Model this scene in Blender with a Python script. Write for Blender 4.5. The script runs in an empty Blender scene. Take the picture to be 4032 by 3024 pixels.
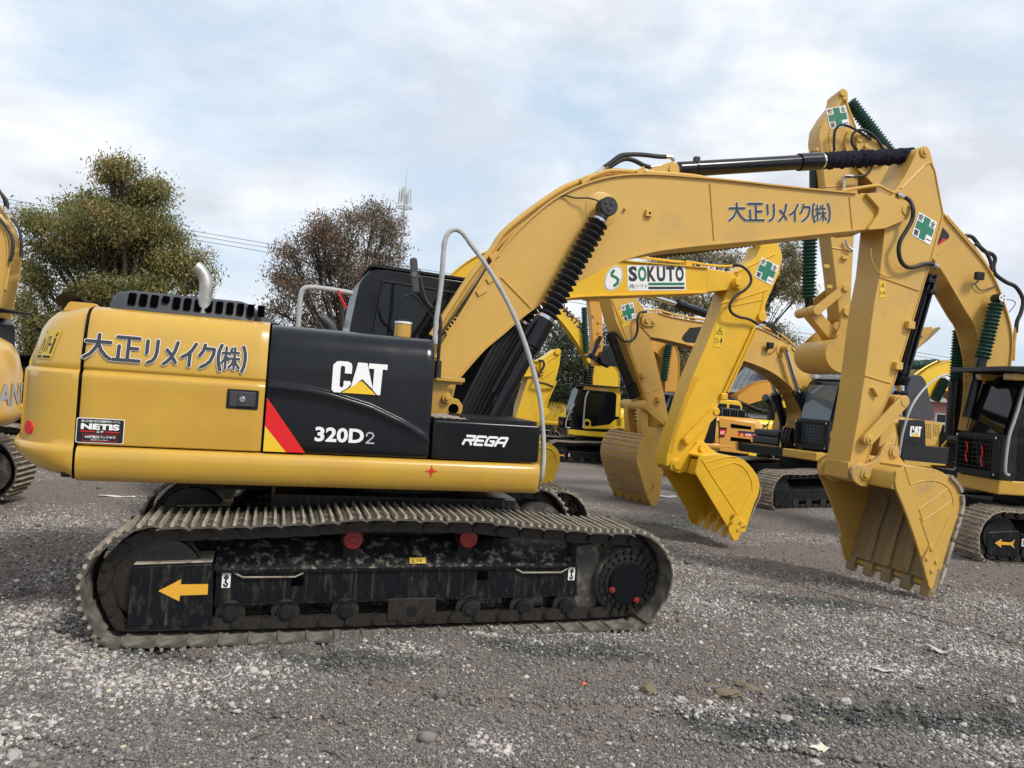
import bpy, bmesh, math, random
import numpy as np
from mathutils import Vector, Matrix
random.seed(7); rng = np.random.default_rng(7)
R = math.radians; PI = math.pi
scn = bpy.context.scene
COL = scn.collection

# ---------------------------------------------------------------- camera
FPX, PITCH, ROLL, CAMH = 2903.42, 0.0042904, 0.073877, 1.90957
_cp, _sp, _cr, _sr = math.cos(PITCH), math.sin(PITCH), math.cos(ROLL), math.sin(ROLL)
FW = Vector((0, _cp, _sp)); _up = Vector((0, -_sp, _cp)); _rt = Vector((1, 0, 0))
RT = _cr * _rt + _sr * _up; UP = -_sr * _rt + _cr * _up
CAM = Vector((0, 0, CAMH))
cd = bpy.data.cameras.new('camera'); co = bpy.data.objects.new('camera', cd); COL.objects.link(co)
cd.sensor_fit = 'HORIZONTAL'; cd.sensor_width = 36.0; cd.lens = FPX / 4032 * 36.0
cd.clip_start = 0.05; cd.clip_end = 3000
m = Matrix((( RT.x, UP.x, -FW.x, 0), (RT.y, UP.y, -FW.y, 0), (RT.z, UP.z, -FW.z, CAMH), (0, 0, 0, 1)))
co.matrix_world = m
scn.camera = co

# ---------------------------------------------------------------- light
SUN_EL, SUN_AZ = R(48), R(130)     # azimuth clockwise from +Y
w = bpy.data.worlds.new('World'); scn.world = w; w.use_nodes = True
nt = w.node_tree; N = nt.nodes; Lk = nt.links
bg = N['Background']; bg.inputs['Strength'].default_value = 0.108
sky = N.new('ShaderNodeTexSky'); sky.sky_type = 'NISHITA'; sky.sun_disc = False
sky.sun_elevation = SUN_EL; sky.sun_rotation = SUN_AZ; sky.dust_density = 2.0; sky.ozone_density = 1.5
tc = N.new('ShaderNodeTexCoord')
mp = N.new('ShaderNodeMapping'); mp.inputs['Scale'].default_value = (1.0, 1.0, 2.6); mp.inputs['Rotation'].default_value = (0, 0.0, 0.5)
Lk.new(tc.outputs['Generated'], mp.inputs['Vector'])
n1 = N.new('ShaderNodeTexNoise'); n1.inputs['Scale'].default_value = 2.1; n1.inputs['Detail'].default_value = 7; n1.inputs['Roughness'].default_value = 0.56; n1.inputs['Distortion'].default_value = 0.35
Lk.new(mp.outputs[0], n1.inputs['Vector'])
r1 = N.new('ShaderNodeValToRGB'); r1.color_ramp.elements[0].position = 0.34; r1.color_ramp.elements[1].position = 0.56
r1.color_ramp.elements[0].color = (.0, .0, .0, 1); r1.color_ramp.elements[1].color = (1, 1, 1, 1)
Lk.new(n1.outputs['Fac'], r1.inputs['Fac'])
n2 = N.new('ShaderNodeTexNoise'); n2.inputs['Scale'].default_value = 4.2; n2.inputs['Detail'].default_value = 9; n2.inputs['Roughness'].default_value = 0.58
mp2 = N.new('ShaderNodeMapping'); mp2.inputs['Location'].default_value = (3.1, 1.7, 0.4); mp2.inputs['Scale'].default_value = (1, 1, 2.2)
Lk.new(tc.outputs['Generated'], mp2.inputs['Vector']); Lk.new(mp2.outputs[0], n2.inputs['Vector'])
cl = N.new('ShaderNodeValToRGB'); cl.color_ramp.elements[0].position = 0.38; cl.color_ramp.elements[1].position = 0.60
cl.color_ramp.elements[0].color = (5.1, 5.4, 5.95, 1); cl.color_ramp.elements[1].color = (7.1, 7.25, 7.55, 1)
Lk.new(n2.outputs['Fac'], cl.inputs['Fac'])
bl = N.new('ShaderNodeMix'); bl.data_type = 'RGBA'; bl.inputs[0].default_value = 0.72      # thin veil over the blue
Lk.new(sky.outputs[0], bl.inputs[6]); bl.inputs[7].default_value = (5.0, 6.1, 7.2, 1)
mx = N.new('ShaderNodeMix'); mx.data_type = 'RGBA'
Lk.new(r1.outputs[0], mx.inputs[0]); Lk.new(bl.outputs[2], mx.inputs[6]); Lk.new(cl.outputs[0], mx.inputs[7])
Lk.new(mx.outputs[2], bg.inputs['Color'])
sd = bpy.data.lights.new('sun', 'SUN'); sd.energy = 2.2; sd.angle = R(13); sd.color = (1, .955, .88)
so = bpy.data.objects.new('sun', sd); COL.objects.link(so); so.location = (6, -8, 20)
sdir = Vector((math.sin(SUN_AZ) * math.cos(SUN_EL), math.cos(SUN_AZ) * math.cos(SUN_EL), math.sin(SUN_EL)))
so.rotation_euler = sdir.to_track_quat('Z', 'Y').to_euler()
vs = scn.view_settings; vs.view_transform = 'Standard'; vs.look = 'None'; vs.exposure = 0.42; vs.gamma = 1.0
scn.cycles.max_bounces = 6; scn.cycles.diffuse_bounces = 3; scn.cycles.glossy_bounces = 3; scn.cycles.transparent_max_bounces = 6
scn.cycles.use_denoising = True

# ---------------------------------------------------------------- materials
def mat(name, col, rough=0.5, metal=0.0, spec=0.5, dirt=None, damt=0.35, dscale=3.0, col2=None, c2amt=0.3, c2scale=2.0,
        streak=0.0, bump=0.0, bscale=60.0, coat=0.0, rvar=0.0, dstretch=1.0, spots=0.0):
    """principled paint / steel with two layers of procedural wear: broad tone shifts, blotchy dirt, vertical run-off streaks"""
    M = bpy.data.materials.new(name); M.use_nodes = True
    t = M.node_tree; n = t.nodes; l = t.links; b = n['Principled BSDF']
    b.inputs['Roughness'].default_value = rough; b.inputs['Metallic'].default_value = metal
    b.inputs['Specular IOR Level'].default_value = spec; b.inputs['Coat Weight'].default_value = coat
    b.inputs['Coat Roughness'].default_value = 0.12
    tc = n.new('ShaderNodeTexCoord'); out = None
    rgb = n.new('ShaderNodeRGB'); rgb.outputs[0].default_value = (*col, 1); out = rgb.outputs[0]
    def noise(scale, detail=6, rough=.6, vec=None):
        x = n.new('ShaderNodeTexNoise'); x.inputs['Scale'].default_value = scale; x.inputs['Detail'].default_value = detail; x.inputs['Roughness'].default_value = rough
        l.new(vec or tc.outputs['Object'], x.inputs['Vector']); return x.outputs['Fac']
    def ramp(v, a, c, hi=1.0):
        x = n.new('ShaderNodeMapRange'); x.inputs['From Min'].default_value = a; x.inputs['From Max'].default_value = c
        x.inputs['To Max'].default_value = hi; x.interpolation_type = 'SMOOTHSTEP'; l.new(v, x.inputs['Value']); return x.outputs[0]
    def mixc(f, a, c):
        x = n.new('ShaderNodeMix'); x.data_type = 'RGBA'; l.new(f, x.inputs[0]); l.new(a, x.inputs[6])
        if isinstance(c, tuple): x.inputs[7].default_value = (*c, 1)
        else: l.new(c, x.inputs[7])
        return x.outputs[2]
    if col2: out = mixc(ramp(noise(c2scale, 4), .35, .65, c2amt), out, col2)
    if streak and dirt:
        mpn = n.new('ShaderNodeMapping'); mpn.inputs['Scale'].default_value = (26, 26, 0.9); l.new(tc.outputs['Object'], mpn.inputs['Vector'])
        out = mixc(ramp(noise(1.0, 5, .65, mpn.outputs[0]), .56, .78, streak), out, dirt)
    if dirt:
        vec = None
        if dstretch != 1.0:
            mq = n.new('ShaderNodeMapping'); mq.inputs['Scale'].default_value = (1, 1, dstretch); l.new(tc.outputs['Object'], mq.inputs['Vector']); vec = mq.outputs[0]
        f = ramp(noise(dscale, 9, .68, vec), .5 , .68, damt)
        out = mixc(f, out, dirt)
    if spots:
        out = mixc(ramp(noise(17.0, 8, .7), .62, .72, spots), out, tuple(c_ * .45 for c_ in (dirt or col)))
        out = mixc(ramp(noise(5.0, 10, .75), .60, .74, spots * .8), out, tuple(min(1, c_ * 1.15 + .03) for c_ in col))
    l.new(out, b.inputs['Base Color'])
    if rvar:
        x = n.new('ShaderNodeMapRange'); x.inputs['To Min'].default_value = max(0.03, rough - rvar); x.inputs['To Max'].default_value = rough + rvar
        l.new(noise(4.0, 6), x.inputs['Value']); l.new(x.outputs[0], b.inputs['Roughness'])
    if bump:
        bp = n.new('ShaderNodeBump'); bp.inputs['Strength'].default_value = bump; bp.inputs['Distance'].default_value = 0.01
        l.new(noise(bscale, 5), bp.inputs['Height']); l.new(bp.outputs[0], b.inputs['Normal'])
    return M
M = {}
DUST = (.30, .25, .18)
M['tan'] = mat('tan_yellow_paint', (.575, .345, .042), .28, spots=.12, dirt=(.44, .29, .10), damt=.30, dscale=1.6, col2=(.50, .27, .05), c2amt=.5, streak=.24, rvar=.07, coat=.4, bump=.05, bscale=3.5)
M['tanmatt'] = mat('tan_yellow_arm_paint', (.605, .368, .078), .42, spots=.30, dirt=(.44, .29, .11), damt=.45, dscale=1.6, col2=(.60, .35, .075), c2amt=.6, streak=.20, bump=.04, bscale=30)
M['tandirt'] = mat('worn_tan_paint', (.565, .340, .060), .50, spots=.6, dirt=(.30, .22, .13), damt=.55, dscale=2.6, col2=(.55, .33, .09), c2amt=.5, streak=.25, bump=.1, bscale=40)
M['tanmud'] = mat('bucket_inside_paint', (.27, .19, .085), .65, dirt=(.22, .17, .11), damt=.7, dscale=3.2, streak=.3, bump=.15, bscale=40)
M['chrome_yellow'] = mat('bright_yellow_paint', (.80, .48, .025), .38, spots=.25, dirt=(.55, .32, .04), damt=.3, dscale=1.7, col2=(.74, .42, .02), c2amt=.5, streak=.12, bump=.04, bscale=30)
M['yellow'] = mat('yellow_paint', (.78, .50, .03), .35, dirt=(.5, .32, .06), damt=.3, streak=.12)
M['orange'] = mat('orange_yellow_paint', (.62, .30, .045), .38, dirt=(.40, .22, .07), damt=.3, streak=.12)
M['sany'] = mat('orange_paint', (.66, .37, .04), .3, dirt=(.5, .28, .08), damt=.3, coat=.3)
M['black'] = mat('gloss_black_paint', (.0055, .0065, .009), .20, spec=.32, dirt=(.035, .035, .035), damt=.15, dscale=2.0, streak=.12, coat=.08, rvar=.05)
M['blackmatt'] = mat('matt_black_paint', (.009, .010, .012), .5, spec=.3, dirt=(.05, .045, .04), damt=.3, dscale=4, streak=.1)
M['blackframe'] = mat('mud_spattered_black_paint', (.006, .0075, .010), .32, spec=.3, dirt=(.24, .20, .15), damt=.17, dscale=26, dstretch=.3, streak=.26, bump=.05)
M['mudslope'] = mat('mud_caked_black_paint', (.012, .013, .015), .5, dirt=(.33, .29, .23), damt=.95, dscale=15, dstretch=.6, streak=.4, spots=.6, bump=.3, bscale=40)
M['plastic'] = mat('grey_black_plastic', (.040, .044, .050), .55, dirt=(.08, .08, .08), damt=.3, bump=.05, bscale=200)
M['rubber'] = mat('black_rubber', (.014, .014, .016), .55, dirt=(.05, .05, .05), damt=.3)
M['cloth'] = mat('crumpled_navy_cloth', (.011, .012, .022), .9, spec=.2, bump=1.0, bscale=28)
M['green'] = mat('green_rubber_bellows', (.015, .060, .045), .5, dirt=(.06, .08, .07), damt=.3)
M['steel'] = mat('worn_track_steel', (.125, .11, .09), .62, metal=.25, dirt=(.42, .36, .27), damt=.8, dscale=9, col2=(.05, .043, .036), c2amt=.8, c2scale=7, bump=.25, bscale=60)
M['steelpale'] = mat('pale_muddy_track_steel', (.26, .22, .165), .75, dirt=(.10, .085, .07), damt=.8, dscale=10, col2=(.5, .45, .36), c2amt=.7, c2scale=6, bump=.25, bscale=60)
M['chain'] = mat('dirty_chain_steel', (.034, .030, .026), .42, metal=.4, dirt=(.10, .08, .06), damt=.4, dscale=30, bump=.2)
M['drum'] = mat('dusty_final_drive_paint', (.045, .042, .036), .6, dirt=(.24, .21, .16), damt=.6, dscale=6, bump=.1)
M['chrome'] = mat('chrome_rod', (.62, .63, .64), .16, metal=1.0)
M['alu'] = mat('bare_exhaust_steel', (.46, .46, .44), .48, metal=.8, dirt=(.25, .24, .22), damt=.5, dscale=9)
M['wrap'] = mat('white_foam_wrap', (.42, .42, .41), .9, dirt=(.25, .24, .22), damt=.5, dscale=14, bump=.6, bscale=70)
M['void'] = mat('painted_hole_shade', (.002, .002, .0025), .9, spec=0)  # near-black colour paints the shade inside vents, slots and holes on solid blocks
M['wearstrap'] = mat('scuffed_wear_strap', (.40, .25, .10), .7, dirt=(.22, .17, .13), damt=.75, dscale=5, col2=(.30, .22, .13), c2amt=.7, bump=.2)
M['worn'] = mat('worn_tooth_steel', (.25, .19, .11), .55, metal=.2, dirt=(.17, .13, .09), damt=.7, dscale=7, col2=(.42, .27, .09), c2amt=.6, bump=.2)
M['shoe_inner'] = mat('dusty_shoe_plate', (.085, .075, .062), .75, dirt=(.34, .30, .24), damt=.6, dscale=2.2, bump=.2, bscale=40)
M['decal_old'] = mat('faded_yellow_vinyl', (.60, .40, .03), .4)
M['oily'] = mat('oily_bolt_steel', (.045, .044, .042), .35, metal=.7, dirt=(.10, .08, .06), damt=.5, dscale=20)
M['white'] = mat('white_vinyl', (.84, .84, .83), .45)
M['grey'] = mat('pale_grey_paint', (.45, .46, .47), .45, dirt=(.2, .2, .2), damt=.3)
M['ink'] = mat('dark_grey_vinyl', (.030, .034, .042), .4)
M['inkblack'] = mat('black_vinyl', (.010, .010, .011), .4)
M['navy'] = mat('navy_vinyl', (.012, .018, .09), .4)
M['red'] = mat('red_vinyl', (.70, .012, .014), .35)
M['redcap'] = mat('dull_red_paint', (.26, .018, .020), .5, dirt=(.12, .06, .05), damt=.5, dscale=16)
M['lamp_orange'] = mat('orange_lamp_plastic', (.75, .16, .03), .3)
M['decal_yellow'] = mat('yellow_vinyl', (.82, .53, .025), .35)
M['decal_arrow'] = mat('orange_yellow_vinyl', (.78, .40, .04), .4, dirt=(.5, .27, .06), damt=.3, dscale=12)
M['gcross'] = mat('green_vinyl', (.018, .19, .115), .4)
M['glass'] = mat('dark_cab_glass', (.004, .006, .008), .04, spec=.4)
M['glasspale'] = mat('painted_reflection_glass', (.10, .14, .17), .06, spec=.8, coat=.3)  # pale base colour paints a reflection into the windscreen glass
M['lampglass'] = mat('lamp_lens', (.6, .6, .58), .1)
M['pink'] = mat('pink_render', (.55, .27, .25), .8, dirt=(.4, .25, .22), damt=.4, streak=.2)
M['frame_white'] = mat('white_window_frame', (.75, .76, .76), .5)
M['trim'] = mat('grey_render', (.4, .4, .4), .8)
M['bark'] = mat('bark', (.055, .043, .034), .9, dirt=(.10, .085, .07), damt=.5, dscale=6, bump=.5, bscale=20)
M['galv'] = mat('galvanised_steel', (.50, .53, .53), .5, metal=.3)
M['wire'] = mat('grey_cable', (.22, .23, .24), .6)
M['paper'] = mat('dirty_paper', (.66, .62, .50), .8, dirt=(.4, .36, .28), damt=.4, dscale=12)
M['lino'] = mat('white_plastic_sheet', (.48, .49, .48), .35, dirt=(.4, .4, .38), damt=.3)
M['mudlump'] = mat('clay_lump', (.17, .13, .085), .9, dirt=(.10, .085, .07), damt=.5, dscale=9, bump=.6, bscale=30)
M['rocklump'] = mat('pale_stone', (.36, .34, .31), .85, dirt=(.2, .2, .19), damt=.6, dscale=14, bump=.5, bscale=40)
def roof_mat():
    Mm = bpy.data.materials.new('grey_roof_tiles'); Mm.use_nodes = True; t = Mm.node_tree; n = t.nodes; l = t.links; b = n['Principled BSDF']
    tc = n.new('ShaderNodeTexCoord'); br = n.new('ShaderNodeTexBrick'); br.inputs['Scale'].default_value = 1.0
    br.inputs['Color1'].default_value = (.115, .135, .155, 1); br.inputs['Color2'].default_value = (.15, .165, .185, 1); br.inputs['Mortar'].default_value = (.03, .035, .04, 1)
    br.inputs['Mortar Size'].default_value = .035; br.inputs['Brick Width'].default_value = .33; br.inputs['Row Height'].default_value = .30
    mp = n.new('ShaderNodeMapping'); mp.inputs['Rotation'].default_value = (R(90), 0, 0); mp.inputs['Scale'].default_value = (1, 1, 1.9)
    sx = n.new('ShaderNodeSeparateXYZ'); cx = n.new('ShaderNodeCombineXYZ'); mt = n.new('ShaderNodeMath'); mt.operation = 'MULTIPLY'; mt.inputs[1].default_value = 1.9
    l.new(tc.outputs['Object'], sx.inputs[0]); l.new(sx.outputs[0], cx.inputs[0]); l.new(sx.outputs[2], mt.inputs[0]); l.new(mt.outputs[0], cx.inputs[1])
    l.new(cx.outputs[0], br.inputs['Vector']); l.new(br.outputs['Color'], b.inputs['Base Color']); b.inputs['Roughness'].default_value = .6
    bp = n.new('ShaderNodeBump'); bp.inputs['Strength'].default_value = .6; l.new(br.outputs['Fac'], bp.inputs['Height']); bp.invert = True; l.new(bp.outputs[0], b.inputs['Normal'])
    return Mm
M['roof'] = roof_mat()
def leaf_mat(name, rough=.55):
    Mm = bpy.data.materials.new(name); Mm.use_nodes = True; t = Mm.node_tree; n = t.nodes; l = t.links; b = n['Principled BSDF']
    at = n.new('ShaderNodeAttribute'); at.attribute_name = 'tint'
    l.new(at.outputs['Color'], b.inputs['Base Color']); b.inputs['Roughness'].default_value = rough
    tr = n.new('ShaderNodeBsdfTranslucent'); l.new(at.outputs['Color'], tr.inputs['Color'])
    ms = n.new('ShaderNodeMixShader'); ms.inputs[0].default_value = .4; l.new(b.outputs[0], ms.inputs[1]); l.new(tr.outputs[0], ms.inputs[2])
    l.new(ms.outputs[0], n['Material Output'].inputs['Surface']); return Mm
M['leaf'] = leaf_mat('leaves')
def tint_mat(name, rough=.9):
    Mm = bpy.data.materials.new(name); Mm.use_nodes = True; t = Mm.node_tree; n = t.nodes; l = t.links; b = n['Principled BSDF']
    at = n.new('ShaderNodeAttribute'); at.attribute_name = 'tint'
    l.new(at.outputs['Color'], b.inputs['Base Color']); b.inputs['Roughness'].default_value = rough; b.inputs['Specular IOR Level'].default_value = .25
    return Mm
M['stone'] = tint_mat('gravel_stone')

# ---------------------------------------------------------------- mesh helpers
class MB:
    def __init__(s): s.v = []; s.f = []
    def add(s, v, f):
        o = len(s.v); s.v += [tuple(p) for p in v]; s.f += [tuple(i + o for i in q) for q in f]; return s
    def box(s, x0, x1, y0, y1, z0, z1):
        return s.add([(x0, y0, z0), (x1, y0, z0), (x1, y1, z0), (x0, y1, z0), (x0, y0, z1), (x1, y0, z1), (x1, y1, z1), (x0, y1, z1)],
                     [(0, 3, 2, 1), (4, 5, 6, 7), (0, 1, 5, 4), (1, 2, 6, 5), (2, 3, 7, 6), (3, 0, 4, 7)])
    def prism(s, poly, y0, y1, poly2=None):
        n = len(poly); q = poly2 or poly
        v = [(x, y0, z) for x, z in poly] + [(x, y1, z) for x, z in q]
        return s.add(v, [tuple(range(n)), tuple(range(2 * n - 1, n - 1, -1))] + [(i, i + n, (i + 1) % n + n, (i + 1) % n) for i in range(n)])
    def prismz(s, poly, z0, z1):
        n = len(poly); v = [(x, y, z0) for x, y in poly] + [(x, y, z1) for x, y in poly]
        return s.add(v, [tuple(range(n)), tuple(range(2 * n - 1, n - 1, -1))] + [(i, i + n, (i + 1) % n + n, (i + 1) % n) for i in range(n)])
    def prismx(s, poly, x0, x1):
        n = len(poly); v = [(x0, y, z) for y, z in poly] + [(x1, y, z) for y, z in poly]
        return s.add(v, [tuple(range(n)), tuple(range(2 * n - 1, n - 1, -1))] + [(i, i + n, (i + 1) % n + n, (i + 1) % n) for i in range(n)])
    def lathe(s, p, q, prof, n=20, caps=True):
        """prof: list of (t in 0..1 along p->q, radius)"""
        p = Vector(p); q = Vector(q); d = (q - p); L = d.length; d.normalize()
        a = d.orthogonal().normalized(); b = d.cross(a); v = []; f = []
        for t, r in prof:
            c = p + d * (L * t)
            for k in range(n): v.append(c + (a * math.cos(2 * PI * k / n) + b * math.sin(2 * PI * k / n)) * r)
        for i in range(len(prof) - 1):
            for k in range(n): f.append((i * n + k, i * n + (k + 1) % n, (i + 1) * n + (k + 1) % n, (i + 1) * n + k))
        if caps: f.append(tuple(range(n - 1, -1, -1))); f.append(tuple((len(prof) - 1) * n + k for k in range(n)))
        return s.add(v, f)
    def cyl(s, p, q, r, r2=None, n=20): return s.lathe(p, q, [(0, r), (1, r if r2 is None else r2)], n)
    def ypin(s, x, z, y0, y1, r, n=20): return s.cyl((x, y0, z), (x, y1, z), r, n=n)
    def tube(s, pts, r, n=8, sub=0):
        P = [Vector(p) for p in pts]
        if sub: P = crom(P, sub)
        if isinstance(r, (list, tuple)): r = list(np.interp(np.linspace(0, 1, len(P)), np.linspace(0, 1, len(r)), r))
        a = None; v = []; f = []
        for i, p in enumerate(P):
            d = (P[min(i + 1, len(P) - 1)] - P[max(i - 1, 0)]).normalized()
            if a is None: a = d.orthogonal().normalized()
            a = (a - d * a.dot(d)).normalized(); b = d.cross(a); rr = r[i] if isinstance(r, (list, tuple)) else r
            for k in range(n): v.append(p + (a * math.cos(2 * PI * k / n) + b * math.sin(2 * PI * k / n)) * rr)
        for i in range(len(P) - 1):
            for k in range(n): f.append((i * n + k, i * n + (k + 1) % n, (i + 1) * n + (k + 1) % n, (i + 1) * n + k))
        f.append(tuple(range(n - 1, -1, -1))); f.append(tuple((len(P) - 1) * n + k for k in range(n)))
        return s.add(v, f)
    def slab(s, pts, th, y0, y1, closed=False):
        """plate of thickness th following the polyline of (x,z), offset to its left side"""
        n = len(pts); off = []
        for i, (x, z) in enumerate(pts):
            a = pts[max(i - 1, 0)]; b = pts[min(i + 1, n - 1)]; dx, dz = b[0] - a[0], b[1] - a[1]; L = math.hypot(dx, dz) or 1
            off.append((x - dz / L * th, z + dx / L * th))
        for i in range(n - 1):
            pass
        v = [(x, y0, z) for x, z in pts] + [(x, y0, z) for x, z in off] + [(x, y1, z) for x, z in pts] + [(x, y1, z) for x, z in off]
        f = []
        for i in range(n - 1):
            f += [(i, i + 1, n + i + 1, n + i), (2 * n + i, 3 * n + i, 3 * n + i + 1, 2 * n + i + 1),
                  (i, 2 * n + i, 2 * n + i + 1, i + 1), (n + i, n + i + 1, 3 * n + i + 1, 3 * n + i)]
        f += [(0, n, 3 * n, 2 * n), (n - 1, 3 * n - 1, 4 * n - 1, 2 * n - 1)]
        return s.add(v, f)
    def link(s, a, b, ra, rb, y0, y1, n=10):
        """flat link plate with round ends between two (x,z) centres"""
        ax, az = a; bx, bz = b; t = math.atan2(bz - az, bx - ax); poly = []
        for k in range(n + 1): u = t + PI / 2 + PI * k / n; poly.append((ax + ra * math.cos(u), az + ra * math.sin(u)))
        for k in range(n + 1): u = t - PI / 2 + PI * k / n; poly.append((bx + rb * math.cos(u), bz + rb * math.sin(u)))
        return s.prism(poly, y0, y1)
    def grid(s, rows, closed=False):
        n = len(rows[0]); v = [p for r in rows for p in r]; f = []
        for i in range(len(rows) - 1):
            for k in range(n if closed else n - 1): f.append((i * n + k, i * n + (k + 1) % n, (i + 1) * n + (k + 1) % n, (i + 1) * n + k))
        return s.add(v, f)
def crom(P, sub):
    out = []
    for i in range(len(P) - 1):
        p0 = P[max(i - 1, 0)]; p1 = P[i]; p2 = P[i + 1]; p3 = P[min(i + 2, len(P) - 1)]
        for k in range(sub):
            t = k / sub
            out.append(.5 * ((2 * p1) + (p2 - p0) * t + (2 * p0 - 5 * p1 + 4 * p2 - p3) * t * t + (3 * p1 - p0 - 3 * p2 + p3) * t ** 3))
    out.append(P[-1]); return out
def crom2(pts, sub): return [(v.x, v.z) for v in crom([Vector((x, 0, z)) for x, z in pts], sub)]
def round_poly(pts, r, n=4):
    out = []; N_ = len(pts)
    for i in range(N_):
        p = Vector(pts[i]); a = Vector(pts[i - 1]) - p; b = Vector(pts[(i + 1) % N_]) - p
        rr = min(r, a.length * .45, b.length * .45); A = p + a.normalized() * rr; B = p + b.normalized() * rr
        for k in range(n + 1):
            t = k / n; q = A * (1 - t) ** 2 + p * 2 * t * (1 - t) + B * t * t; out.append((q.x, q.y))
    return out

SPLIT = {'stick_rib': 'stick_rib', 'wear_rib': 'wear_rib', 'cutter_bolts': 'cutter_bolt', 'stick_pins': 'stick_pin', 'hose_fitting': 'hose_fitting', 'clamp_ring': 'clamp_ring', 'eye_bolts': 'eye_bolt', 'cap_holes': 'cap_hole'}
def islands(mb):
    par = list(range(len(mb.v)))
    def find(a):
        while par[a] != a: par[a] = par[par[a]]; a = par[a]
        return a
    for f in mb.f:
        for b in f[1:]: par[find(b)] = find(f[0])
    grp = {}
    for f in mb.f: grp.setdefault(find(f[0]), []).append(f)
    out = []
    for fs in grp.values():
        ids = sorted({i for f in fs for i in f}); mp_ = {i: k for k, i in enumerate(ids)}; q = MB(); q.v = [mb.v[i] for i in ids]; q.f = [tuple(mp_[i] for i in f) for f in fs]; out.append(q)
    return out
def obj(name, mb, material, parent=None, bevel=0.0, smooth=35, flat=False, recalc=True, segs=2):
    if name in SPLIT:
        qs = islands(mb); name = SPLIT[name]
        for q in qs[1:]: obj_(name, q, material, parent, bevel, smooth, flat, recalc, segs)
        return obj_(name, qs[0], material, parent, bevel, smooth, flat, recalc, segs)
    return obj_(name, mb, material, parent, bevel, smooth, flat, recalc, segs)
def obj_(name, mb, material, parent=None, bevel=0.0, smooth=35, flat=False, recalc=True, segs=2):
    me = bpy.data.meshes.new(name); me.from_pydata(mb.v, [], mb.f)
    if recalc:
        bm = bmesh.new(); bm.from_mesh(me); bmesh.ops.recalc_face_normals(bm, faces=bm.faces); bm.to_mesh(me); bm.free()
    me.materials.append(M[material] if isinstance(material, str) else material)
    if not flat:
        me.shade_smooth(); me.set_sharp_from_angle(angle=R(smooth))
    o = bpy.data.objects.new(name, me); COL.objects.link(o)
    if parent is not None: o.parent = parent
    if bevel:
        b = o.modifiers.new('bevel', 'BEVEL'); b.width = bevel; b.segments = segs; b.limit_method = 'ANGLE'; b.angle_limit = R(40); b.harden_normals = True
    return o
def inst(src, parent, loc=None, roty=None):
    o = src.copy(); COL.objects.link(o); o.parent = parent
    if loc is not None: o.location = loc
    if roty is not None: o.rotation_euler = (0, roty, 0)
    return o
def tag(o, label, cat, group=None):
    o['label'] = label; o['category'] = cat
    if group: o['group'] = group
    return o
def thing(name, label, cat, loc=(0, 0, 0), rz=0.0, group=None):
    o = bpy.data.objects.new(name, None); COL.objects.link(o); o.location = loc; o.rotation_euler = (0, 0, rz); o.empty_display_size = .2
    return tag(o, label, cat, group)
class Frame:
    """a machine's own axes: X along it, Y across it, Z up; L() reads a photo point on one of its lengthwise planes"""
    def __init__(s, ox, oy, oz, yaw):
        s.O = Vector((ox, oy, oz)); s.yaw = yaw; s.X = Vector((math.cos(yaw), math.sin(yaw), 0)); s.Y = Vector((-math.sin(yaw), math.cos(yaw), 0))
    def P(s, px, py, y):
        d = FW + RT * ((px - 2016) / FPX) + UP * ((1512 - py) / FPX); t = (y - (CAM - s.O).dot(s.Y)) / d.dot(s.Y); q = CAM + d * t - s.O
        return (q.dot(s.X), y, q.z)
    def L(s, px, py, y): a = s.P(px, py, y); return (a[0], a[2])
    def LL(s, pts, y): return [s.L(a, b, y) for a, b in pts]
    def PP(s, pts, y): return [s.P(a, b, y) for a, b in pts]
def cs(pts, sc, ox, oy): return [(ox + a * sc, oy + b * sc) for a, b in pts]
def at(px, py, dist):
    d = FW + RT * ((px - 2016) / FPX) + UP * ((1512 - py) / FPX); return CAM + d * (dist / d.y)

# ---------------------------------------------------------------- lettering
class Plane2:
    """decal plane: origin, right vector, up vector (3-D); out = toward the viewer"""
    def __init__(s, o, r, u, out): s.o = Vector(o); s.r = Vector(r); s.u = Vector(u); s.n = Vector(out)
    def __call__(s, a, b, h=0.0): return s.o + s.r * a + s.u * b + s.n * h
def side(x, y, z, sx=1.0, rot=0.0, sgn=-1, lean=0.0):
    """plane on a machine's flank; sgn -1 faces local -Y, +1 faces local +Y (then right runs to -X)"""
    k = -sgn
    r = Vector((math.cos(rot) * k * sx, 0, math.sin(rot) * sx)); u = Vector((-math.sin(rot) * k, lean, math.cos(rot)))
    return Plane2((x, y, z), r, u, (0, sgn, 0))
def polyd(mb, pl, pts, h=.002, th=.0015):
    n = len(pts); v = [pl(a, b, h) for a, b in pts] + [pl(a, b, h - th) for a, b in pts]
    return mb.add(v, [tuple(range(n))] + [(i, i + n, (i + 1) % n + n, (i + 1) % n) for i in range(n)])
def strokes(mb, pl, lines, w, h=.002, j=0):
    """rounded strokes; each capsule sits a hair above the last so that nothing is coplanar"""
    for ln in lines:
        for (a, b), (c, d) in zip(ln[:-1], ln[1:]):
            L = math.hypot(c - a, d - b) or 1e-6; t = math.atan2(d - b, c - a); pts = []
            for k in range(7): u = t + PI / 2 + PI * k / 6; pts.append((a + w * math.cos(u), b + w * math.sin(u)))
            for k in range(7): u = t - PI / 2 + PI * k / 6; pts.append((c + w * math.cos(u), d + w * math.sin(u)))
            hh = h + .00006 * (j % 30); j += 1
            mb.add([pl(p, q, hh) for p, q in pts], [tuple(range(len(pts)))])
    return j
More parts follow.
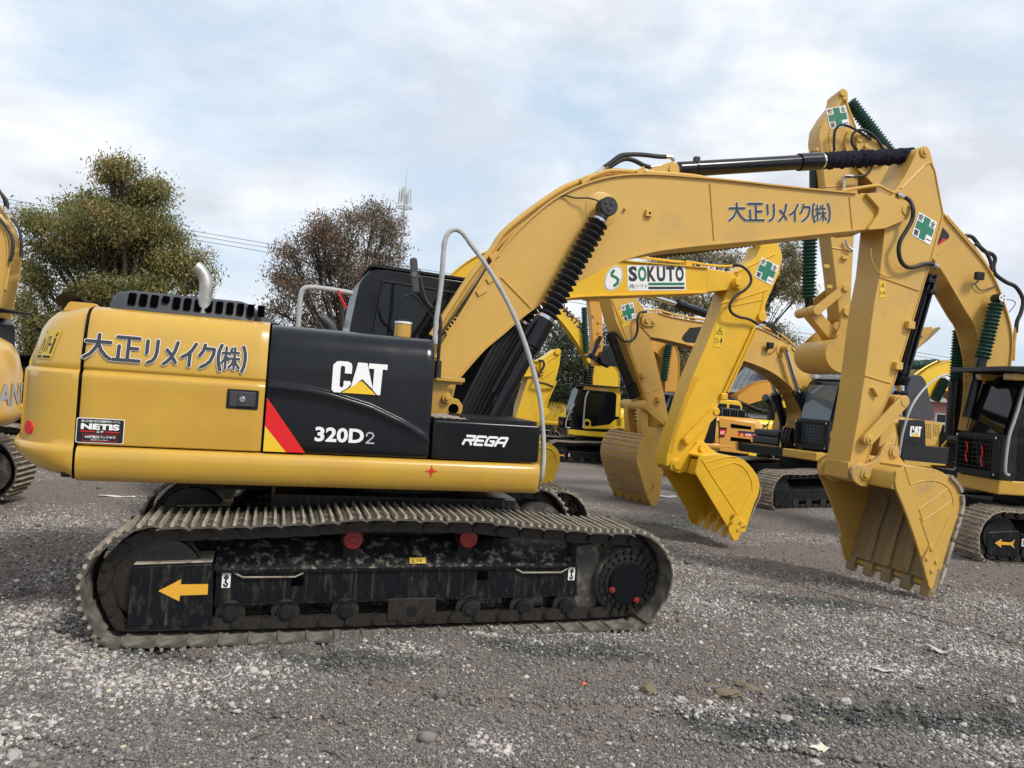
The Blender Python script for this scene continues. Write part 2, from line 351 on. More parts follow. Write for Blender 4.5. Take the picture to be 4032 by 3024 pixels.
def text_mesh(s, offset=0.0, shear=0.0, spacing=1.0):
    cu = bpy.data.curves.new('t', 'FONT'); cu.body = s; cu.size = 1.0; cu.offset = offset; cu.shear = shear; cu.space_character = spacing; cu.resolution_u = 3
    o = bpy.data.objects.new('t', cu); COL.objects.link(o)
    dg = bpy.context.evaluated_depsgraph_get(); e = o.evaluated_get(dg); me = e.to_mesh()
    v = [tuple(p.co[:2]) for p in me.vertices]; f = [tuple(p.vertices) for p in me.polygons]
    e.to_mesh_clear(); bpy.data.objects.remove(o); bpy.data.curves.remove(cu)
    return v, f
def text(mb, pl, s, x, z, wid, hei, offset=0.0, shear=0.0, h=.002, spacing=1.0):
    """fit the string into the box whose lower left is (x, z)"""
    v, f = text_mesh(s, offset, shear, spacing)
    if not v: return
    a0 = min(p[0] for p in v); a1 = max(p[0] for p in v); b0 = min(p[1] for p in v); b1 = max(p[1] for p in v)
    mb.add([pl(x + (p[0] - a0) / max(a1 - a0, 1e-6) * wid, z + (p[1] - b0) / max(b1 - b0, 1e-6) * hei, h) for p in v], f)
GLYPH = {  # rounded gothic strokes in a unit cell
 'dai': [[(.08, .68), (.92, .68)], [(.5, .95), (.5, .68), (.42, .45), (.27, .22), (.05, .06)], [(.5, .62), (.62, .36), (.78, .18), (.95, .06)]],
 'sei': [[(.12, .92), (.90, .92)], [(.53, .92), (.53, .06)], [(.53, .52), (.86, .52)], [(.2, .58), (.2, .06)], [(.04, .06), (.96, .06)]],
 'ri': [[(.2, .92), (.2, .42)], [(.72, .95), (.72, .5), (.66, .28), (.52, .12), (.3, .04)]],
 'me': [[(.82, .95), (.7, .6), (.5, .32), (.3, .14), (.12, .04)], [(.24, .62), (.5, .42), (.78, .12)]],
 'i': [[(.88, .95), (.66, .68), (.4, .5), (.1, .38)], [(.55, .58), (.55, .04)]],
 'ku': [[(.36, .95), (.28, .7), (.1, .48)], [(.34, .8), (.86, .8), (.84, .58), (.7, .3), (.5, .14), (.22, .02)]],
 'lp': [[(.75, 1.02), (.5, .78), (.42, .5), (.5, .22), (.75, -.04)]],
 'rp': [[(.25, 1.02), (.5, .78), (.58, .5), (.5, .22), (.25, -.04)]],
 'kabu': [[(.06, .7), (.42, .7)], [(.25, .95), (.25, .03)], [(.25, .68), (.17, .42), (.04, .26)], [(.27, .55), (.4, .4)],
          [(.56, .92), (.5, .74), (.44, .66)], [(.54, .74), (.94, .74)], [(.44, .48), (.98, .48)], [(.72, .95), (.72, .03)], [(.7, .46), (.6, .24), (.44, .1)], [(.74, .46), (.84, .24), (1, .1)]],
}
def jp_name(parent, pl, wid, hei, w=.066, slope=0.0):
    """company name in charcoal strokes with a white outline"""
    cells = [('dai', 0, .165), ('sei', .170, .165), ('ri', .345, .115), ('me', .462, .105), ('i', .572, .100), ('ku', .675, .115), ('lp', .782, .05), ('kabu', .822, .115), ('rp', .945, .05)]
    lines = []
    for k, x, ww in cells:
        sh = .94 if k in ('ri', 'me', 'i', 'ku') else 1.0
        if k in ('lp', 'kabu', 'rp'): sh = .92
        lines.append([[((x + a * ww) * wid, b * hei * sh + .02 * hei) for a, b in ln] for ln in GLYPH[k]])
    bk = MB(); j = 0
    ws_ = [w * (.74 if c[0] == 'kabu' else 1) for c in cells]
    for g, wi in zip(lines, ws_): j = strokes(bk, pl, g, wi * hei + .022 * hei, .0022, j)
    o = obj('lettering_outline', bk, 'white', parent, flat=True, recalc=False)
    fr = MB(); j = 0
    for g, wi in zip(lines, ws_): j = strokes(fr, pl, g, wi * hei, .0050, j)
    obj('lettering', fr, 'ink', parent, flat=True, recalc=False)
def decal(name, parent, pl, pts, material, h=.002):
    mb = MB(); polyd(mb, pl, pts, h); return obj(name, mb, material, parent, flat=True)
def rect(x0, z0, x1, z1): return [(x0, z0), (x1, z0), (x1, z1), (x0, z1)]
def safety_cross(parent, pl, s):
    """white safety-first square: green cross with four characters; pl origin at the centre, s = side"""
    base = decal('safety_sticker', parent, pl, round_poly(rect(-s / 2, -s / 2, s / 2, s / 2), s * .02), 'white', .003)
    a, b = s * .165, s * .46
    c = MB(); polyd(c, pl, [(-a, -b), (a, -b), (a, -a), (b, -a), (b, a), (a, a), (a, b), (-a, b), (-a, a), (-b, a), (-b, -a), (-a, -a)], .0048); obj('green_cross', c, 'gcross', base, flat=True)
    t = MB()
    for ch, x, z in (('安', -.46, .20), ('全', .20, .20), ('第', -.46, -.46), ('一', .22, -.36)):
        text(t, pl, ch, x * s, z * s, .25 * s, .26 * s if ch != '一' else .035 * s, .02, h=.005)
    obj('sticker_writing', t, 'inkblack', base, flat=True, recalc=False)
def warn_sticker(parent, pl, w_, h_, stacked=True):
    """small yellow warning plate: triangle above, keep-clear pictogram below (or side by side)"""
    base = decal('warning_sticker', parent, pl, rect(0, 0, w_, h_), 'decal_yellow', .002)
    t = MB()
    if stacked: u = w_; A = (0, h_ - w_ * 1.0); B = (0, h_ * .10)
    else: u = h_; A = (0, 0); B = (h_ * 1.02, 0)
    ln = [[(A[0] + .15 * u, A[1] + .12 * u), (A[0] + .85 * u, A[1] + .12 * u), (A[0] + .5 * u, A[1] + .8 * u), (A[0] + .15 * u, A[1] + .12 * u)],
          [(A[0] + .4 * u, A[1] + .22 * u), (A[0] + .5 * u, A[1] + .5 * u), (A[0] + .6 * u, A[1] + .25 * u)]]
    j = strokes(t, pl, ln, .03 * u, .004)
    ln = [[(B[0] + .1 * u, B[1] + .2 * u), (B[0] + .35 * u, B[1] + .2 * u), (B[0] + .35 * u, B[1] + .62 * u), (B[0] + .1 * u, B[1] + .62 * u), (B[0] + .1 * u, B[1] + .2 * u)],
          [(B[0] + .43 * u, B[1] + .42 * u), (B[0] + .6 * u, B[1] + .42 * u)], [(B[0] + .78 * u, B[1] + .1 * u), (B[0] + .78 * u, B[1] + .62 * u)]]
    j = strokes(t, pl, ln, .022 * u, .004, j)
    polyd(t, pl, rect(B[0] + .70 * u, B[1] + .3 * u, B[0] + .86 * u, B[1] + .62 * u), .0062); polyd(t, pl, rect(B[0] + .73 * u, B[1] + .66 * u, B[0] + .83 * u, B[1] + .78 * u), .0062)
    obj('pictogram', t, 'inkblack', base, flat=True, recalc=False)
def cat_logo(parent, pl, wid, hei):
    """three block letters, the middle one on a yellow triangle"""
    t = MB(); W = lambda pts: [(a * wid, b * hei) for a, b in pts]
    polyd(t, pl, W([(.06, 0), (.02, .08), (.02, .86), (.08, .98), (.14, 1), (.28, 1), (.345, .95), (.36, .86), (.36, .62), (.235, .62), (.235, .80), (.22, .85), (.17, .85), (.155, .80), (.155, .22), (.175, .17), (.21, .17), (.225, .22), (.225, .38), (.345, .38), (.36, .30), (.30, .16), (.20, .04), (.18, 0)]), .003)
    polyd(t, pl, W([(.46, 1), (.63, 1), (.755, .20), (.735, .20), (.56, .47), (.545, .47), (.37, .16), (.355, .20), (.37, .28)]), .0034)
    polyd(t, pl, W([(.66, 1), (1.0, 1), (1.0, .83), (.915, .83), (.90, 0), (.845, 0), (.765, .14), (.755, .14), (.76, .83), (.66, .83)]), .0038)
    obj('white_letters', t, 'white', parent, flat=True)
    t = MB(); polyd(t, pl, W([(.545, .42), (.20, .0), (.82, .0)]), .0046); obj('yellow_triangle', t, 'decal_yellow', parent, flat=True)

# ---------------------------------------------------------------- noise for terrain
def _hash(ix, iy, s):
    h = (ix * 374761393 + iy * 668265263 + s * 1442695041) & 0xffffffff
    h = ((h ^ (h >> 13)) * 1274126177) & 0xffffffff; return ((h ^ (h >> 16)) & 0xffff) / 65535.0
def vnoise(x, y, s=0):
    x = np.asarray(x, float); y = np.asarray(y, float); ix = np.floor(x).astype(np.int64); iy = np.floor(y).astype(np.int64)
    fx = x - ix; fy = y - iy; fx = fx * fx * (3 - 2 * fx); fy = fy * fy * (3 - 2 * fy)
    a = _hash(ix, iy, s); b = _hash(ix + 1, iy, s); c = _hash(ix, iy + 1, s); d = _hash(ix + 1, iy + 1, s)
    return (a * (1 - fx) + b * fx) * (1 - fy) + (c * (1 - fx) + d * fx) * fy
def fbm(x, y, o=4, s=0):
    t = 0; a = .5; n = 0
    for k in range(o): t = t + a * vnoise(np.asarray(x) * 2 ** k, np.asarray(y) * 2 ** k, s + k); n += a; a *= .5
    return t / n
def sstep(a, b, x): t = np.clip((x - a) / (b - a), 0, 1); return t * t * (3 - 2 * t)

# ---------------------------------------------------------------- ground
MAIN = Frame(-1.09773, 7.02185, 0.0, 0.310192)
def flat_pt(px, py, z=0.0):
    d = FW + RT * ((px - 2016) / FPX) + UP * ((1512 - py) / FPX); return CAM + d * ((z - CAMH) / d.z)
PALE = [(250, 2560, .45, .4), (620, 2650, .6, .28), (950, 2600, .4, .22), (120, 2420, .5, .6), (380, 2200, .4, .8), (3420, 2590, .75, .45), (3900, 2540, .6, .5), (2750, 2350, .8, .6), (3900, 2900, .35, .3),
        (2350, 2080, .9, 1.0), (2330, 2470, .8, .13), (3900, 2330, .8, .7), (2700, 2170, 1.0, .7), (300, 2000, 1.5, 1.2), (2050, 2495, .5, .1), (3050, 2880, .22, .12), (1950, 2880, .2, .14), (2800, 2760, .4, .07), (3350, 2250, .8, .5), (60, 2830, .25, .2), (1620, 2540, .3, .08)]
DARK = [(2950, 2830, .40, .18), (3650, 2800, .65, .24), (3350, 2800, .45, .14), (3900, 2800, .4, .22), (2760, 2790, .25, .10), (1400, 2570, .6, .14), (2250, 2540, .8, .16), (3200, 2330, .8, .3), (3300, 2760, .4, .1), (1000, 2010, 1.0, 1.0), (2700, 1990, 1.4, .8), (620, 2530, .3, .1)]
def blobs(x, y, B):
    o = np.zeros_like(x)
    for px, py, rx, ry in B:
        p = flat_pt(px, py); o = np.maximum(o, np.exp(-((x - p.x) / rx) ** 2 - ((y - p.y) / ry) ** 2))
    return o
def mloc(x, y):
    dx = x - MAIN.O.x; dy = y - MAIN.O.y; return dx * MAIN.X.x + dy * MAIN.X.y, dx * MAIN.Y.x + dy * MAIN.Y.y
def gz(x, y):
    x = np.asarray(x, float); y = np.asarray(y, float); r = np.hypot(x, y)
    z = -.05 - .27 * sstep(5.5, 13, y) - .50 * sstep(16, 28, y)
    lx, ly = mloc(x, y)
    z = z + .06 * np.exp(-((lx - .25) / .55) ** 2 - ((ly + 1.62) / .22) ** 2) + .035 * np.exp(-((lx - 1.45) / .35) ** 2 - ((ly + 1.85) / .2) ** 2) - .03 * np.exp(-((lx + 1.6) / .6) ** 2 - ((ly + 1.5) / .25) ** 2)
    z = z + .03 * np.exp(-((lx + 2.5) / .25) ** 2 - ((ly + 1.35) / .4) ** 2)
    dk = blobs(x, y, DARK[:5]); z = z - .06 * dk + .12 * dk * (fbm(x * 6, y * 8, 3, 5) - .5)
    for px, py, rx, ry, h in [(2850, 2720, .5, .07, .07), (3500, 2715, .7, .08, .07), (3900, 2740, .3, .1, .05), (2500, 2740, .3, .08, .035), (3000, 2920, .3, .07, .03)]:
        p = flat_pt(px, py); z = z + h * np.exp(-((x - p.x) / rx) ** 2 - ((y - p.y) / ry) ** 2)
    rut = np.abs(fbm(x * .35 + 3, y * .9 + 1, 2, 31) - .5); z = z - .05 * (1 - sstep(0, .035, rut)) * (1 - sstep(9, 14, r)) * sstep(2.0, 3.2, r)
    near = 1 - sstep(10, 26, r)
    z = z + near * (.05 * (fbm(x * .9, y * .9, 3, 1) - .5) + .030 * (fbm(x * 4, y * 5, 3, 2) - .5) + .014 * (fbm(x * 16, y * 16, 2, 3) - .5))
    return z
def pale_of(x, y):
    b = blobs(x, y, PALE) * (.55 + .7 * fbm(x * 3.1, y * 3.1, 4, 11)); nn = sstep(.46, .64, fbm(x * .55, y * 1.1, 4, 12)) * .62 * sstep(4.5, 8, y)
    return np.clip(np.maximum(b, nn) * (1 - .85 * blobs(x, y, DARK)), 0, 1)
def ground():
    th = np.unique(np.concatenate([np.linspace(-R(46), R(46), 560), np.linspace(R(46), 2 * PI - R(46), 60)])); th = th[:-1] if abs(th[-1] - th[0] - 2 * PI) < 1e-6 else th
    rr = np.concatenate([[.02], np.geomspace(.6, 15, 330), np.geomspace(15.5, 700, 70)])
    T, Rr = np.meshgrid(th, rr); X = np.sin(T) * Rr; Y = np.cos(T) * Rr; Z = gz(X, Y); n, mth = X.shape
    v = np.stack([X, Y, Z], -1).reshape(-1, 3); i = np.arange(n - 1)[:, None] * mth; k = np.arange(mth)[None]; k2 = (k + 1) % mth
    f = np.stack([i + k, i + k2, i + mth + k2, i + mth + k], -1).reshape(-1, 4)
    me = bpy.data.meshes.new('gravel_ground'); me.from_pydata(v.tolist(), [], f.tolist()); me.shade_smooth()
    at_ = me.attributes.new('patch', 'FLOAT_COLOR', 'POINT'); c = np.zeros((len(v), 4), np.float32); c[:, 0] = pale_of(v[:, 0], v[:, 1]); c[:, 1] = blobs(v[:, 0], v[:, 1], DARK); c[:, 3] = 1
    at_.data.foreach_set('color', c.ravel())
    Mm = bpy.data.materials.new('gravel'); Mm.use_nodes = True; t = Mm.node_tree; nn = t.nodes; l = t.links; b = nn['Principled BSDF']; b.inputs['Roughness'].default_value = .92; b.inputs['Specular IOR Level'].default_value = .2
    tc = nn.new('ShaderNodeTexCoord'); at2 = nn.new('ShaderNodeAttribute'); at2.attribute_name = 'patch'; sp = nn.new('ShaderNodeSeparateColor'); l.new(at2.outputs['Color'], sp.inputs[0])
    def vor(sc):
        x = nn.new('ShaderNodeTexVoronoi'); x.inputs['Scale'].default_value = sc; x.inputs['Randomness'].default_value = 1; l.new(tc.outputs['Object'], x.inputs['Vector']); return x
    def mr(v_, a, c_, lo=0., hi=1.):
        x = nn.new('ShaderNodeMapRange'); x.inputs[1].default_value = a; x.inputs[2].default_value = c_; x.inputs[3].default_value = lo; x.inputs[4].default_value = hi; l.new(v_, x.inputs[0]); return x.outputs[0]
    def math_(op, a, c_):
        x = nn.new('ShaderNodeMath'); x.operation = op
        for q, z in enumerate((a, c_)):
            if isinstance(z, (int, float)): x.inputs[q].default_value = z
            else: l.new(z, x.inputs[q])
        return x.outputs[0]
    def mixc(f_, a, c_):
        x = nn.new('ShaderNodeMix'); x.data_type = 'RGBA'; l.new(f_, x.inputs[0])
        for q, z in ((6, a), (7, c_)):
            if isinstance(z, tuple): x.inputs[q].default_value = (*z, 1)
            else: l.new(z, x.inputs[q])
        return x.outputs[2]
    v1 = vor(42); v2 = vor(85)
    s1 = nn.new('ShaderNodeSeparateColor'); l.new(v1.outputs['Color'], s1.inputs[0]); s2 = nn.new('ShaderNodeSeparateColor'); l.new(v2.outputs['Color'], s2.inputs[0])
    base = mixc(s2.outputs[0], (.145, .119, .102), (.292, .248, .216))
    no = nn.new('ShaderNodeTexNoise'); no.inputs['Scale'].default_value = 1.1; no.inputs['Detail'].default_value = 6; l.new(tc.outputs['Object'], no.inputs['Vector'])
    base = mixc(mr(no.outputs['Fac'], .38, .66, 0, .55), base, (.235, .195, .17))
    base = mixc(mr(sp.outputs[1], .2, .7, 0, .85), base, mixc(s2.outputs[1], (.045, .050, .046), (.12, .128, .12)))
    thr = math_('SUBTRACT', 1.02, math_('MULTIPLY', sp.outputs[0], .62)); thr = math_('SUBTRACT', thr, .06)
    stone = math_('GREATER_THAN', s1.outputs[0], thr)
    base = mixc(stone, base, mixc(s1.outputs[1], (.34, .31, .29), (.58, .55, .525)))
    dist = math_('MULTIPLY', v1.outputs['Distance'], 1.0)
    l.new(mixc(mr(v2.outputs['Distance'], .35, .75, 0, .5), base, (.07, .058, .05)), b.inputs['Base Color'])
    h = math_('ADD', math_('MULTIPLY', v2.outputs['Distance'], -.5), math_('MULTIPLY', math_('MULTIPLY', v1.outputs['Distance'], -1.0), math_('ADD', stone, .35)))
    bp = nn.new('ShaderNodeBump'); bp.inputs['Strength'].default_value = 1.0; bp.inputs['Distance'].default_value = .022; l.new(h, bp.inputs['Height']); l.new(bp.outputs[0], b.inputs['Normal'])
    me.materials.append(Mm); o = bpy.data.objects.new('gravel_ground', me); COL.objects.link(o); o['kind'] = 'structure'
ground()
def gravel(n=125000):
    px = rng.uniform(-150, 4182, n * 3); py = 1750 + 1330 * rng.random(n * 3) ** .75
    d = np.array(FW)[None] + np.array(RT)[None] * ((px - 2016) / FPX)[:, None] + np.array(UP)[None] * ((1512 - py) / FPX)[:, None]
    t = (-.08 - CAMH) / d[:, 2]; x = d[:, 0] * t; y = d[:, 1] * t
    ok = (y < 15) & (t > 0); x = x[ok]; y = y[ok]; pl = pale_of(x, y); dk = blobs(x, y, DARK)
    keep = rng.random(len(x)) < (.40 + .6 * pl + .25 * dk); x = x[keep][:n]; y = y[keep][:n]; pl = pl[keep][:n]; dk = dk[keep][:n]; n = len(x)
    sz = rng.lognormal(-5.12, .42, n) * (1 + .18 * pl + .25 * dk) * (1 + .03 * y); sz = np.clip(sz, .004, .04)
    g = (1 + 5 ** .5) / 2; iv = np.array([(-1, g, 0), (1, g, 0), (-1, -g, 0), (1, -g, 0), (0, -1, g), (0, 1, g), (0, -1, -g), (0, 1, -g), (g, 0, -1), (g, 0, 1), (-g, 0, -1), (-g, 0, 1)]) / 1.9
    fi = np.array([(0, 11, 5), (0, 5, 1), (0, 1, 7), (0, 7, 10), (0, 10, 11), (1, 5, 9), (5, 11, 4), (11, 10, 2), (10, 7, 6), (7, 1, 8), (3, 9, 4), (3, 4, 2), (3, 2, 6), (3, 6, 8), (3, 8, 9), (4, 9, 5), (2, 4, 11), (6, 2, 10), (8, 6, 7), (9, 8, 1)])
    a = rng.uniform(0, 2 * PI, n); V = iv[None] * (1 + rng.uniform(-.32, .28, (n, 12, 1))) * rng.uniform(.5, 1.45, (n, 1, 3)) * np.array([1, 1, .75])
    c, s = np.cos(a)[:, None], np.sin(a)[:, None]; W = np.stack([V[..., 0] * c - V[..., 1] * s, V[..., 0] * s + V[..., 1] * c, V[..., 2]], -1) * sz[:, None, None]
    W += np.stack([x, y, gz(x, y) + sz * .22], -1)[:, None]
    F = (fi[None] + (np.arange(n) * 12)[:, None, None]).reshape(-1, 3)
    me = bpy.data.meshes.new('loose_gravel'); me.vertices.add(n * 12); me.vertices.foreach_set('co', W.astype(np.float32).ravel())
    me.loops.add(len(F) * 3); me.loops.foreach_set('vertex_index', F.astype(np.int32).ravel()); me.polygons.add(len(F))
    me.polygons.foreach_set('loop_start', np.arange(0, len(F) * 3, 3, dtype=np.int32)); me.update(calc_edges=True)
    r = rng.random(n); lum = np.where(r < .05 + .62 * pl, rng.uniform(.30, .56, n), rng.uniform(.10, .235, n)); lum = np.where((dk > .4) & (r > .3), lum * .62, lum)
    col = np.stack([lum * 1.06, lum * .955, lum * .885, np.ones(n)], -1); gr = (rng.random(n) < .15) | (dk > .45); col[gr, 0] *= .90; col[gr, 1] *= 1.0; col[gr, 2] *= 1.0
    ye = rng.random(n) < .02; col[ye, 2] *= .7
    at_ = me.attributes.new('tint', 'FLOAT_COLOR', 'POINT'); at_.data.foreach_set('color', np.repeat(col, 12, 0).astype(np.float32).ravel())
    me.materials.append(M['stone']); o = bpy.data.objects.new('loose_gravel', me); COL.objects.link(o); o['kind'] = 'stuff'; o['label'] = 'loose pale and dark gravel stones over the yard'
gravel()

# ---------------------------------------------------------------- crawler tracks (shared by every machine)
def resample(path, n):
    P = np.array(path + [path[0]]); seg = np.hypot(*np.diff(P, axis=0).T); c = np.r_[0, np.cumsum(seg)]; L = c[-1]
    u = (np.arange(n)) / n * L; return np.stack([np.interp(u, c, P[:, 0]), np.interp(u, c, P[:, 1])], -1), L / n
def shoe_mesh(pitch, w, material, bolts=True):
    mb = MB(); p = pitch
    mb.prism([(-.52 * p, -.004), (-.30 * p, .010), (.38 * p, .010), (.56 * p, -.012), (.56 * p, -.022), (.36 * p, -.004), (-.30 * p, -.004), (-.52 * p, -.016)], -w / 2, w / 2)
    for x, h in ((-.38, .040), (-.03, .036), (.32, .040)):
        mb.prism([(x * p - .014, .006), (x * p + .014, .006), (x * p + .008, h), (x * p - .008, h)], -w / 2 + .004, w / 2 - .004)
    ng = len(mb.f)
    if bolts:
        for x in (-.2, .15):
            for y in (-.12, -.06, .06, .12): mb.cyl((x * p, y, .009), (x * p, y, .024), .014, n=6)
    o = obj('track_shoe', mb, material, smooth=30)
    o.data.materials.append(M['steelpale' if material == 'steel' else 'steel']); o.data.materials.append(M['shoe_inner'])
    for p_ in o.data.polygons:
        if p_.center.z > .018 and p_.index < ng: p_.material_index = 1 if material == 'steel' else 0
        elif p_.normal.z < -.5 and p_.index < ng: p_.material_index = 2
    return o
def crawler(root, path, yc, w, near, nshoe=45, shoe_mat='steel', bolts=True, chain_in=.085):
    """one crawler track: chain (part) carrying every shoe (sub-parts)"""
    P, pitch = resample(path, nshoe)
    mb = MB(); Pi = []
    for i in range(nshoe):
        t = P[(i + 1) % nshoe] - P[i - 1]; t = t / np.hypot(*t); nrm = np.array([-t[1], t[0]]); Pi.append((P[i] - nrm * chain_in, t, nrm))
    for i in range(nshoe):
        a = Pi[i][0]; b = Pi[(i + 1) % nshoe][0]
        for k, dy in enumerate((-.095, -.06, .06, .095)):
            if dy * near > 0 or True:
                y0, y1 = yc + dy - .013, yc + dy + .013
                if abs(dy) > .08: mb.link(tuple(a * .86 + b * .14), tuple(a * .14 + b * .86), .044, .044, y0, y1, n=5)
                else: mb.link(tuple(a), tuple(b), .038, .038, y0, y1, n=4)
        mb.ypin(a[0], a[1], yc - .135, yc + .135, .033, n=10); mb.ypin(a[0], a[1], yc - .142, yc + .142, .018, n=8)
    ch = obj('track_chain', mb, 'chain', root)
    src = shoe_mesh(pitch, w, shoe_mat, bolts); first = True
    for i in range(nshoe):
        t = Pi[i][1]; loc = (P[i][0], yc, P[i][1]); ry = -math.atan2(t[1], t[0])
        if first: o = src; o.parent = ch; o.location = loc; o.rotation_euler = (0, ry, 0); first = False
        else: inst(src, ch, loc, ry)
    return ch
def bolt_ring(mb, x, z, y0, y1, r, n, br): 
    for k in range(n): mb.ypin(x + r * math.cos(2 * PI * k / n), z + r * math.sin(2 * PI * k / n), y0, y1, br, n=6)
def bellows(name, parent, p, q, r0, r1, n, material, jitter=0.0):
    mb = MB(); prof = []
    for i in range(n):
        t0 = i / n; j = 1 + jitter * random.uniform(-1, 1)
        prof += [(t0, r0), (t0 + .5 / n, r1 * j)]
    prof.append((1, r0)); mb.lathe(p, q, prof, 22); return obj(name, mb, material, parent, smooth=20)

# ---------------------------------------------------------------- the near excavator
def build_main():
    A = MAIN
    root = thing('excavator', 'large tan and gloss black excavator nearest the camera, its whole flank in view', 'excavator', A.O, A.yaw, 'excavators parked in the yard')
    # --- crawlers
    path = [(-2.215, .30), (-2.215, .453), (-2.147, .563), (-2.073, .655), (-2.0, .715), (-1.9, .757), (-1.6, .768), (-1.3, .779), (-1.0, .795), (-.7, .812), (-.4, .843), (0, .846), (.25, .838), (.46, .846), (.65, .825), (.87, .806),
            (1.28, .782), (1.5, .764), (1.75, .76), (1.95, .745), (2.1, .655), (2.2, .505), (2.227, .4), (2.19, .22), (2.06, .05), (1.88, -.03), (0, -.05), (-1.85, -.045), (-2.03, 0), (-2.17, .15)]
    path = crom2(path + [path[0]], 4)[:-1]
    for yc in (-1.19, 1.19): crawler(root, path, yc, .60, -1 if yc < 0 else 1, 49)
    for sg in (-1, 1):
        Y = lambda a: sg * a
        def box(mb, x0, x1, a, b, z0, z1): mb.box(x0, x1, min(Y(a), Y(b)), max(Y(a), Y(b)), z0, z1)
        mb = MB(); mb.prism([(-1.41, .165), (1.47, .195), (1.455, .44), (-1.41, .408)], Y(1.25), Y(.95))
        fr = obj('track_frame', mb, 'blackframe', root, bevel=.008)
        mb = MB(); mb.grid([[(x, Y(1.245), .41 + .01 * (x + 1.4)), (x, Y(1.13), .50), (x, Y(1.0), .575), (x, Y(.93), .60)] for x in np.linspace(-1.42, 1.44, 30)]); obj('frame_top_slope', mb, 'mudslope', fr)
        mb = MB(); mb.prism([(-1.405, .398), (1.45, .430), (1.45, .442), (-1.405, .412)], Y(1.275), Y(1.24)); mb.prism([(-1.405, .158), (1.47, .188), (1.47, .200), (-1.405, .172)], Y(1.272), Y(1.24)); obj('frame_flange', mb, 'blackframe', fr)
        if sg < 0:
            for x, z in ((-.83, .33), (.62, .36)):
                mb = MB(); mb.box(x - .045, x + .045, -1.258, -1.2495, z - .035, z + .035); obj('frame_slot', mb, 'void', fr, bevel=.004)
            for x0, x1, z in ((-1.28, -.79, .385), (.90, 1.36, .405)):
                mb = MB(); mb.tube([(x0, -1.262, z + .01), (x0 + .06, -1.272, z - .018), (x1 - .06, -1.272, z - .018), (x1, -1.262, z + .01)], .007, 6); obj('grab_bar', mb, 'steelpale', fr)
            for x, z, q in ((-1.335, .34, 0), (1.405, .37, 0)):
                pl = side(x, -1.2505, z); b = decal('hook_sticker', fr, pl, rect(-.03, -.055, .03, .055), 'white', .002)
                t = MB(); strokes(t, pl, [[(0, .035), (-.013, .02), (0, .01), (.013, .02), (0, .035)], [(0, .01), (-.004, -.012), (.01, -.026), (.006, -.042), (-.008, -.042), (-.014, -.03)]], .006, .004); obj('hook_mark', t, 'inkblack', b, flat=True, recalc=False)
            pl = Plane2((.02, -1.225, .452), (1, 0, .01), (0, .62, .78), (0, -.78, .62)); warn_sticker(fr, pl, .13, .05, False)
        # idler and its guard
        mb = MB(); mb.lathe((-1.80, Y(1.05), .36), (-1.80, Y(1.275), .36), [(0, .27), (.02, .305), (.25, .305), (.27, .275), (.72, .275), (.74, .305), (.97, .305), (1, .27)], 44); mb.lathe((-1.80, Y(1.0), .36), (-1.80, Y(1.27), .36), [(0, .12), (.98, .12), (1, .10)], 24); obj('idler_wheel', mb, 'chain', root, bevel=.012)
        mb = MB(); mb.prism(round_poly([(-1.965, .045), (-1.405, .029), (-1.43, .484), (-1.955, .466)], .03), Y(1.335), Y(1.0)); ig = obj('idler_guard', mb, 'blackframe', root, bevel=.012)
        mb = MB(); mb.prism([(-1.95, .472), (-1.435, .490), (-1.435, .500), (-1.94, .487)], Y(1.33), Y(1.0)); obj('mud_crust', mb, 'steelpale', ig, bevel=.006)
        if sg < 0:
            pl = side(-1.61, -1.3355, .295, rot=R(1.0)); a = [(-.165, 0), (-.02, .08), (-.022, .042), (.16, .040), (.16, -.036), (-.022, -.036), (-.025, -.078)]
            decal('direction_arrow', ig, pl, a, 'decal_arrow')
        # final drive
        mb = MB(); mb.lathe((1.90, Y(.93), .31), (1.90, Y(1.30), .31), [(0, .30), (.45, .30), (.62, .325), (.72, .325), (.74, .30), (.96, .285), (1, .27)], 48); fd = obj('final_drive', mb, 'drum', root)
        mb = MB()
        for k in range(21):
            t = 2 * PI * k / 21; mb.ypin(1.90 + .345 * math.cos(t), .31 + .345 * math.sin(t), Y(1.16), Y(1.22), .032, 8)
        mb.ypin(1.90, .31, Y(1.17), Y(1.21), .35, 40); obj('sprocket', mb, 'chain', fd)
        mb = MB(); mb.lathe((1.90, Y(1.285), .31), (1.90, Y(1.345), .31), [(0, .275), (.3, .262), (.35, .24), (.5, .20), (.55, .175), (1, .168)], 44); bolt_ring(mb, 1.90, .31, Y(1.29), Y(1.330), .250, 22, .021); bolt_ring(mb, 1.90, .31, Y(1.29), Y(1.342), .205, 22, .015); obj('drive_cover', mb, 'oily', fd)
        mb = MB(); mb.ypin(1.90, .31, Y(1.34), Y(1.349), .166, 40); obj('cover_plate', mb, 'black', fd)
        for x, z in ((1.75, .255), (1.985, .165)):
            mb = MB(); mb.ypin(x, z, Y(1.30), Y(1.352), .026, 12); mb.ypin(x, z, Y(1.352), Y(1.362), .012, 6); obj('drain_plug', mb, 'redcap', fd)
        mb = MB(); mb.prism(round_poly([(1.44, .10), (1.60, .02), (1.68, .12), (1.60, .31), (1.68, .52), (1.60, .63), (1.44, .60)], .05), Y(1.24), Y(.95)); obj('drive_bracket', mb, 'drum', root, bevel=.01)
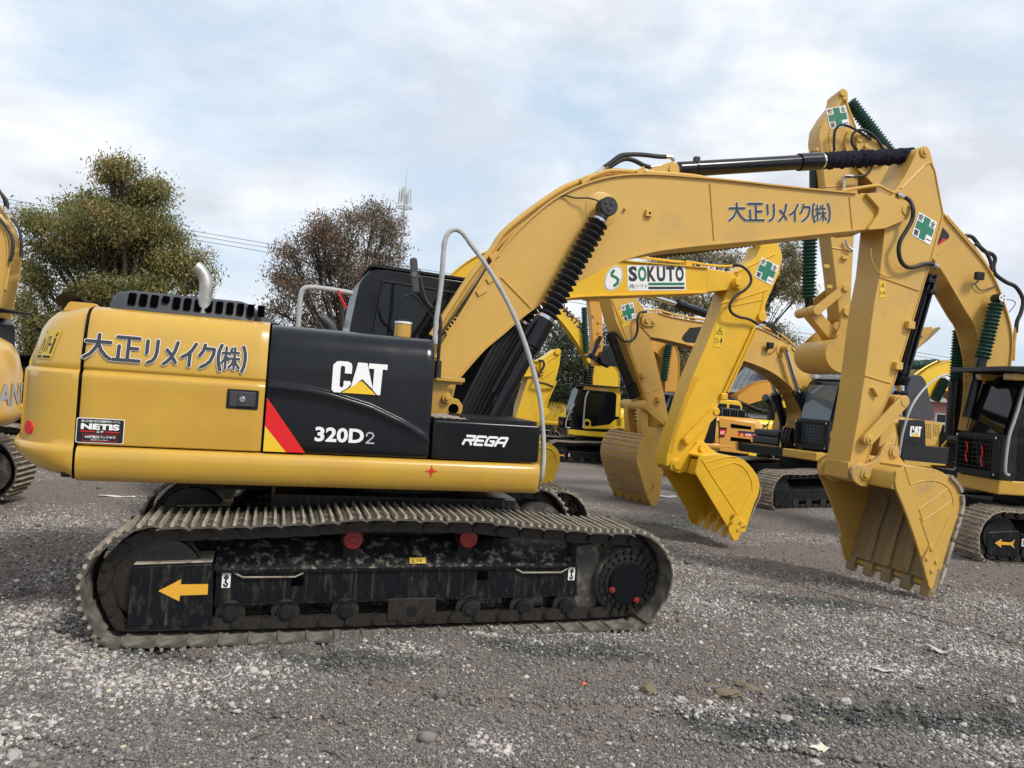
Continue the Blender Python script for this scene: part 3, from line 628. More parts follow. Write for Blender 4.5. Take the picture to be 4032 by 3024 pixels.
        for x, z in ((-.44, .648), (.478, .662)):
            mb = MB(); mb.ypin(x, z, Y(1.0), Y(1.25), .075, 24); mb.ypin(x, z, Y(1.11), Y(1.2), .088, 24); cr = obj('carrier_roller', mb, 'blackmatt', root)
            mb = MB(); mb.lathe((x, Y(1.248), z), (x, Y(1.285), z), [(0, .074), (.6, .074), (.8, .068), (.82, .05), (.7, .045), (.72, .028), (.95, .025)], 28); obj('red_cap', mb, 'redcap', cr)
            mb = MB(); mb.box(x - .055, x + .055, min(Y(1.05), Y(1.15)), max(Y(1.05), Y(1.15)), .42, .63); obj('roller_post', mb, 'blackmatt', cr)
        for x in (-1.29, -.90, -.46, .05, .52, .98, 1.36):
            mb = MB(); mb.lathe((x, Y(.98), .10), (x, Y(1.285), .10), [(0, .06), (.05, .10), (.3, .10), (.32, .085), (.68, .085), (.70, .105), (.88, .105), (.9, .065), (1, .06)], 28); rl = obj('track_roller', mb, 'chain', root)
            mb = MB(); mb.lathe((x, Y(1.28), .10), (x, Y(1.315), .10), [(0, .062), (.6, .062), (.65, .045), (1, .04)], 20); obj('roller_hub', mb, 'blackmatt', rl)
        mb = MB(); mb.prism(round_poly([(-.14, .20), (-.14, .03), (.0, .03), (.03, .012), (.12, .012), (.16, .03), (.24, .03), (.24, .20)], .015), Y(1.31), Y(1.29)); obj('track_guide', mb, 'chain', root, bevel=.004)
    # --- car body and slew ring
    mb = MB(); mb.box(-1.05, 1.0, -.86, .86, .38, .93); mb.prismx([(-1.0, .38), (-1.0, .58), (-.5, .80), (.5, .80), (1.0, .58), (1.0, .38)], -.8, -.35); mb.prismx([(-1.0, .38), (-1.0, .58), (-.5, .80), (.5, .80), (1.0, .58), (1.0, .38)], .35, .8)
    obj('car_body', mb, 'blackframe', root, bevel=.02)
    mb = MB(); mb.lathe((0, 0, .76), (0, 0, 1.06), [(0, .66), (.35, .66), (.36, .72), (.7, .72), (.72, .64), (1, .64)], 60); bolt_ring2 = [mb.cyl((.69 * math.cos(t), .69 * math.sin(t), .80), (.69 * math.cos(t), .69 * math.sin(t), .875), .022, n=8) for t in np.linspace(0, 2 * PI, 36, endpoint=False)]
    obj('slew_ring', mb, 'blackmatt', root)
    # --- upper frame and skirts
    mb = MB(); mb.box(-2.35, .95, -1.18, 1.18, 1.04, 1.27); obj('revolving_frame', mb, 'blackmatt', root)
    def skirt(y, sg, x0, x1, name='side_skirt'):
        prof = [(.0, 1.285), (-.012, 1.288), (-.045, 1.275), (-.062, 1.245), (-.066, 1.20), (-.058, 1.14), (-.035, 1.08), (0, 1.045), (.05, 1.035), (.06, 1.05)]
        mb = MB(); xs = [x0, x0 + .004] + list(np.linspace(x0 + .05, x1 - .06, 8)) + [x1 - .02, x1 - .004, x1]
        rows = []
        for x in xs:
            e = .02 * max(0, (x - (x1 - .06)) / .06) ** 2; rows.append([(x, y + sg * (a + (e if a < 0 else 0)), z) for a, z in prof])
        mb.grid(rows); mb.add(rows[-1], [tuple(range(len(prof)))]); mb.add(rows[0], [tuple(range(len(prof)))]); return obj(name, mb, 'tan', root, smooth=50)
    sk = skirt(-1.25, 1, -2.362, 1.035)
    skirt(1.25, -1, -2.362, 1.035)
    for x in (-.05, -.02, -.62, -1.5): 
        pass
    pl = side(.12, -1.3178, 1.205); t = MB()
    ring = [(.017 * math.cos(k * PI / 10), .017 * math.sin(k * PI / 10)) for k in range(21)]
    strokes(t, pl, [ring, [(-.045, 0), (.045, 0)], [(0, -.045), (0, .045)]], .0035, .002); obj('red_target_mark', t, 'red', sk, flat=True, recalc=False)
    # --- counterweight: lofted round the tail
    CWR = .43
    def cwloop(ins, insr, n=14):
        Rt = 2.985 - insr; yw = 1.285 - ins; rc = CWR; pts = [(-2.384, -yw)]
        cy = -yw + rc; cx = -math.sqrt((Rt - rc) ** 2 - cy ** 2); a1 = math.atan2(cy, cx) % (2 * PI)
        for k in range(n + 1): t = 1.5 * PI + (a1 - 1.5 * PI) * k / n; pts.append((min(-2.386, cx + rc * math.cos(t)), cy + rc * math.sin(t)))
        for k in range(1, 13): t = a1 + (PI - a1) * k / 12; pts.append((Rt * math.cos(t), Rt * math.sin(t)))
        return pts + [(x, -y) for x, y in pts[-2::-1]]
    lev = [(.20, .50, 1.046), (.10, .40, 1.046), (.035, .30, 1.05), (.012, .20, 1.075), (.002, .12, 1.11), (-.002, .06, 1.155), (-.004, .02, 1.20), (-.004, 0, 1.235), (-.004, 0, 1.262), (.004, .01, 1.278), (.010, .028, 1.290), (.010, .032, 1.33), (.006, .034, 1.55), (.005, .034, 1.74), (.006, .036, 1.783), (.018, .046, 1.797), (.032, .056, 1.81), (.022, .056, 1.835), (.022, .062, 1.86), (.035, .085, 1.95), (.060, .12, 2.08), (.080, .155, 2.15), (.105, .20, 2.205), (.145, .26, 2.24), (.22, .34, 2.262), (.33, .46, 2.275), (.55, .6, 2.282), (1.0, .9, 2.282)]
    rows = [[(x, y, z) for x, y in cwloop(a, b)] for a, b, z in lev]
    mb = MB(); mb.grid(rows); 
    cw = obj('counterweight', mb, 'tan', root, smooth=40)
    # things on the counterweight: placed on its skin
    def cwplane(ang, z):
        b = float(np.interp(z, [q[2] for q in lev], [q[1] for q in lev])); a = float(np.interp(z, [q[2] for q in lev], [q[0] for q in lev])); Rt = 2.985 - b; cy = -(1.285 - a) + CWR; cx = -math.sqrt((Rt - CWR) ** 2 - cy ** 2)
        n = Vector((math.cos(ang), math.sin(ang), 0)); return Plane2((cx + CWR * n.x, cy + CWR * n.y, z), (-n.y, n.x, 0), (0, 0, 1), n), cx, cy, CWR
    pl, cx, cy, rc = cwplane(R(222), 1.385); mb = MB(); mb.cyl(pl(0, 0, -.01), pl(0, 0, .008), .048, n=28); obj('red_reflector', mb, 'red', cw)
    a0 = R(238)   # warning sheet wrapped round the upper corner
    rows = []; rows2 = []
    def skin(a, z):
        q = cwplane(a, z)[0]; return tuple(q(0, 0, .005))
    for z in np.linspace(1.865, 2.075, 7): rows.append([skin(a, z) for a in np.linspace(R(216), R(238), 7)])
    mb = MB(); mb.grid(rows); ws = obj('warning_sticker', mb, 'decal_old', cw)
    mb = MB()
    def wp(u, v_, h=.003):
        s_ = skin(R(216) + R(22) * u, 1.865 + .21 * v_); a_ = R(216) + R(22) * u; return Vector(s_) + Vector((math.cos(a_), math.sin(a_), .25)) * h
    class WP:
        def __call__(s, a, b, h=0): return wp(a, b, .003 + h)
    W = WP()
    def bar(a, b, c, d, wd): 
        dx, dz = c - a, d - b; L = math.hypot(dx, dz); nx, nz = -dz / L * wd, dx / L * wd
        mb.add([wp(a + nx, b + nz), wp(c + nx, d + nz), wp(c - nx, d - nz), wp(a - nx, b - nz)], [(0, 1, 2, 3)])
    for q in [(.08, .9, .92, .9, .012), (.08, .2, .3, .2, .012), (.1, .25, .2, .7, .02), (.2, .7, .34, .25, .02), (.45, .25, .45, .75, .02), (.45, .75, .58, .75, .02), (.58, .75, .58, .25, .02), (.6, .5, .74, .5, .03), (.84, .2, .84, .72, .05), (.84, .78, .84, .86, .05), (.1, .08, .4, .08, .04), (.5, .08, .92, .08, .04)]: bar(*q)
    obj('pictogram', mb, 'inkblack', ws, flat=True, recalc=False)
    # lifting eye and cloth on the tail
    mb = MB(); mb.prism(round_poly([(-2.62, 2.22), (-2.36, 2.25), (-2.40, 2.30), (-2.58, 2.30)], .02), -.85, -.70); obj('lifting_eye', mb, 'tan', cw, bevel=.008)
    mb = MB(); mb.grid([[(-2.70 + .33 * u, -.80 + .35 * v_ , 2.29 + .075 * math.sin(PI * min(1, u * 1.3)) * (1 - .5 * v_) + .02 * math.sin(9 * u + 4 * v_) - .05 * v_) for u in np.linspace(0, 1, 12)] for v_ in np.linspace(0, 1, 8)]); obj('tail_mirror_cover', mb, 'plastic', cw)
    # --- side panels
    def flank(x0, x1, prof, sg, material, name, nseg=14, bulge=.012):
        mb = MB(); rows = []
        for x in np.linspace(x0, x1, nseg + 1):
            e = min((x - x0), (x1 - x)); ed = -.014 * max(0, 1 - e / .012)
            rows.append([(x, sg * (1.28 - a + (ed if 0 < i < len(prof) - 1 else 0)), z) for i, (a, z) in enumerate(prof)])
        mb.grid(rows); mb.add(rows[0], [tuple(range(len(prof)))]); mb.add(rows[-1], [tuple(range(len(prof)))]); return obj(name, mb, material, root, smooth=40)
    yprof = [(.06, 1.296), (.012, 1.296), (.002, 1.303), (0, 1.315), (.0, 1.5), (.0, 1.70), (-.004, 1.76), (-.002, 1.783), (.010, 1.797), (.026, 1.806), (.028, 1.816), (.016, 1.828), (.014, 1.84), (.030, 1.95), (.055, 2.08), (.075, 2.15), (.100, 2.205), (.14, 2.24), (.21, 2.262), (.32, 2.275), (.55, 2.285), (1.0, 2.285)]
    ypan = flank(-2.365, -1.165, yprof, -1, 'tan', 'engine_side_panel', 30)
    flank(-2.365, .11, [(a, z) for a, z in yprof], 1, 'tan', 'far_side_panel')
    # black panel with a swept crease
    bprof_n = 26; xs = np.linspace(-1.148, .098, 40); zs = range(46)
    cz = lambda x: np.interp(x, [-1.15, -.9, -.7, -.38, -.11, .1], [1.812, 1.80, 1.772, 1.692, 1.58, 1.465])
    mb = MB(); rows = []
    for x in xs:
        c = cz(x); r = []
        zz = np.concatenate([[1.296, 1.30], np.linspace(1.32, c - .05, 12), np.linspace(c - .04, c + .035, 14), np.linspace(c + .05, 2.10, 12), [2.15, 2.20, 2.235, 2.255, 2.262, 2.265]])
        for z in zz:
            a = np.interp(z, [1.296, 1.31, 1.95, 2.08, 2.15, 2.205, 2.235, 2.255, 2.262, 2.265], [.02, 0, .018, .045, .07, .11, .16, .24, .40, .9])
            fade = np.interp(x, [-1.15, -.2, .1], [1, .8, .35])
            a += fade * (.020 * float(sstep(c - .014, c + .012, z)) - .006 * math.exp(-((z - c + .03) / .03) ** 2)); e = min(x - xs[0], xs[-1] - x); a += .015 * max(0, 1 - e / .012)
            r.append((x, -(1.282 - a), z))
        rows.append(r)
    mb.grid(rows); mb.add(rows[0] + [(xs[0], -.3, 1.296)], [tuple(range(len(zs) + 1))]); mb.add(rows[-1] + [(xs[-1], -.3, 1.296)], [tuple(range(len(zs) + 1))]); bpan = obj('pump_side_panel', mb, 'black', root, smooth=50)
    # seams read as dark gaps: an added black backing stands in for their shade
    mb = MB(); mb.box(-2.36, .10, -1.20, -.9, 1.28, 1.95); ins_ = [(-(1.28 - a - .055), z - .02) for a, z in yprof[3:-3]]; mb.prismx([(ins_[0][0], 1.06)] + ins_ + [(-y, z) for y, z in ins_[::-1]] + [(-ins_[0][0], 1.06)], -2.46, -2.30); obj('seam_shade_backing', mb, 'blackmatt', root)
    # lettering on the yellow panel
    jp_name(ypan, side(-2.375, -1.271, 1.885, rot=R(-.2), lean=.22), 1.085, .185)
    pl = side(-2.375, -1.2805, 1.31); b = decal('certification_plate', ypan, pl, round_poly(rect(0, 0, .298, .172), .012), 'white', .002)
    t = MB(); polyd(t, pl, round_poly(rect(.005, .005, .293, .167), .010), .0035); obj('plate_ground', t, 'inkblack', b, flat=True)
    t = MB(); text(t, pl, '国土交通省 新技術情報提供システム', .03, .143, .24, .017, .01, h=.0045); text(t, pl, 'NETIS', .028, .093, .24, .042, .055, h=.0045); text(t, pl, '登 録', .125, .072, .045, .015, .02, h=.0045)
    text(t, pl, 'AIS機能付バックホウ', .055, .033, .19, .02, .02, h=.0045); text(t, pl, '登録番号:CG-150005-A', .095, .018, .11, .009, 0, h=.0045); obj('plate_writing', t, 'white', b, flat=True, recalc=False)
    t = MB(); polyd(t, pl, rect(.028, .076, .118, .083), .0046); polyd(t, pl, rect(.178, .076, .268, .083), .0046); strokes(t, pl, [[(.045, .013), (.252, .013), (.252, .06), (.045, .06), (.045, .013)]], .0012, .0046); obj('red_bars', t, 'red', b, flat=True, recalc=False)
    mb = MB(); mb.prism(round_poly(rect(-1.425, 1.603, -1.205, 1.747), .012), -1.286, -1.27); la = obj('door_latch', mb, 'blackmatt', ypan, bevel=.004)
    mb = MB(); mb.prism(round_poly(rect(-1.405, 1.62, -1.225, 1.732), .008), -1.292, -1.284); mb.prism(round_poly(rect(-1.345, 1.625, -1.235, 1.728), .008), -1.302, -1.29); obj('latch_paddle', mb, 'plastic', la, bevel=.004)
    mb = MB(); mb.ypin(-1.315, 1.675, -1.309, -1.30, .021, 20); obj('key_lock', mb, 'chrome', la, bevel=.003)
    # lettering on the black panel
    cat_logo(bpan, side(-.695, -1.262, 1.772, lean=.04), .42, .24)
    pl = side(-.785, -1.2855, 1.393); t = MB()
    DG = [[(0, .62), (.02, .9), (.2, 1), (.55, 1), (.72, .9), (.72, .62), (.6, .53), (.74, .42), (.74, .12), (.56, 0), (.18, 0), (0, .12), (0, .38), (.28, .38), (.28, .2), (.46, .2), (.46, .43), (.22, .43), (.22, .62), (.44, .62), (.44, .8), (.28, .8), (.28, .62)]]
    text(t, pl, '320D', 0, 0, .365, .112, .035, h=.002, spacing=1.02); obj('model_number', t, 'white', bpan, flat=True, recalc=False)
    t = MB(); strokes(t, pl, [[(.385, .06), (.388, .078), (.405, .086), (.428, .082), (.438, .066), (.43, .048), (.385, .006), (.442, .006)], ], .0055, .002); obj('model_suffix', t, 'grey', bpan, flat=True, recalc=False)
    pl = side(0, -1.2835, 0); decal('red_stripe', bpan, pl, [(-1.146, 1.70), (-.845, 1.302), (-.985, 1.302), (-1.146, 1.49)], 'red'); decal('yellow_corner', bpan, pl, [(-1.146, 1.49), (-.985, 1.302), (-1.146, 1.302)], 'decal_yellow')
    # storage box
    mb = MB(); mb.prism(round_poly(rect(.115, 1.298, 1.02, 1.607), .025), -1.285, -.55); sb = obj('storage_box', mb, 'black', root, bevel=.022, segs=3)
    mb = MB(); mb.box(.12, .99, -1.26, -.52, 1.609, 1.62); mb.box(.40, 1.0, -1.24, -.5, 1.622, 1.636); obj('step_plate', mb, 'blackmatt', sb)
    mb = MB(); mb.grid([[(x, y, 1.621 + .012 * random.random()) for x in np.linspace(.13, .42, 12)] for y in np.linspace(-1.25, -.6, 8)]); obj('mud_crust', mb, 'steelpale', sb)
    pl = side(.365, -1.2855, 1.428, rot=R(-.5)); t = MB()
    LT = [[(0, 0), (.05, .5), (.62, .5)], [(.10, 1), (.75, 1), (.72, .52), (.42, .5), (.66, 0)],
          [(1.62, 1), (1.0, 1), (.92, 0), (1.55, 0)], [(1.0, .5), (1.5, .5)],
          [(2.55, 1), (1.95, 1), (1.82, .75), (1.8, .05), (2.4, 0), (2.44, .5), (2.15, .5)],
          [(2.65, 0), (2.72, .75), (2.9, 1), (3.42, 1), (3.35, 0)], [(2.75, .4), (3.3, .4)]]
    strokes(t, pl, [[(a * .102 + b * .022, b * .066) for a, b in ln] for ln in LT], .0095, .002); obj('white_lettering', t, 'white', sb, flat=True, recalc=False)
    # --- engine hood
    def hoodrow(x, inset):
        ys, ye, h = -1.02 + inset, 1.0 - inset, 2.425
        return [(x, ys, 2.27), (x, ys + .02, 2.33), (x, ys + .05, 2.385), (x, ys + .10, 2.415), (x, ys + .18, h), (x, ye - .15, h), (x, ye - .05, 2.38), (x, ye, 2.27)]
    mb = MB(); xs = [(-2.30, .10, .10), (-2.28, .04, .05), (-2.24, .01, .015), (-2.18, 0, 0), (-1.4, 0, 0), (-1.34, .01, .015), (-1.26, .05, .06), (-1.17, .10, .12), (-1.10, .12, .15)]
    mb.grid([[(x, y, 2.27 + (z - 2.27) * (1 - d / .16)) for x_, y, z in hoodrow(x, i)] for x, i, d in xs]); hood = obj('engine_hood', mb, 'plastic', root, smooth=50)
    for k in range(13):
        x = -2.165 + k * .075; z0 = 2.305 if k != 3 else 2.345
        mb = MB(); mb.prism(round_poly(rect(x, z0, x + .050, 2.398), .014), -1.022, -.985, round_poly(rect(x, z0, x + .050, 2.398), .014)); 
        v = [(a, b + (.0 if c < 2.34 else (c - 2.34) * .72), c) for a, b, c in mb.v]; mb.v = v; obj('hood_vent', mb, 'void', hood)
    ep = A.PP([(802, 1235), (808, 1180), (813, 1140), (812, 1112), (803, 1085), (789, 1064), (772, 1050)], -.96)
    mb = MB(); mb.tube(ep, [.047, .047, .050, .047, .046, .049], 20, 5); mb.cyl(ep[0], Vector(ep[0]).lerp(Vector(ep[1]), 1.2), .054, n=20); obj('exhaust_pipe', mb, 'alu', root)
    # --- fuel cap / precleaner
    mb = MB(); mb.cyl((-.105, -.80, 2.24), (-.105, -.80, 2.375), .070, n=28); fc = obj('air_precleaner', mb, 'tan', root, bevel=.004)
    mb = MB(); mb.cyl((-.105, -.80, 2.375), (-.105, -.80, 2.392), .074, n=28); obj('cap_rim', mb, 'white', fc); mb = MB(); mb.cyl((-.10, -.80, 2.39), (-.10, -.80, 2.415), .048, n=20); obj('cap_lid', mb, 'rubber', fc)
    # --- cab on the far side
    y0, y1 = .36, 1.30
    prof = round_poly([(-.50, 1.30), (-.435, 2.40), (-.375, 2.84), (-.27, 2.985), (-.10, 3.0), (1.0, 2.96), (1.13, 2.86), (1.35, 2.2), (1.32, 1.55), (1.1, 1.30)], .07)
    mb = MB(); mb.prism(prof, y0 + .03, y1); cab = obj('cab', mb, 'black', root, bevel=.03, segs=3)
    mb = MB(); mb.prism(round_poly([(-.205, 2.33), (-.15, 2.86), (.98, 2.80), (1.20, 2.25), (1.15, 1.75), (-.20, 1.75)], .06), y0 + .014, y0 + .04); obj('cab_window', mb, 'glass', cab, bevel=.006)
    mb = MB(); mb.tube([(-.215, y0 + .012, 2.2), (-.155, y0 + .012, 2.87), (.99, y0 + .012, 2.81)], .012, 6); mb.tube([(.02, y0 + .008, 2.30), (.04, y0 + .008, 2.68), (.10, y0 + .008, 2.75), (.2, y0 + .008, 2.74), (.60, y0 + .008, 2.30)], .009, 6, 4); obj('window_seal', mb, 'rubber', cab)
    mb = MB(); mb.box(.40, .5, y0 + .012, y0 + .03, 1.9, 2.75); obj('window_bar', mb, 'blackmatt', cab)
    mb = MB(); mb.prism(round_poly([(-.30, 3.0), (1.0, 2.965), (1.0, 2.99), (-.25, 3.028)], .01), y0 + .02, y1 - .02); obj('cab_roof', mb, 'blackmatt', cab, bevel=.01)
    mb = MB(); mb.box(.20, .95, .28, .34, 1.3, 2.30); obj('cab_side_cover', mb, 'blackmatt', root)
    # --- mirror
    mb = MB(); ml = A.LL(cs([(925, 325), (965, 328), (980, 535), (940, 535)], .663, 1000, 800), -.95); mb.prism(round_poly(ml, .03), -.99, -.93); mi = obj('mirror', mb, 'plastic', root, bevel=.008)
    mb = MB(); mb.tube(A.PP(cs([(960, 430), (985, 440), (1000, 510), (1030, 590), (1085, 640), (1105, 680), (1108, 760), (1100, 850), (1092, 960), (1090, 1030)], .663, 1000, 800), -.97), .015, 10, 4); mb.cyl(A.P(1725, 1420, -.97), A.P(1722, 1488, -.97), .03, n=12); obj('mirror_arm', mb, 'rubber', mi)
    mb = MB(); mb.cyl(A.P(1632, 1080, -.985), A.P(1632, 1080, -1.0), .02, n=12); obj('mirror_pivot', mb, 'chrome', mi)
    # --- handrails in foam wrap
    hp = [(1075, 835), (1082, 700), (1110, 500), (1125, 300), (1135, 220), (1160, 172), (1200, 158), (1240, 180), (1300, 260), (1400, 400), (1500, 575), (1580, 750), (1640, 930), (1690, 1120), (1712, 1280), (1720, 1480), (1712, 1610), (1690, 1650)]
    pts = cs(hp, .663, 1000, 800); ys = np.interp(range(len(pts)), [0, 6, 9, 16, 17], [-1.02, -1.02, -1.08, -1.22, -1.16])
    mb = MB(); mb.tube([A.P(a, b, y) for (a, b), y in zip(pts, ys)], [.0185 + .004 * random.random() for _ in range((len(pts) - 1) * 6 + 1)], 12, 6); obj('wrapped_handrail', mb, 'wrap', root)
    mb = MB(); mb.tube(A.PP(cs([(262, 735), (268, 640), (278, 545), (295, 510), (330, 500), (450, 512), (585, 535)], .663, 1000, 800), .28), .025, 12, 5); obj('roof_handrail', mb, 'wrap', root)
    mb = MB(); mb.tube(A.PP(cs([(500, 518), (520, 570), (545, 620)], .663, 1000, 800), .24), .012, 6, 3); obj('red_ribbon', mb, 'red', root)
    # --- boom mounting bracket
    br = A.LL(cs([(1040, 1040), (1235, 1047), (1238, 1078), (1165, 1078), (1140, 1100), (1165, 1130), (1175, 1155), (1215, 1165), (1240, 1200), (1238, 1235), (1220, 1262), (1200, 1285), (1040, 1285)], .663, 1000, 800), -.36)
    mb = MB(); mb.prism(br, .31, .36); obj('boom_bracket', mb, 'tan', root, bevel=.005); mb = MB(); mb.prism(br, -.36, -.31); bk = obj('boom_bracket', mb, 'tan', root, bevel=.005)
    x, z = A.L(1757, 1568, -.36); mb = MB(); mb.ypin(x, z, -.40, -.35, .045, 24); mb.ypin(x, z, -.425, -.39, .022, 6); obj('boom_pin', mb, 'tan', bk, bevel=.004)
    x, z = A.L(1786, 1610, -.365); mb = MB(); mb.ypin(x, z, -.3635, -.355, .048, 28); obj('bracket_hole', mb, 'void', bk)
    x, z = A.L(1810, 1497, -.40); mb = MB(); mb.box(x - .23, x + .04, -.44, -.30, z - .02, z + .02); obj('bracket_step', mb, 'tan', bk, bevel=.006)
    # --- boom
    c2 = (.663, 1000, 800); W = .225
    top = [(1690, 1470), (1715, 1405), (1733, 1376), (1906, 1088), (1982, 974), (2080, 871), (2188, 784), (2297, 730), (2405, 700), (2514, 690), (2622, 693), (2785, 706), (2900, 717), (3194, 749), (3369, 764), (3398, 768)]
    bot = [(3398, 900), (3194, 921), (3025, 939), (2850, 955), (2703, 969), (2568, 988), (2459, 1018), (2378, 1050), (2297, 1094), (2188, 1153), (2074, 1229), (1971, 1316), (1895, 1381), (1800, 1490), (1780, 1585), (1700, 1585)]
    tl = A.LL(top, -W); bl = A.LL(bot, -W); ts = crom2(tl[1:-1], 5); bs = crom2(bl[:-2], 5)
    mb = MB(); mb.prism([tl[0]] + ts + [tl[-1]] + bs + bl[-2:], -W, W); boom = obj('boom', mb, 'tanmatt', root, smooth=25)
    mb = MB(); mb.slab(ts, .016, -W - .028, W + .028); mb.slab(bs, .016, -W - .03, W + .03); obj('boom_flange', mb, 'tanmatt', boom, smooth=25)
    for a, b in (((2796, 722), (2812, 946)), ((1972, 1090), (2100, 1222)), ((3345, 775), (3357, 902))):
        p, q = A.P(*a, -W - .004), A.P(*b, -W - .004); mb = MB(); mb.tube([p, q], .008, 6); obj('weld_seam', mb, 'tanmatt', boom)
    mb = MB(); x, z = A.L(2368, 825, -W); mb.lathe((x, -W + .01, z), (x, -W - .008, z), [(0, .175), (.8, .175), (1, .165)], 44); 
    obj('boss_plate', mb, 'tanmatt', boom)
    q0, q1 = Vector(A.P(2868, 874, -W)), Vector(A.P(3278, 872, -W)); qd = q1 - q0; ql = qd.length; qd.normalize()
    jp_name(boom, Plane2(q0 + Vector((0, -.001, 0)), qd, (-qd.z, 0, qd.x), (0, -1, 0)), ql, .205)
    for px, py, s in ((2551, 841, .035), (2458, 825, .012)):
        x, z = A.L(px, py, -W); mb = MB(); mb.box(x - s, x + s, -W - .035, -W + .01, z - s, z + s); obj('hose_clip', mb, 'tanmatt', boom, bevel=.004)
    x, z = A.L(2551, 841, -W); mb = MB(); mb.ypin(x + .005, z, -W - .037, -W - .03, .012, 12); obj('bolt_hole', mb, 'void', boom)
    # boom pipework along the back
    c5 = (.5425, 1700, 600)
    def pipe(name, pts, y, r, material='tanmatt', sub=5, parent=boom, n=10):
        mb = MB(); yy = y if isinstance(y, list) else [y] * len(pts)
        mb.tube([A.P(a, b, q) for (a, b), q in zip(pts, yy)], r, n, sub); return obj(name, mb, material, parent)
    p1 = cs([(0, 1330), (60, 1240), (290, 890), (430, 720), (500, 610), (580, 530), (720, 420), (930, 275), (1060, 215), (1180, 170), (1290, 135), (1480, 140), (1700, 155), (1900, 172), (1985, 188), (2060, 205)], *c5)
    pipe('hydraulic_pipe', p1, -.20, .022, sub=3); pipe('hydraulic_pipe', [(a + 8, b + 12) for a, b in p1[1:]], -.135, .02, sub=3); pipe('hydraulic_pipe', [(a - 6, b - 2) for a, b in p1], .10, .02, sub=3)
    pipe('hydraulic_pipe', cs([(60, 1290), (300, 930), (470, 700), (600, 570), (780, 430), (930, 320), (1060, 250), (1160, 205), (1250, 180), (1275, 188), (1240, 200)], *c5), -.17, .016)
    pipe('hydraulic_hose', cs([(70, 1330), (330, 950), (440, 780), (560, 640), (700, 500), (850, 375), (920, 320)], *c5), -.21, .012, 'rubber')
    for px, py in ((1936, 1010), (1925, 1100), (2290, 712), (2508, 678), (1885, 1148)):
        x, z = A.L(px, py, -.15); mb = MB(); mb.box(x - .05, x + .05, -.24, .1, z - .035, z + .02); mb.v = [(x + (a - x) * .8 - (c - z) * .6, b, z + (c - z) * .8 + (a - x) * .6) for a, b, c in mb.v]; obj('pipe_clamp', mb, 'tanmatt', boom, bevel=.005)
    q = A.LL(cs([(85, 1310), (165, 1195), (185, 1205), (110, 1325)], *c5), -W); mb = MB(); mb.prism(q, -W - .02, -W + .0); ap = obj('anchor_plate', mb, 'tanmatt', boom, bevel=.003)
    mb = MB()
    for k in range(5):
        x, z = A.L(1700 + .5425 * (98 + 17.5 * k), 600 + .5425 * (1308 - 24 * k), -W - .02); mb.ypin(x, z, -W - .024, -W - .018, .012, 8)
    obj('bolt_holes', mb, 'void', ap)
    for pts, y in ((cs([(1250, 110), (1300, 75), (1370, 25), (1450, 15), (1540, 18), (1640, 30), (1700, 32)], *c5), -.12), (cs([(1270, 125), (1330, 80), (1400, 48), (1470, 60), (1540, 95), (1600, 112)], *c5), .02)):
        pipe('spiral_hose', pts, y, .024, 'rubber', 6)
    for a, b in (((1195, 155), (1275, 95)), ((1690, 30), (1745, 35)), ((1740, 32), (1760, 65)), ((1590, 108), (1660, 95))):
        mb = MB(); mb.cyl(A.P(*cs([a], *c5)[0], -.12), A.P(*cs([b], *c5)[0], -.12), .022, n=12); obj('hose_fitting', mb, 'chrome', boom)
    # stick cylinder foot on the boom
    ft = A.LL(cs([(1500, 155), (1720, 72), (1750, 65), (1785, 80), (1798, 110), (1800, 162)], *c5), -.17)
    mb = MB(); mb.prism(ft, .13, .17); obj('cylinder_lug', mb, 'tanmatt', boom, bevel=.006); mb = MB(); mb.prism(ft, -.17, -.13); lug = obj('cylinder_lug', mb, 'tanmatt', boom, bevel=.006)
    x, z = A.L(*cs([(1752, 122)], *c5)[0], -.17); mb = MB(); mb.ypin(x, z, -.185, .185, .055, 24); obj('lug_pin', mb, 'tanmatt', lug, bevel=.006)
    a = A.P(2670, 668, 0); b = A.P(3195, 636, 0); mb = MB(); mb.cyl(a, b, .082, n=32); d = (Vector(b) - Vector(a)).normalized(); mb.cyl(Vector(b) - d * .18, Vector(b) + d * .12, .098, n=32); mb.cyl(Vector(a) + d * .2, Vector(a) + d * .23, .09, n=24)
    sc = obj('stick_cylinder', mb, 'black', root, bevel=.006)
    mb = MB(); p = A.P(2742, 640, 0); mb.box(p[0] - .03, p[0] + .03, -.03, .03, p[2] - .02, p[2] + .06); obj('cylinder_clamp', mb, 'rubber', sc, bevel=.006)
    c = A.P(3600, 612, 0); e = Vector(b) + d * .12; mb = MB(); mb.cyl(e, c, .05, n=20); obj('cylinder_rod', mb, 'chrome', sc)
    mb = MB(); mb.cyl(e, e + d * .03, .088, n=24); obj('rod_collar', mb, 'chrome', sc)
    L = (Vector(c) - e).length; prof = []; nseg = 46
    for k in range(nseg + 1): t = k / nseg; prof.append((t * .93 + .035, .088 + .013 * math.sin(k * 2.1) + .010 * random.uniform(-1, 1)))
    mb = MB(); mb.lathe(e, c, prof, 26)
    mb.v = [tuple(Vector(v_) + Vector((0, rng.normal(0, .005), rng.normal(0, .005)))) for v_ in mb.v]; obj('rod_cover', mb, 'cloth', sc, smooth=80)
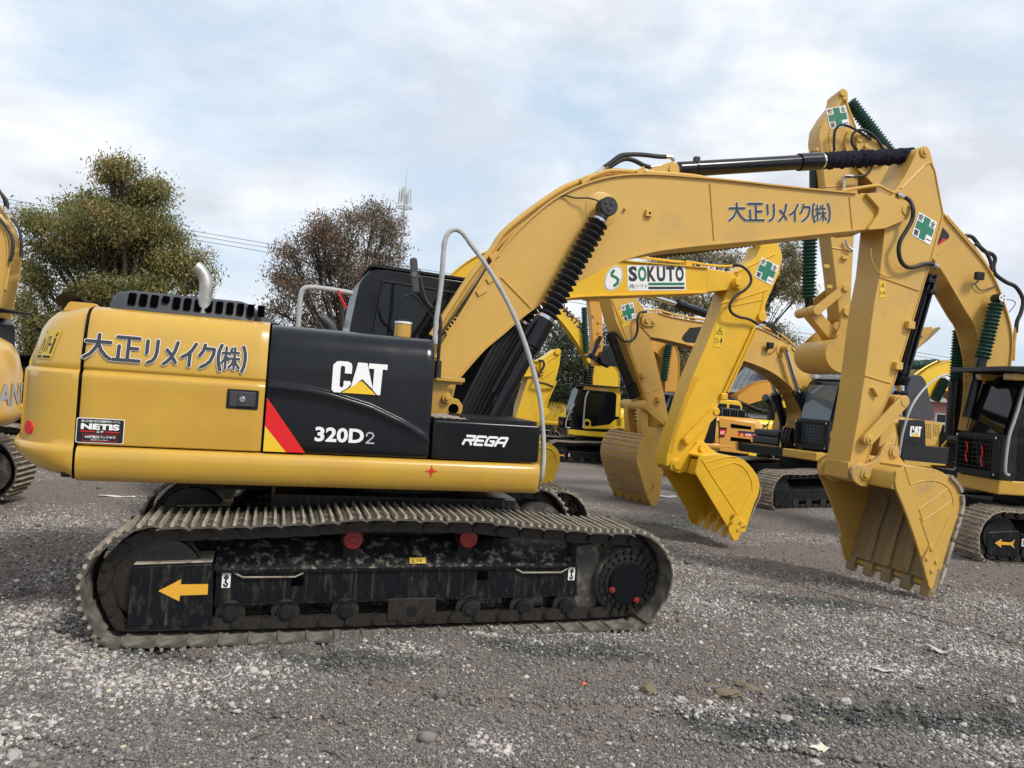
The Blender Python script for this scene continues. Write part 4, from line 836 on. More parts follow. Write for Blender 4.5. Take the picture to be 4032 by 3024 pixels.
    # boom cylinders
    for sg in (-1, 1):
        yc = .36 * sg; p_t = A.P(2395, 813, -.40); bs_ = A.P(1930, 1660, -.40)
        top3 = Vector((p_t[0], yc, p_t[2])); bot3 = Vector((bs_[0], yc, bs_[2])); d = (top3 - bot3).normalized(); Lt = (top3 - bot3).length
        hd = A.P(2160, 1265, -.40); tH = (Vector((hd[0], yc, hd[2])) - bot3).dot(d)
        mb = MB(); mb.cyl(bot3, bot3 + d * (tH - .28), .085, n=30); mb.cyl(bot3 + d * (tH - .30), bot3 + d * tH, .102, n=30); mb.cyl(bot3 + d * (tH - .34), bot3 + d * (tH - .30), .092, n=30)
        bc = obj('boom_cylinder', mb, 'black', root, bevel=.006)
        mb = MB(); o_ = Vector((-.13, -.06 * 1, .0)); mb.tube([bot3 + d * .3 + o_, bot3 + d * (tH - .35) + o_, bot3 + d * (tH - .05) + o_ * .9, bot3 + d * tH + o_ * .7], .022, 10, 3); obj('cylinder_pipe', mb, 'black', bc)
        mb = MB(); mb.cyl(bot3 + d * tH, bot3 + d * (tH + .035), .088, n=24); mb.cyl(top3 - d * .17, top3 - d * .145, .072, n=24); obj('clamp_ring', mb, 'chrome', bc)
        bellows('rod_bellows', bc, bot3 + d * (tH + .03), top3 - d * .16, .066, .110, 17, 'rubber', .05)
        mb = MB(); mb.cyl(bot3 + d * tH, top3, .04, n=16); obj('cylinder_rod', mb, 'chrome', bc)
        mb = MB(); mb.lathe((top3.x, yc - .07, top3.z), (top3.x, yc + .07, top3.z), [(0, .088), (.1, .094), (.9, .094), (1, .088)], 32); mb.cyl(top3 - d * .16, top3 - d * .06, .062, n=20); obj('rod_eye', mb, 'rubber', bc)
        mb = MB()
        for u, v_ in ((.03, .025), (-.005, -.03), (-.035, .03)): mb.ypin(top3.x + u, top3.z + v_, yc + sg * .07, yc + sg * .082, .014, 8)
        obj('eye_bolts', mb, 'plastic', bc)
    # hoses and covers between the cylinders
    for k in range(7):
        x0 = .52 + .055 * k; mb = MB(); mb.tube([(x0, -.18 + .05 * k, 1.45), (x0 + .16, -.18 + .05 * k, 1.85), (x0 + .34, -.18 + .045 * k, 2.25), (x0 + .5, -.16 + .04 * k, 2.55)], .02, 8, 4); obj('hydraulic_hose', mb, 'rubber', root)
    mb = MB(); mb.box(.25, 1.02, -.55, .34, 1.28, 1.42); obj('front_deck', mb, 'blackmatt', root, bevel=.01)
    pipe('sensor_cable', cs([(930, 315), (980, 315), (1040, 330), (1130, 332), (1190, 345), (1225, 365)], *c5), [-.24, -.25, -.27, -.3, -.34, -.36], .008, 'rubber')
    # --- boom nose plates
    ns = A.LL([(3411, 761), (3471, 758), (3560, 795), (3588, 822), (3584, 850), (3574, 862), (3483, 900), (3423, 905), (3418, 900), (3458, 845), (3462, 820)], -.27)
    mb = MB(); mb.prism(round_poly(ns, .02), .225, .272); obj('boom_nose', mb, 'tanmatt', boom, bevel=.008); mb = MB(); mb.prism(round_poly(ns, .02), -.272, -.225); nose = obj('boom_nose', mb, 'tanmatt', boom, bevel=.008)
    mb = MB(); q = A.LL([(3390, 760), (3440, 762), (3480, 830), (3440, 905), (3390, 905)], -W); mb.prism(q, -W + .002, W - .002); obj('nose_casting', mb, 'tanmatt', boom, bevel=.01)
    x, z = A.L(3568, 828, -.272); mb = MB(); mb.ypin(x, z, -.285, .285, .062, 28); obj('nose_pin', mb, 'tanmatt', nose, bevel=.006)
    # --- stick
    V = .19
    sp_ = [(3603, 618), (3607, 598), (3620, 580), (3645, 574), (3662, 590), (3671, 625), (3685, 674), (3718, 842), (3700, 920), (3685, 985), (3670, 1026), (3640, 1125), (3617, 1200), (3526, 1499), (3468, 1644), (3417, 1817), (3400, 1880), (3340, 1880), (3345, 1832), (3376, 1663), (3405, 1480), (3429, 1288), (3441, 1200), (3465, 1077), (3483, 909), (3490, 800), (3560, 700)]
    sl = A.LL(sp_, -V); mb = MB(); mb.prism(round_poly(sl, .025), -V, V); stick = obj('stick', mb, 'tanmatt', root, bevel=.008)
    # raised rim of the stick flank
    rim = A.LL([(3548, 742), (3640, 650), (3664, 640), (3680, 674), (3712, 842), (3664, 1026), (3612, 1200), (3521, 1499), (3463, 1644), (3412, 1817)], -V); mb = MB(); mb.tube([(a, -V - .003, b) for a, b in rim], .010, 6)
    for pts in ([(3464, 1090), (3620, 1145)], [(3405, 1478), (3505, 1508)]): mb.tube(A.PP(pts, -V - .003), .010, 6)
    ci = [A.P(3500 + 72 * math.cos(t), 985 + 105 * math.sin(t), -V - .002) for t in np.linspace(R(70), R(185), 12)]; mb.tube(ci, .008, 6)
    obj('stick_rim', mb, 'tanmatt', stick)
    x, z = A.L(3637, 598, -V); mb = MB(); mb.ypin(x, z, -V - .02, V + .02, .065, 28); mb.ypin(x, z, -V - .035, V + .035, .035, 24); obj('stick_top_pin', mb, 'tanmatt', stick, bevel=.006)
    c6 = (.6027, 2700, 300)
    o_ = A.L(3639, 900, -V); safety_cross(stick, side(o_[0], -V - .002, o_[1], rot=R(-16.5)), .295)
    o_ = A.L(3463, 1170, -V); warn_sticker(stick, side(o_[0], -V - .001, o_[1], rot=R(2)), .075, .185)
    for px, py, s in ((3575, 1281, 1), (3527, 1441, 1)):
        x, z = A.L(px, py, -V); mb = MB(); mb.box(x - .05, x + .05, -V - .06, -V + .005, z - .045, z + .045); obj('hose_guide', mb, 'tanmatt', stick, bevel=.008)
    x, z = A.L(3438, 1545, -V); mb = MB(); mb.prism([(x - .05, z + .05), (x - .02, z + .06), (x + .05, z - .03), (x + .03, z - .05)], -V - .05, -V + .005); obj('hose_guide', mb, 'tanmatt', stick, bevel=.006)
    # bucket cylinder on the stick's front
    a = A.P(3655, 1085, 0); b = A.P(3545, 1475, 0); d = (Vector(b) - Vector(a)).normalized(); a = Vector(a) ; b = Vector(b)
    mb = MB(); mb.cyl(a, b, .075, n=24); mb.cyl(b - d * .12, b, .088, n=24); mb.tube([a + Vector((.03, -.09, 0)), b + Vector((.02, -.09, 0))], .02, 8); mb.tube([a + Vector((-.05, -.09, .0)), b + Vector((-.05, -.09, .0))], .014, 8); bcy = obj('bucket_cylinder', mb, 'black', root)
    lp = Vector(A.P(3545, 1578, 0)); mb = MB(); mb.cyl(b, lp, .045, n=16); obj('cylinder_rod', mb, 'chrome', bcy)
    prof = [(t, .07 + .03 * math.sin(t * 9) + .012 * random.uniform(-1, 1)) for t in np.linspace(0, .8, 22)]; mb = MB(); mb.lathe(b, lp, prof, 20); mb.v = [tuple(Vector(v_) + Vector(rng.normal(0, .006, 3))) for v_ in mb.v]; obj('rod_cover', mb, 'cloth', bcy, smooth=80)
    mb = MB(); p = A.P(3652, 1105, -.1); mb.box(p[0] - .04, p[0] + .05, -.16, -.05, p[2] - .03, p[2] + .02); p = A.P(3655, 1150, -.1); mb.box(p[0] - .02, p[0] + .08, -.15, -.05, p[2] - .025, p[2] + .025); obj('pipe_block', mb, 'blackmatt', bcy, bevel=.006)
    # links
    lk_a = A.L(3559, 1581, -.26); lk_b = A.L(3419, 1730, -.26); ear = A.L(3503, 1778, -.2); bp = A.L(3392, 1864, -.2)
    for sg in (1, -1):
        mb = MB(); mb.link(lk_a, lk_b, .072, .075, sg * .255 - .022, sg * .255 + .022); lk = obj('bucket_link', mb, 'tanmatt', root, bevel=.008)
    mb = MB(); mb.ypin(*lk_a, -.285, .285, .06, 24); mb.ypin(*lk_a, -.20, .20, .075, 24); obj('link_pin', mb, 'tanmatt', lk, bevel=.006)
    mb = MB(); mb.ypin(*lk_b, -.295, .295, .052, 24); mb.ypin(*lk_b, -.31, .31, .022, 16); obj('link_pin', mb, 'tanmatt', lk, bevel=.006)
    mb = MB(); mb.link(lk_a, ear, .075, .075, -.10, .10); obj('bucket_push_link', mb, 'tandirt', root, bevel=.012)
    # boss at stick foot
    mb = MB(); mb.ypin(*bp, -V - .015, V + .015, .115, 32); mb.prism(A.LL([(3340, 1820), (3420, 1810), (3440, 1870), (3392, 1900), (3335, 1885)], -V), -V + .001, V - .001); obj('stick_foot', mb, 'tanmatt', stick, bevel=.008)
    # --- bucket
    c4 = (.4822, 3000, 1700); hw = .60
    # ears
    er = A.LL(cs([(725, 330), (735, 290), (770, 268), (830, 275), (900, 245), (960, 190), (990, 120), (1020, 92), (1060, 95), (1090, 130), (1120, 200), (1165, 260), (1160, 300), (900, 300), (880, 380), (860, 450), (800, 445), (745, 400)], *c4), -.245)
    
    outer = A.LL(cs([(1165, 278), (1330, 290), (1440, 318), (1520, 370), (1580, 440), (1612, 520), (1612, 600), (1590, 690), (1560, 780), (1525, 890), (1490, 1010), (1455, 1130), (1415, 1240), (1395, 1290)], *c4), -hw)
    inner = A.LL(cs([(1370, 1283), (1350, 1240), (1300, 1050), (1240, 860), (1180, 690), (1130, 560), (1090, 470), (1078, 400), (1088, 325), (1110, 310)], *c4), -hw)
    topb = A.LL(cs([(868, 432), (880, 360), (905, 300), (960, 264), (1040, 262), (1120, 270), (1165, 278)], *c4), -.26)
    oc = crom2(outer, 3)
    # back plate (shell) and top box
    sh = crom2(A.LL(cs([(1165, 278)], *c4), -hw), 1) if False else oc
    mb = MB(); mb.slab(sh[:-1], -.035, -hw + .01, hw - .01); bucket = obj('bucket', mb, 'tandirt', root, bevel=.004)
    for a, b in ((-.255, -.205), (.205, .255)): mb = MB(); mb.prism(er, a, b); obj('bucket_ear', mb, 'tandirt', bucket, bevel=.012)
    mb = MB(); mb.ypin(*bp, -.275, .275, .075, 28); mb.ypin(*bp, -.295, .295, .045, 24); mb.ypin(*bp, -.26, -.2, .105, 28); mb.ypin(*ear, -.295, .295, .052, 24); mb.ypin(*ear, -.275, .275, .072, 24); obj('bucket_pin', mb, 'tandirt', bucket, bevel=.008)
    sidep = oc[:-1] + [oc[-1]] + inner
    for sg in (-1, 1):
        mb = MB(); mb.prism(sidep, sg * hw - .016, sg * hw + .016); obj('bucket_side', mb, 'tan', bucket, bevel=.005) if False else obj('bucket_side', mb, 'tandirt', bucket, bevel=.005)
        # side cutter with ribs and bolts
        cut = A.LL(cs([(1302, 1040), (1365, 920), (1385, 925), (1400, 960), (1430, 1010), (1440, 1040), (1425, 1110), (1405, 1190), (1390, 1250), (1372, 1286), (1350, 1262), (1300, 1070)], *c4), -hw - .02)
        mb = MB(); mb.prism(cut, sg * (hw + .014), sg * (hw + .045)); sc_ = obj('side_cutter', mb, 'tandirt', bucket, bevel=.006)
        mb = MB()
        for q in ((1382, 955), (1345, 1035), (1420, 1060), (1383, 1135)):
            x, z = A.L(*cs([q], *c4)[0], -hw - .04); mb.ypin(x, z, sg * (hw + .04), sg * (hw + .06), .024, 12)
        obj('cutter_bolts', mb, 'tandirt', sc_, bevel=.004)
        mb = MB()
        for ln in ([(1215, 430), (1260, 415), (1340, 398), (1420, 402), (1480, 425), (1530, 470), (1555, 530), (1565, 600)], [(1165, 285), (1210, 432)], [(1282, 632), (1400, 550), (1515, 462)], [(1282, 632), (1315, 725)], [(1315, 725), (1440, 640), (1548, 562)], [(1395, 985), (1470, 830), (1520, 700)], [(1150, 640), (1290, 700), (1365, 915)][1:]):
            pts = [(A.L(*cs([q], *c4)[0], -hw - .016)) for q in ln]; mb.tube([(a, sg * (hw + .017), b) for a, b in pts], .007, 6, 3 if len(pts) > 3 else 0)
        obj('wear_rib', mb, 'tandirt', bucket)
    # wear blocks along the rounded heel, worn to bare steel
    for sg in (-1, 1):
        for i in range(5):
            seg = crom2(A.LL(cs([(1515, 375), (1575, 440), (1605, 520), (1610, 600), (1590, 690), (1560, 790), (1528, 890), (1495, 1000), (1465, 1100), (1440, 1180), (1415, 1240)], *c4), -hw), 4)
            a = int(i * 8); s_ = seg[a:a + 8]
            if len(s_) > 3: mb = MB(); mb.slab(s_, .045, sg * hw - sg * .10, sg * (hw + .045)) ; obj('heel_shroud', mb, 'steelpale', bucket, bevel=.006)
    # top box between ears and side plates
    for a, b in ((-hw + .01, -.25), (-.21, .21), (.25, hw - .01)):
        mb = MB()
        tb = A.LL(cs([(868, 432), (880, 360), (905, 300), (960, 264), (1040, 262), (1165, 278), (1165, 330), (1085, 462)], *c4), -.26)
        tb = [(x, z) for x, z in tb]; mb.prism(round_poly(tb, .03), a, b); obj('bucket_top_box', mb, 'tandirt', bucket, bevel=.006)
    mb = MB(); inn = [(x - .03, z - .02) for x, z in A.LL(cs([(1090, 440), (1170, 330), (1330, 325), (1440, 350), (1520, 420), (1560, 530), (1550, 640), (1510, 780), (1470, 900), (1430, 1050), (1390, 1200)], *c4), -hw)]
    ic = crom2(inn, 3); mb.slab(ic, -.012, -hw + .02, hw - .02); ln_ = obj('bucket_lining', mb, 'tanmud', bucket)
    for y in np.linspace(-hw + .03, hw - .03, 5)[1:-1]: mb = MB(); mb.slab(ic[-13:], -.05, y - .05, y + .05); obj('tooth_adapter', mb, 'worn', ln_, bevel=.005)
    for y in np.linspace(-hw + .03, hw - .03, 5):
        lip = Vector((*A.L(*cs([(1392, 1265)], *c4)[0], -hw), 0)); tip = A.L(*cs([(1362, 1350)], *c4)[0], -hw - .02); back = A.L(*cs([(1440, 1120)], *c4)[0], -hw)
        dx = np.array(tip) - np.array(back); L = np.hypot(*dx); dx /= L; nx = np.array([-dx[1], dx[0]]); T = np.array(tip); B_ = np.array(back)
        pr = [B_ + nx * .03, B_ + dx * L * .45 + nx * .055, T + nx * .022, T - nx * .022, B_ + dx * L * .45 - nx * .06, B_ - nx * .02]
        mb = MB(); mb.prism([tuple(q) for q in pr], y - .06, y + .06); th = obj('bucket_tooth', mb, 'worn', bucket, bevel=.008)
        mb = MB(); mb.prism([tuple(q) for q in [T - dx * .10 + nx * .04, T + nx * .026, T - nx * .026, T - dx * .10 - nx * .044]], y - .066, y + .066); mb.ypin(*(T - dx * .06), y - .078, y + .078, .018, 10); obj('tooth_cap', mb, 'worn', th, bevel=.006)
    mb = MB(); l0 = A.L(*cs([(1385, 1290)], *c4)[0], -hw); l1 = A.L(*cs([(1450, 1090)], *c4)[0], -hw); mb.slab([l1, l0], .03, -hw, hw); obj('bucket_lip', mb, 'worn', bucket, bevel=.005)
    # hose looping from boom to stick
    hs = cs([(1020, 748), (1130, 730), (1250, 715), (1310, 740), (1370, 768)], *c6)
    mb = MB(); mb.tube([A.P(a, b, -.18) for a, b in hs], .018, 10, 4); obj('hydraulic_pipe', mb, 'tanmatt', boom)
    hs = cs([(1380, 770), (1420, 785), (1465, 815), (1485, 870), (1478, 940), (1440, 1010), (1400, 1080), (1392, 1150), (1410, 1215), (1450, 1248), (1500, 1245), (1550, 1228), (1600, 1225), (1635, 1240)], *c6)
    ys = np.interp(range(len(hs)), [0, 3, 8, 13], [-.19, -.33, -.28, -.22]); mb = MB(); mb.tube([A.P(a, b, y) for (a, b), y in zip(hs, ys)], .024, 12, 6); obj('hydraulic_hose', mb, 'rubber', stick)
    mb = MB(); mb.cyl(A.P(3537, 764, -.20), A.P(3562, 778, -.25), .026, n=12); mb.cyl(A.P(3674, 1040, -.23), A.P(3690, 1052, -.22), .028, n=12); obj('hose_fitting', mb, 'chrome', stick)
    mb = MB(); mb.tube(A.PP([(3428, 765), (3470, 745), (3500, 752), (3545, 790), (3600, 850)], .18), .017, 8, 4); obj('hydraulic_hose', mb, 'rubber', boom)
    return root
build_main()

# ---------------------------------------------------------------- the machines behind
GRP = 'excavators parked in the yard'
TPATH = crom2([(-2.0, -.0), (-2.17, .15), (-2.225, .35), (-2.18, .55), (-2.05, .72), (-1.85, .80), (-1.0, .80), (-.4, .84), (.5, .84), (1.2, .80), (1.85, .80), (2.05, .72), (2.18, .55), (2.225, .35), (2.17, .15), (2.0, 0), (1.0, -.02), (-1.0, -.02), (-2.0, 0)], 3)[:-1]
def hull_loop(Rt, yw, rc, x0, n=8):
    cy = -yw + rc; cx = -math.sqrt((Rt - rc) ** 2 - cy ** 2); a1 = math.atan2(cy, cx) % (2 * PI); pts = [(max(x0, cx + .002), -yw)]
    for k in range(n + 1): t = 1.5 * PI + (a1 - 1.5 * PI) * k / n; pts.append((cx + rc * math.cos(t), cy + rc * math.sin(t)))
    for k in range(1, 8): t = a1 + (PI - a1) * k / 7; pts.append((Rt * math.cos(t), Rt * math.sin(t)))
    return pts + [(x, -y) for x, y in pts[-2::-1]]
_shoes = {}
def machine(label, A, paint='tan', cabmat='black', hood='plastic', skirtmat=None, tail=2.85, arrow=True, glass='glass', shoe='steelpale', panelmat=None, cab=True, tdx=0.0, cdx=0.0, box=True):
    root = thing('excavator', label, 'excavator', A.O, A.yaw, GRP); skirtmat = skirtmat or paint; panelmat = panelmat or paint
    for sg in (-1, 1):
        yc = 1.19 * sg; ch = None
        P, pitch = resample(TPATH, 45)
        if 'chain' not in _shoes:
            mb = MB(); nr = 45
            for i in range(nr):
                t = P[(i + 1) % nr] - P[i - 1]; t = t / np.hypot(*t); a = P[i] - np.array([-t[1], t[0]]) * .075; t2 = P[(i + 2) % nr] - P[i]; t2 = t2 / np.hypot(*t2); b = P[(i + 1) % nr] - np.array([-t2[1], t2[0]]) * .075
                for dy in (-.09, .09): mb.link(tuple(a), tuple(b), .05, .05, dy - .02, dy + .02, n=4)
                mb.ypin(a[0], a[1], -.13, .13, .024, n=8)
            ch = obj('track_chain', mb, 'chain', root); _shoes['chain'] = ch; ch.location = (tdx, yc, 0)
        else:
            ch = inst(_shoes['chain'], root, (tdx, yc, 0))
        for i in range(45):
            t = P[(i + 1) % 45] - P[i - 1]; loc = (P[i][0], 0, P[i][1]); ry = -math.atan2(t[1], t[0])
            if shoe not in _shoes: s = shoe_mesh(pitch, .60, shoe, True); _shoes[shoe] = s; s.parent = ch; s.location = loc; s.rotation_euler = (0, ry, 0)
            else: inst(_shoes[shoe], ch, loc, ry)
        a, b = sorted((1.27 * sg, .95 * sg)); mb = MB(); mb.box(-1.45, 1.35, a, b, .17, .44); mb.add([(-1.45, 1.26 * sg, .44), (1.35, 1.26 * sg, .44), (1.35, .95 * sg, .62), (-1.45, .95 * sg, .62)], [(0, 1, 2, 3)]); fr = obj('track_frame', mb, 'blackframe', root, bevel=.012)
        mb = MB(); mb.ypin(1.78, .38, yc - .10, yc + .10, .34, 36); mb.ypin(1.78, .38, yc - .13, yc + .13, .26, 30); iw = obj('idler_wheel', mb, 'blackmatt', root, bevel=.01)
        a, b = sorted((1.33 * sg, 1.0 * sg)); mb = MB(); mb.prism(round_poly([(1.40, .06), (1.95, .08), (1.98, .44), (1.42, .50)], .05), a, b); ig = obj('idler_guard', mb, 'blackframe', root, bevel=.012)
        if arrow:
            pl = side(1.67, 1.335 * sg, .28, sgn=sg); k = -1 if sg > 0 else 1; q = [(-.17, 0), (-.06, .07), (-.06, .025), (.1, .022), (.17, .07), (.14, 0), (.17, -.07), (.1, -.022), (-.06, -.025), (-.06, -.07)]
            decal('direction_arrow', ig, pl, q if sg > 0 else [(-x, z) for x, z in q], 'decal_arrow', .003)
            pl = side(1.30, 1.272 * sg, .30, sgn=sg); hb = decal('hook_sticker', fr, pl, rect(-.03, -.06, .03, .06), 'white', .003); t = MB(); strokes(t, pl, [[(0, .035), (-.012, .015), (.008, -.02), (-.01, -.038)]], .008, .005); obj('hook_mark', t, 'inkblack', hb, flat=True, recalc=False)
        a = 1.30 * sg; mb = MB(); mb.lathe((-1.83, .95 * sg, .36), (-1.83, a, .36), [(0, .31), (.8, .31), (.85, .27), (1, .25)], 32); mb.ypin(-1.83, .36, yc - .03, yc + .03, .36, 30); fd = obj('final_drive', mb, 'drum', root)
        for x in (-1.2, -.7, -.2, .3, .8, 1.25):
            mb = MB(); mb.ypin(x, .14, yc - .16, yc + .12, .10, 16); obj('track_roller', mb, 'chain', root).location.x = tdx
        for q in (fr, iw, ig, fd): q.location.x = tdx
    mb = MB(); mb.prismz([(-1, -.9), (1, -.9), (1, .9), (-1, .9)], .36, .80); obj('car_body', mb, 'blackmatt', root, bevel=.02)
    mb = MB(); mb.cyl((0, 0, .78), (0, 0, 1.06), .68, n=40); obj('slew_ring', mb, 'blackmatt', root)
    mb = MB(); mb.box(-2.2, 1.15, -1.2, 1.2, 1.04, 1.24); obj('revolving_frame', mb, 'blackmatt', root)
    for sg in (-1, 1):
        mb = MB(); xx = [-2.2, 1.2]; prof = [(-.02, 1.285), (.03, 1.27), (.055, 1.22), (.05, 1.14), (.02, 1.07), (-.03, 1.05)]
        rows = [[(x, sg * (1.25 + a), z) for a, z in prof] for x in np.linspace(-2.2, 1.2, 9)]; mb.grid(rows); mb.add(rows[0], [tuple(range(6))]); mb.add(rows[-1], [tuple(range(6))]); obj('side_skirt', mb, skirtmat, root, smooth=60)
    rows = [[(x, y, z) for x, y in hull_loop(tail - i, 1.29 - i, .5, -2.2)] for i, z in [(.4, 1.06), (.1, 1.06), (.02, 1.12), (0, 1.22), (.03, 1.30), (.03, 1.75), (.05, 1.82), (.09, 2.0), (.17, 2.14), (.30, 2.22), (.6, 2.24), (1.0, 2.24)]]
    mb = MB(); mb.grid(rows); mb.add([r[0] for r in rows], [tuple(range(len(rows)))]); mb.add([r[-1] for r in rows], [tuple(range(len(rows)))]); cw = obj('counterweight', mb, paint, root, smooth=45)
    for sg, x1 in ((-1, -.1), (1, -.62)):
        mb = MB(); prof = [(.95, 1.29), (1.275, 1.29), (1.28, 1.31), (1.28, 1.76), (1.262, 1.79), (1.25, 1.86), (1.21, 2.08), (1.14, 2.19), (1.0, 2.235), (.8, 2.24)]
        rows = [[(x, sg * a, z) for a, z in prof] for x in np.linspace(-2.19, x1, 12)]; mb.grid(rows); mb.add(rows[0], [tuple(range(len(prof)))]); mb.add(rows[-1], [tuple(range(len(prof)))]); obj('engine_side_panel', mb, panelmat, root, smooth=40)
    mb = MB(); mb.box(-2.25, -.05, -1.0, 1.0, 1.2, 2.245); obj('engine_bay', mb, 'blackmatt', root)
    mb = MB(); mb.prismx(round_poly([(-.95, 2.245), (.9, 2.245), (.85, 2.36), (.7, 2.43), (-.75, 2.43), (-.9, 2.38)], .06), -2.15, -.85); obj('engine_hood', mb, hood, root, bevel=.04)
    mb = MB(); mb.tube([(-1.2, -.55, 2.4), (-1.2, -.55, 2.65), (-1.24, -.55, 2.75), (-1.36, -.55, 2.84)], .06, 14, 4); obj('exhaust_pipe', mb, 'plastic', root)
    if box: mb = MB(); mb.prism(round_poly(rect(-.05, 1.29, 1.12, 1.66), .04), -1.28, -.5); obj('storage_box', mb, 'black', root, bevel=.02)
    for s in (-.30, .30):
        mb = MB(); mb.prism([(.15, 1.2), (.72, 1.2), (.62, 1.75), (.42, 1.95), (.28, 1.9)], s - .03, s + .03); obj('boom_bracket', mb, paint, root, bevel=.006)
    if cab:
        y0, y1 = .40, 1.33
        prof = round_poly([(-.60, 1.28), (-.62, 2.1), (-.55, 2.82), (-.42, 2.96), (.95, 2.98), (1.08, 2.86), (1.30, 2.0), (1.30, 1.75), (1.22, 1.28)], .08)
        mb = MB(); mb.prism(prof, y0, y1); cb = obj('cab', mb, cabmat, root, bevel=.035, segs=3); cb.location.x = cdx
        mb = MB(); q = round_poly([(.12, 1.98), (.14, 2.80), (.93, 2.80), (1.12, 2.02), (1.08, 1.98)], .06); mb.prism(q, y1 - .01, y1 + .006); obj('door_window', mb, glass, cb)
        mb = MB(); mb.prism(round_poly([(.14, 1.42), (.13, 1.90), (1.12, 1.90), (1.14, 1.75), (1.06, 1.42)], .06), y1 - .01, y1 + .006); obj('door_lower_window', mb, glass, cb)
        mb = MB(); mb.prism(round_poly([(-.52, 1.98), (-.48, 2.76), (.04, 2.80), (.03, 1.98)], .05), y1 - .01, y1 + .006); obj('cab_rear_side_window', mb, glass, cb)
        mb = MB(); mb.slab([(1.318, 2.02), (1.105, 2.84)], -.012, y0 + .07, y1 - .07); obj('windscreen', mb, glass, cb)
        mb = MB(); mb.slab([(1.25, 1.42), (1.318, 1.90)], -.012, y0 + .09, y1 - .09); obj('lower_windscreen', mb, glass, cb)
        mb = MB(); mb.prism(round_poly([(.10, 1.93), (.16, 1.93), (.16, 1.96), (.10, 1.96)], .01), y1, y1 + .03); obj('door_handle', mb, 'plastic', cb)
    return root, cw
def boomset(root, A, name, pts, hw, material, flange=None):
    mb = MB(); P = A.LL(pts, hw if A.sgn > 0 else -hw); mb.prism(P, -hw, hw); o = obj(name, mb, material, root, bevel=.014, smooth=28); return o
def setsgn(A, s): A.sgn = s; return A
def pin(mb, A, px, py, yy, h, r): x, z = A.L(px, py, A.sgn * yy); mb.ypin(x, z, A.sgn * yy - h, A.sgn * yy + h, r, 22)
def pipe_(parent, A, name, pts, y, r, material, sub=5):
    mb = MB(); ys = y if isinstance(y, list) else [y] * len(pts); mb.tube([A.P(a, b, A.sgn * q) for (a, b), q in zip(pts, ys)], r, 10, sub); return obj(name, mb, material, parent)
def bucket_generic(root, A, plate, hw, paint, back_n, inside='tanmud', ntooth=5, tips=None, ears=None, flip=1):
    """side outline (photo points of the near plate): the first back_n points run along the outer shell"""
    y = A.sgn * hw; P = A.LL(plate, y); outer = crom2(P[:back_n], 3)
    cx = sum(p[0] for p in P) / len(P); cz = sum(p[1] for p in P) / len(P)
    # choose the shell thickness sign so that it grows inwards
    i = len(outer) // 2; dx, dz = outer[i + 1][0] - outer[i][0], outer[i + 1][1] - outer[i][1]; s = 1 if (-dz * (cx - outer[i][0]) + dx * (cz - outer[i][1])) > 0 else -1
    mb = MB(); mb.slab(outer, .03 * s, -hw + .012, hw - .012); bk = obj('bucket', mb, paint, root, bevel=.004)
    for sg in (-1, 1):
        mb = MB(); mb.prism(outer + P[back_n:], sg * hw - .018, sg * hw + .018); obj('bucket_side', mb, paint, bk, bevel=.005)
    if tips:
        t0, t1 = A.L(*tips[0], y), A.L(*tips[1], y); d = np.array(t1) - np.array(t0); L = np.hypot(*d); d = d / L; n = np.array([-d[1], d[0]])
        for yy in np.linspace(-hw + .05, hw - .05, ntooth):
            a = np.array(t0); b = np.array(t1); pr = [a + n * .05, a + d * L * .5 + n * .05, b + n * .015, b - n * .015, a + d * L * .5 - n * .05, a - n * .05]; mb = MB(); mb.prism([tuple(q) for q in pr], yy - .055, yy + .055); obj('bucket_tooth', mb, 'worn' if paint != 'chrome_yellow' else paint, bk, bevel=.006)
    if ears:
        q = A.LL(ears, A.sgn * .24); mb = MB(); mb.prism(q, .19, .24); e1 = obj('bucket_ear', mb, paint, bk, bevel=.01); mb = MB(); mb.prism(q, -.24, -.19); obj('bucket_ear', mb, paint, bk, bevel=.01)
    return bk

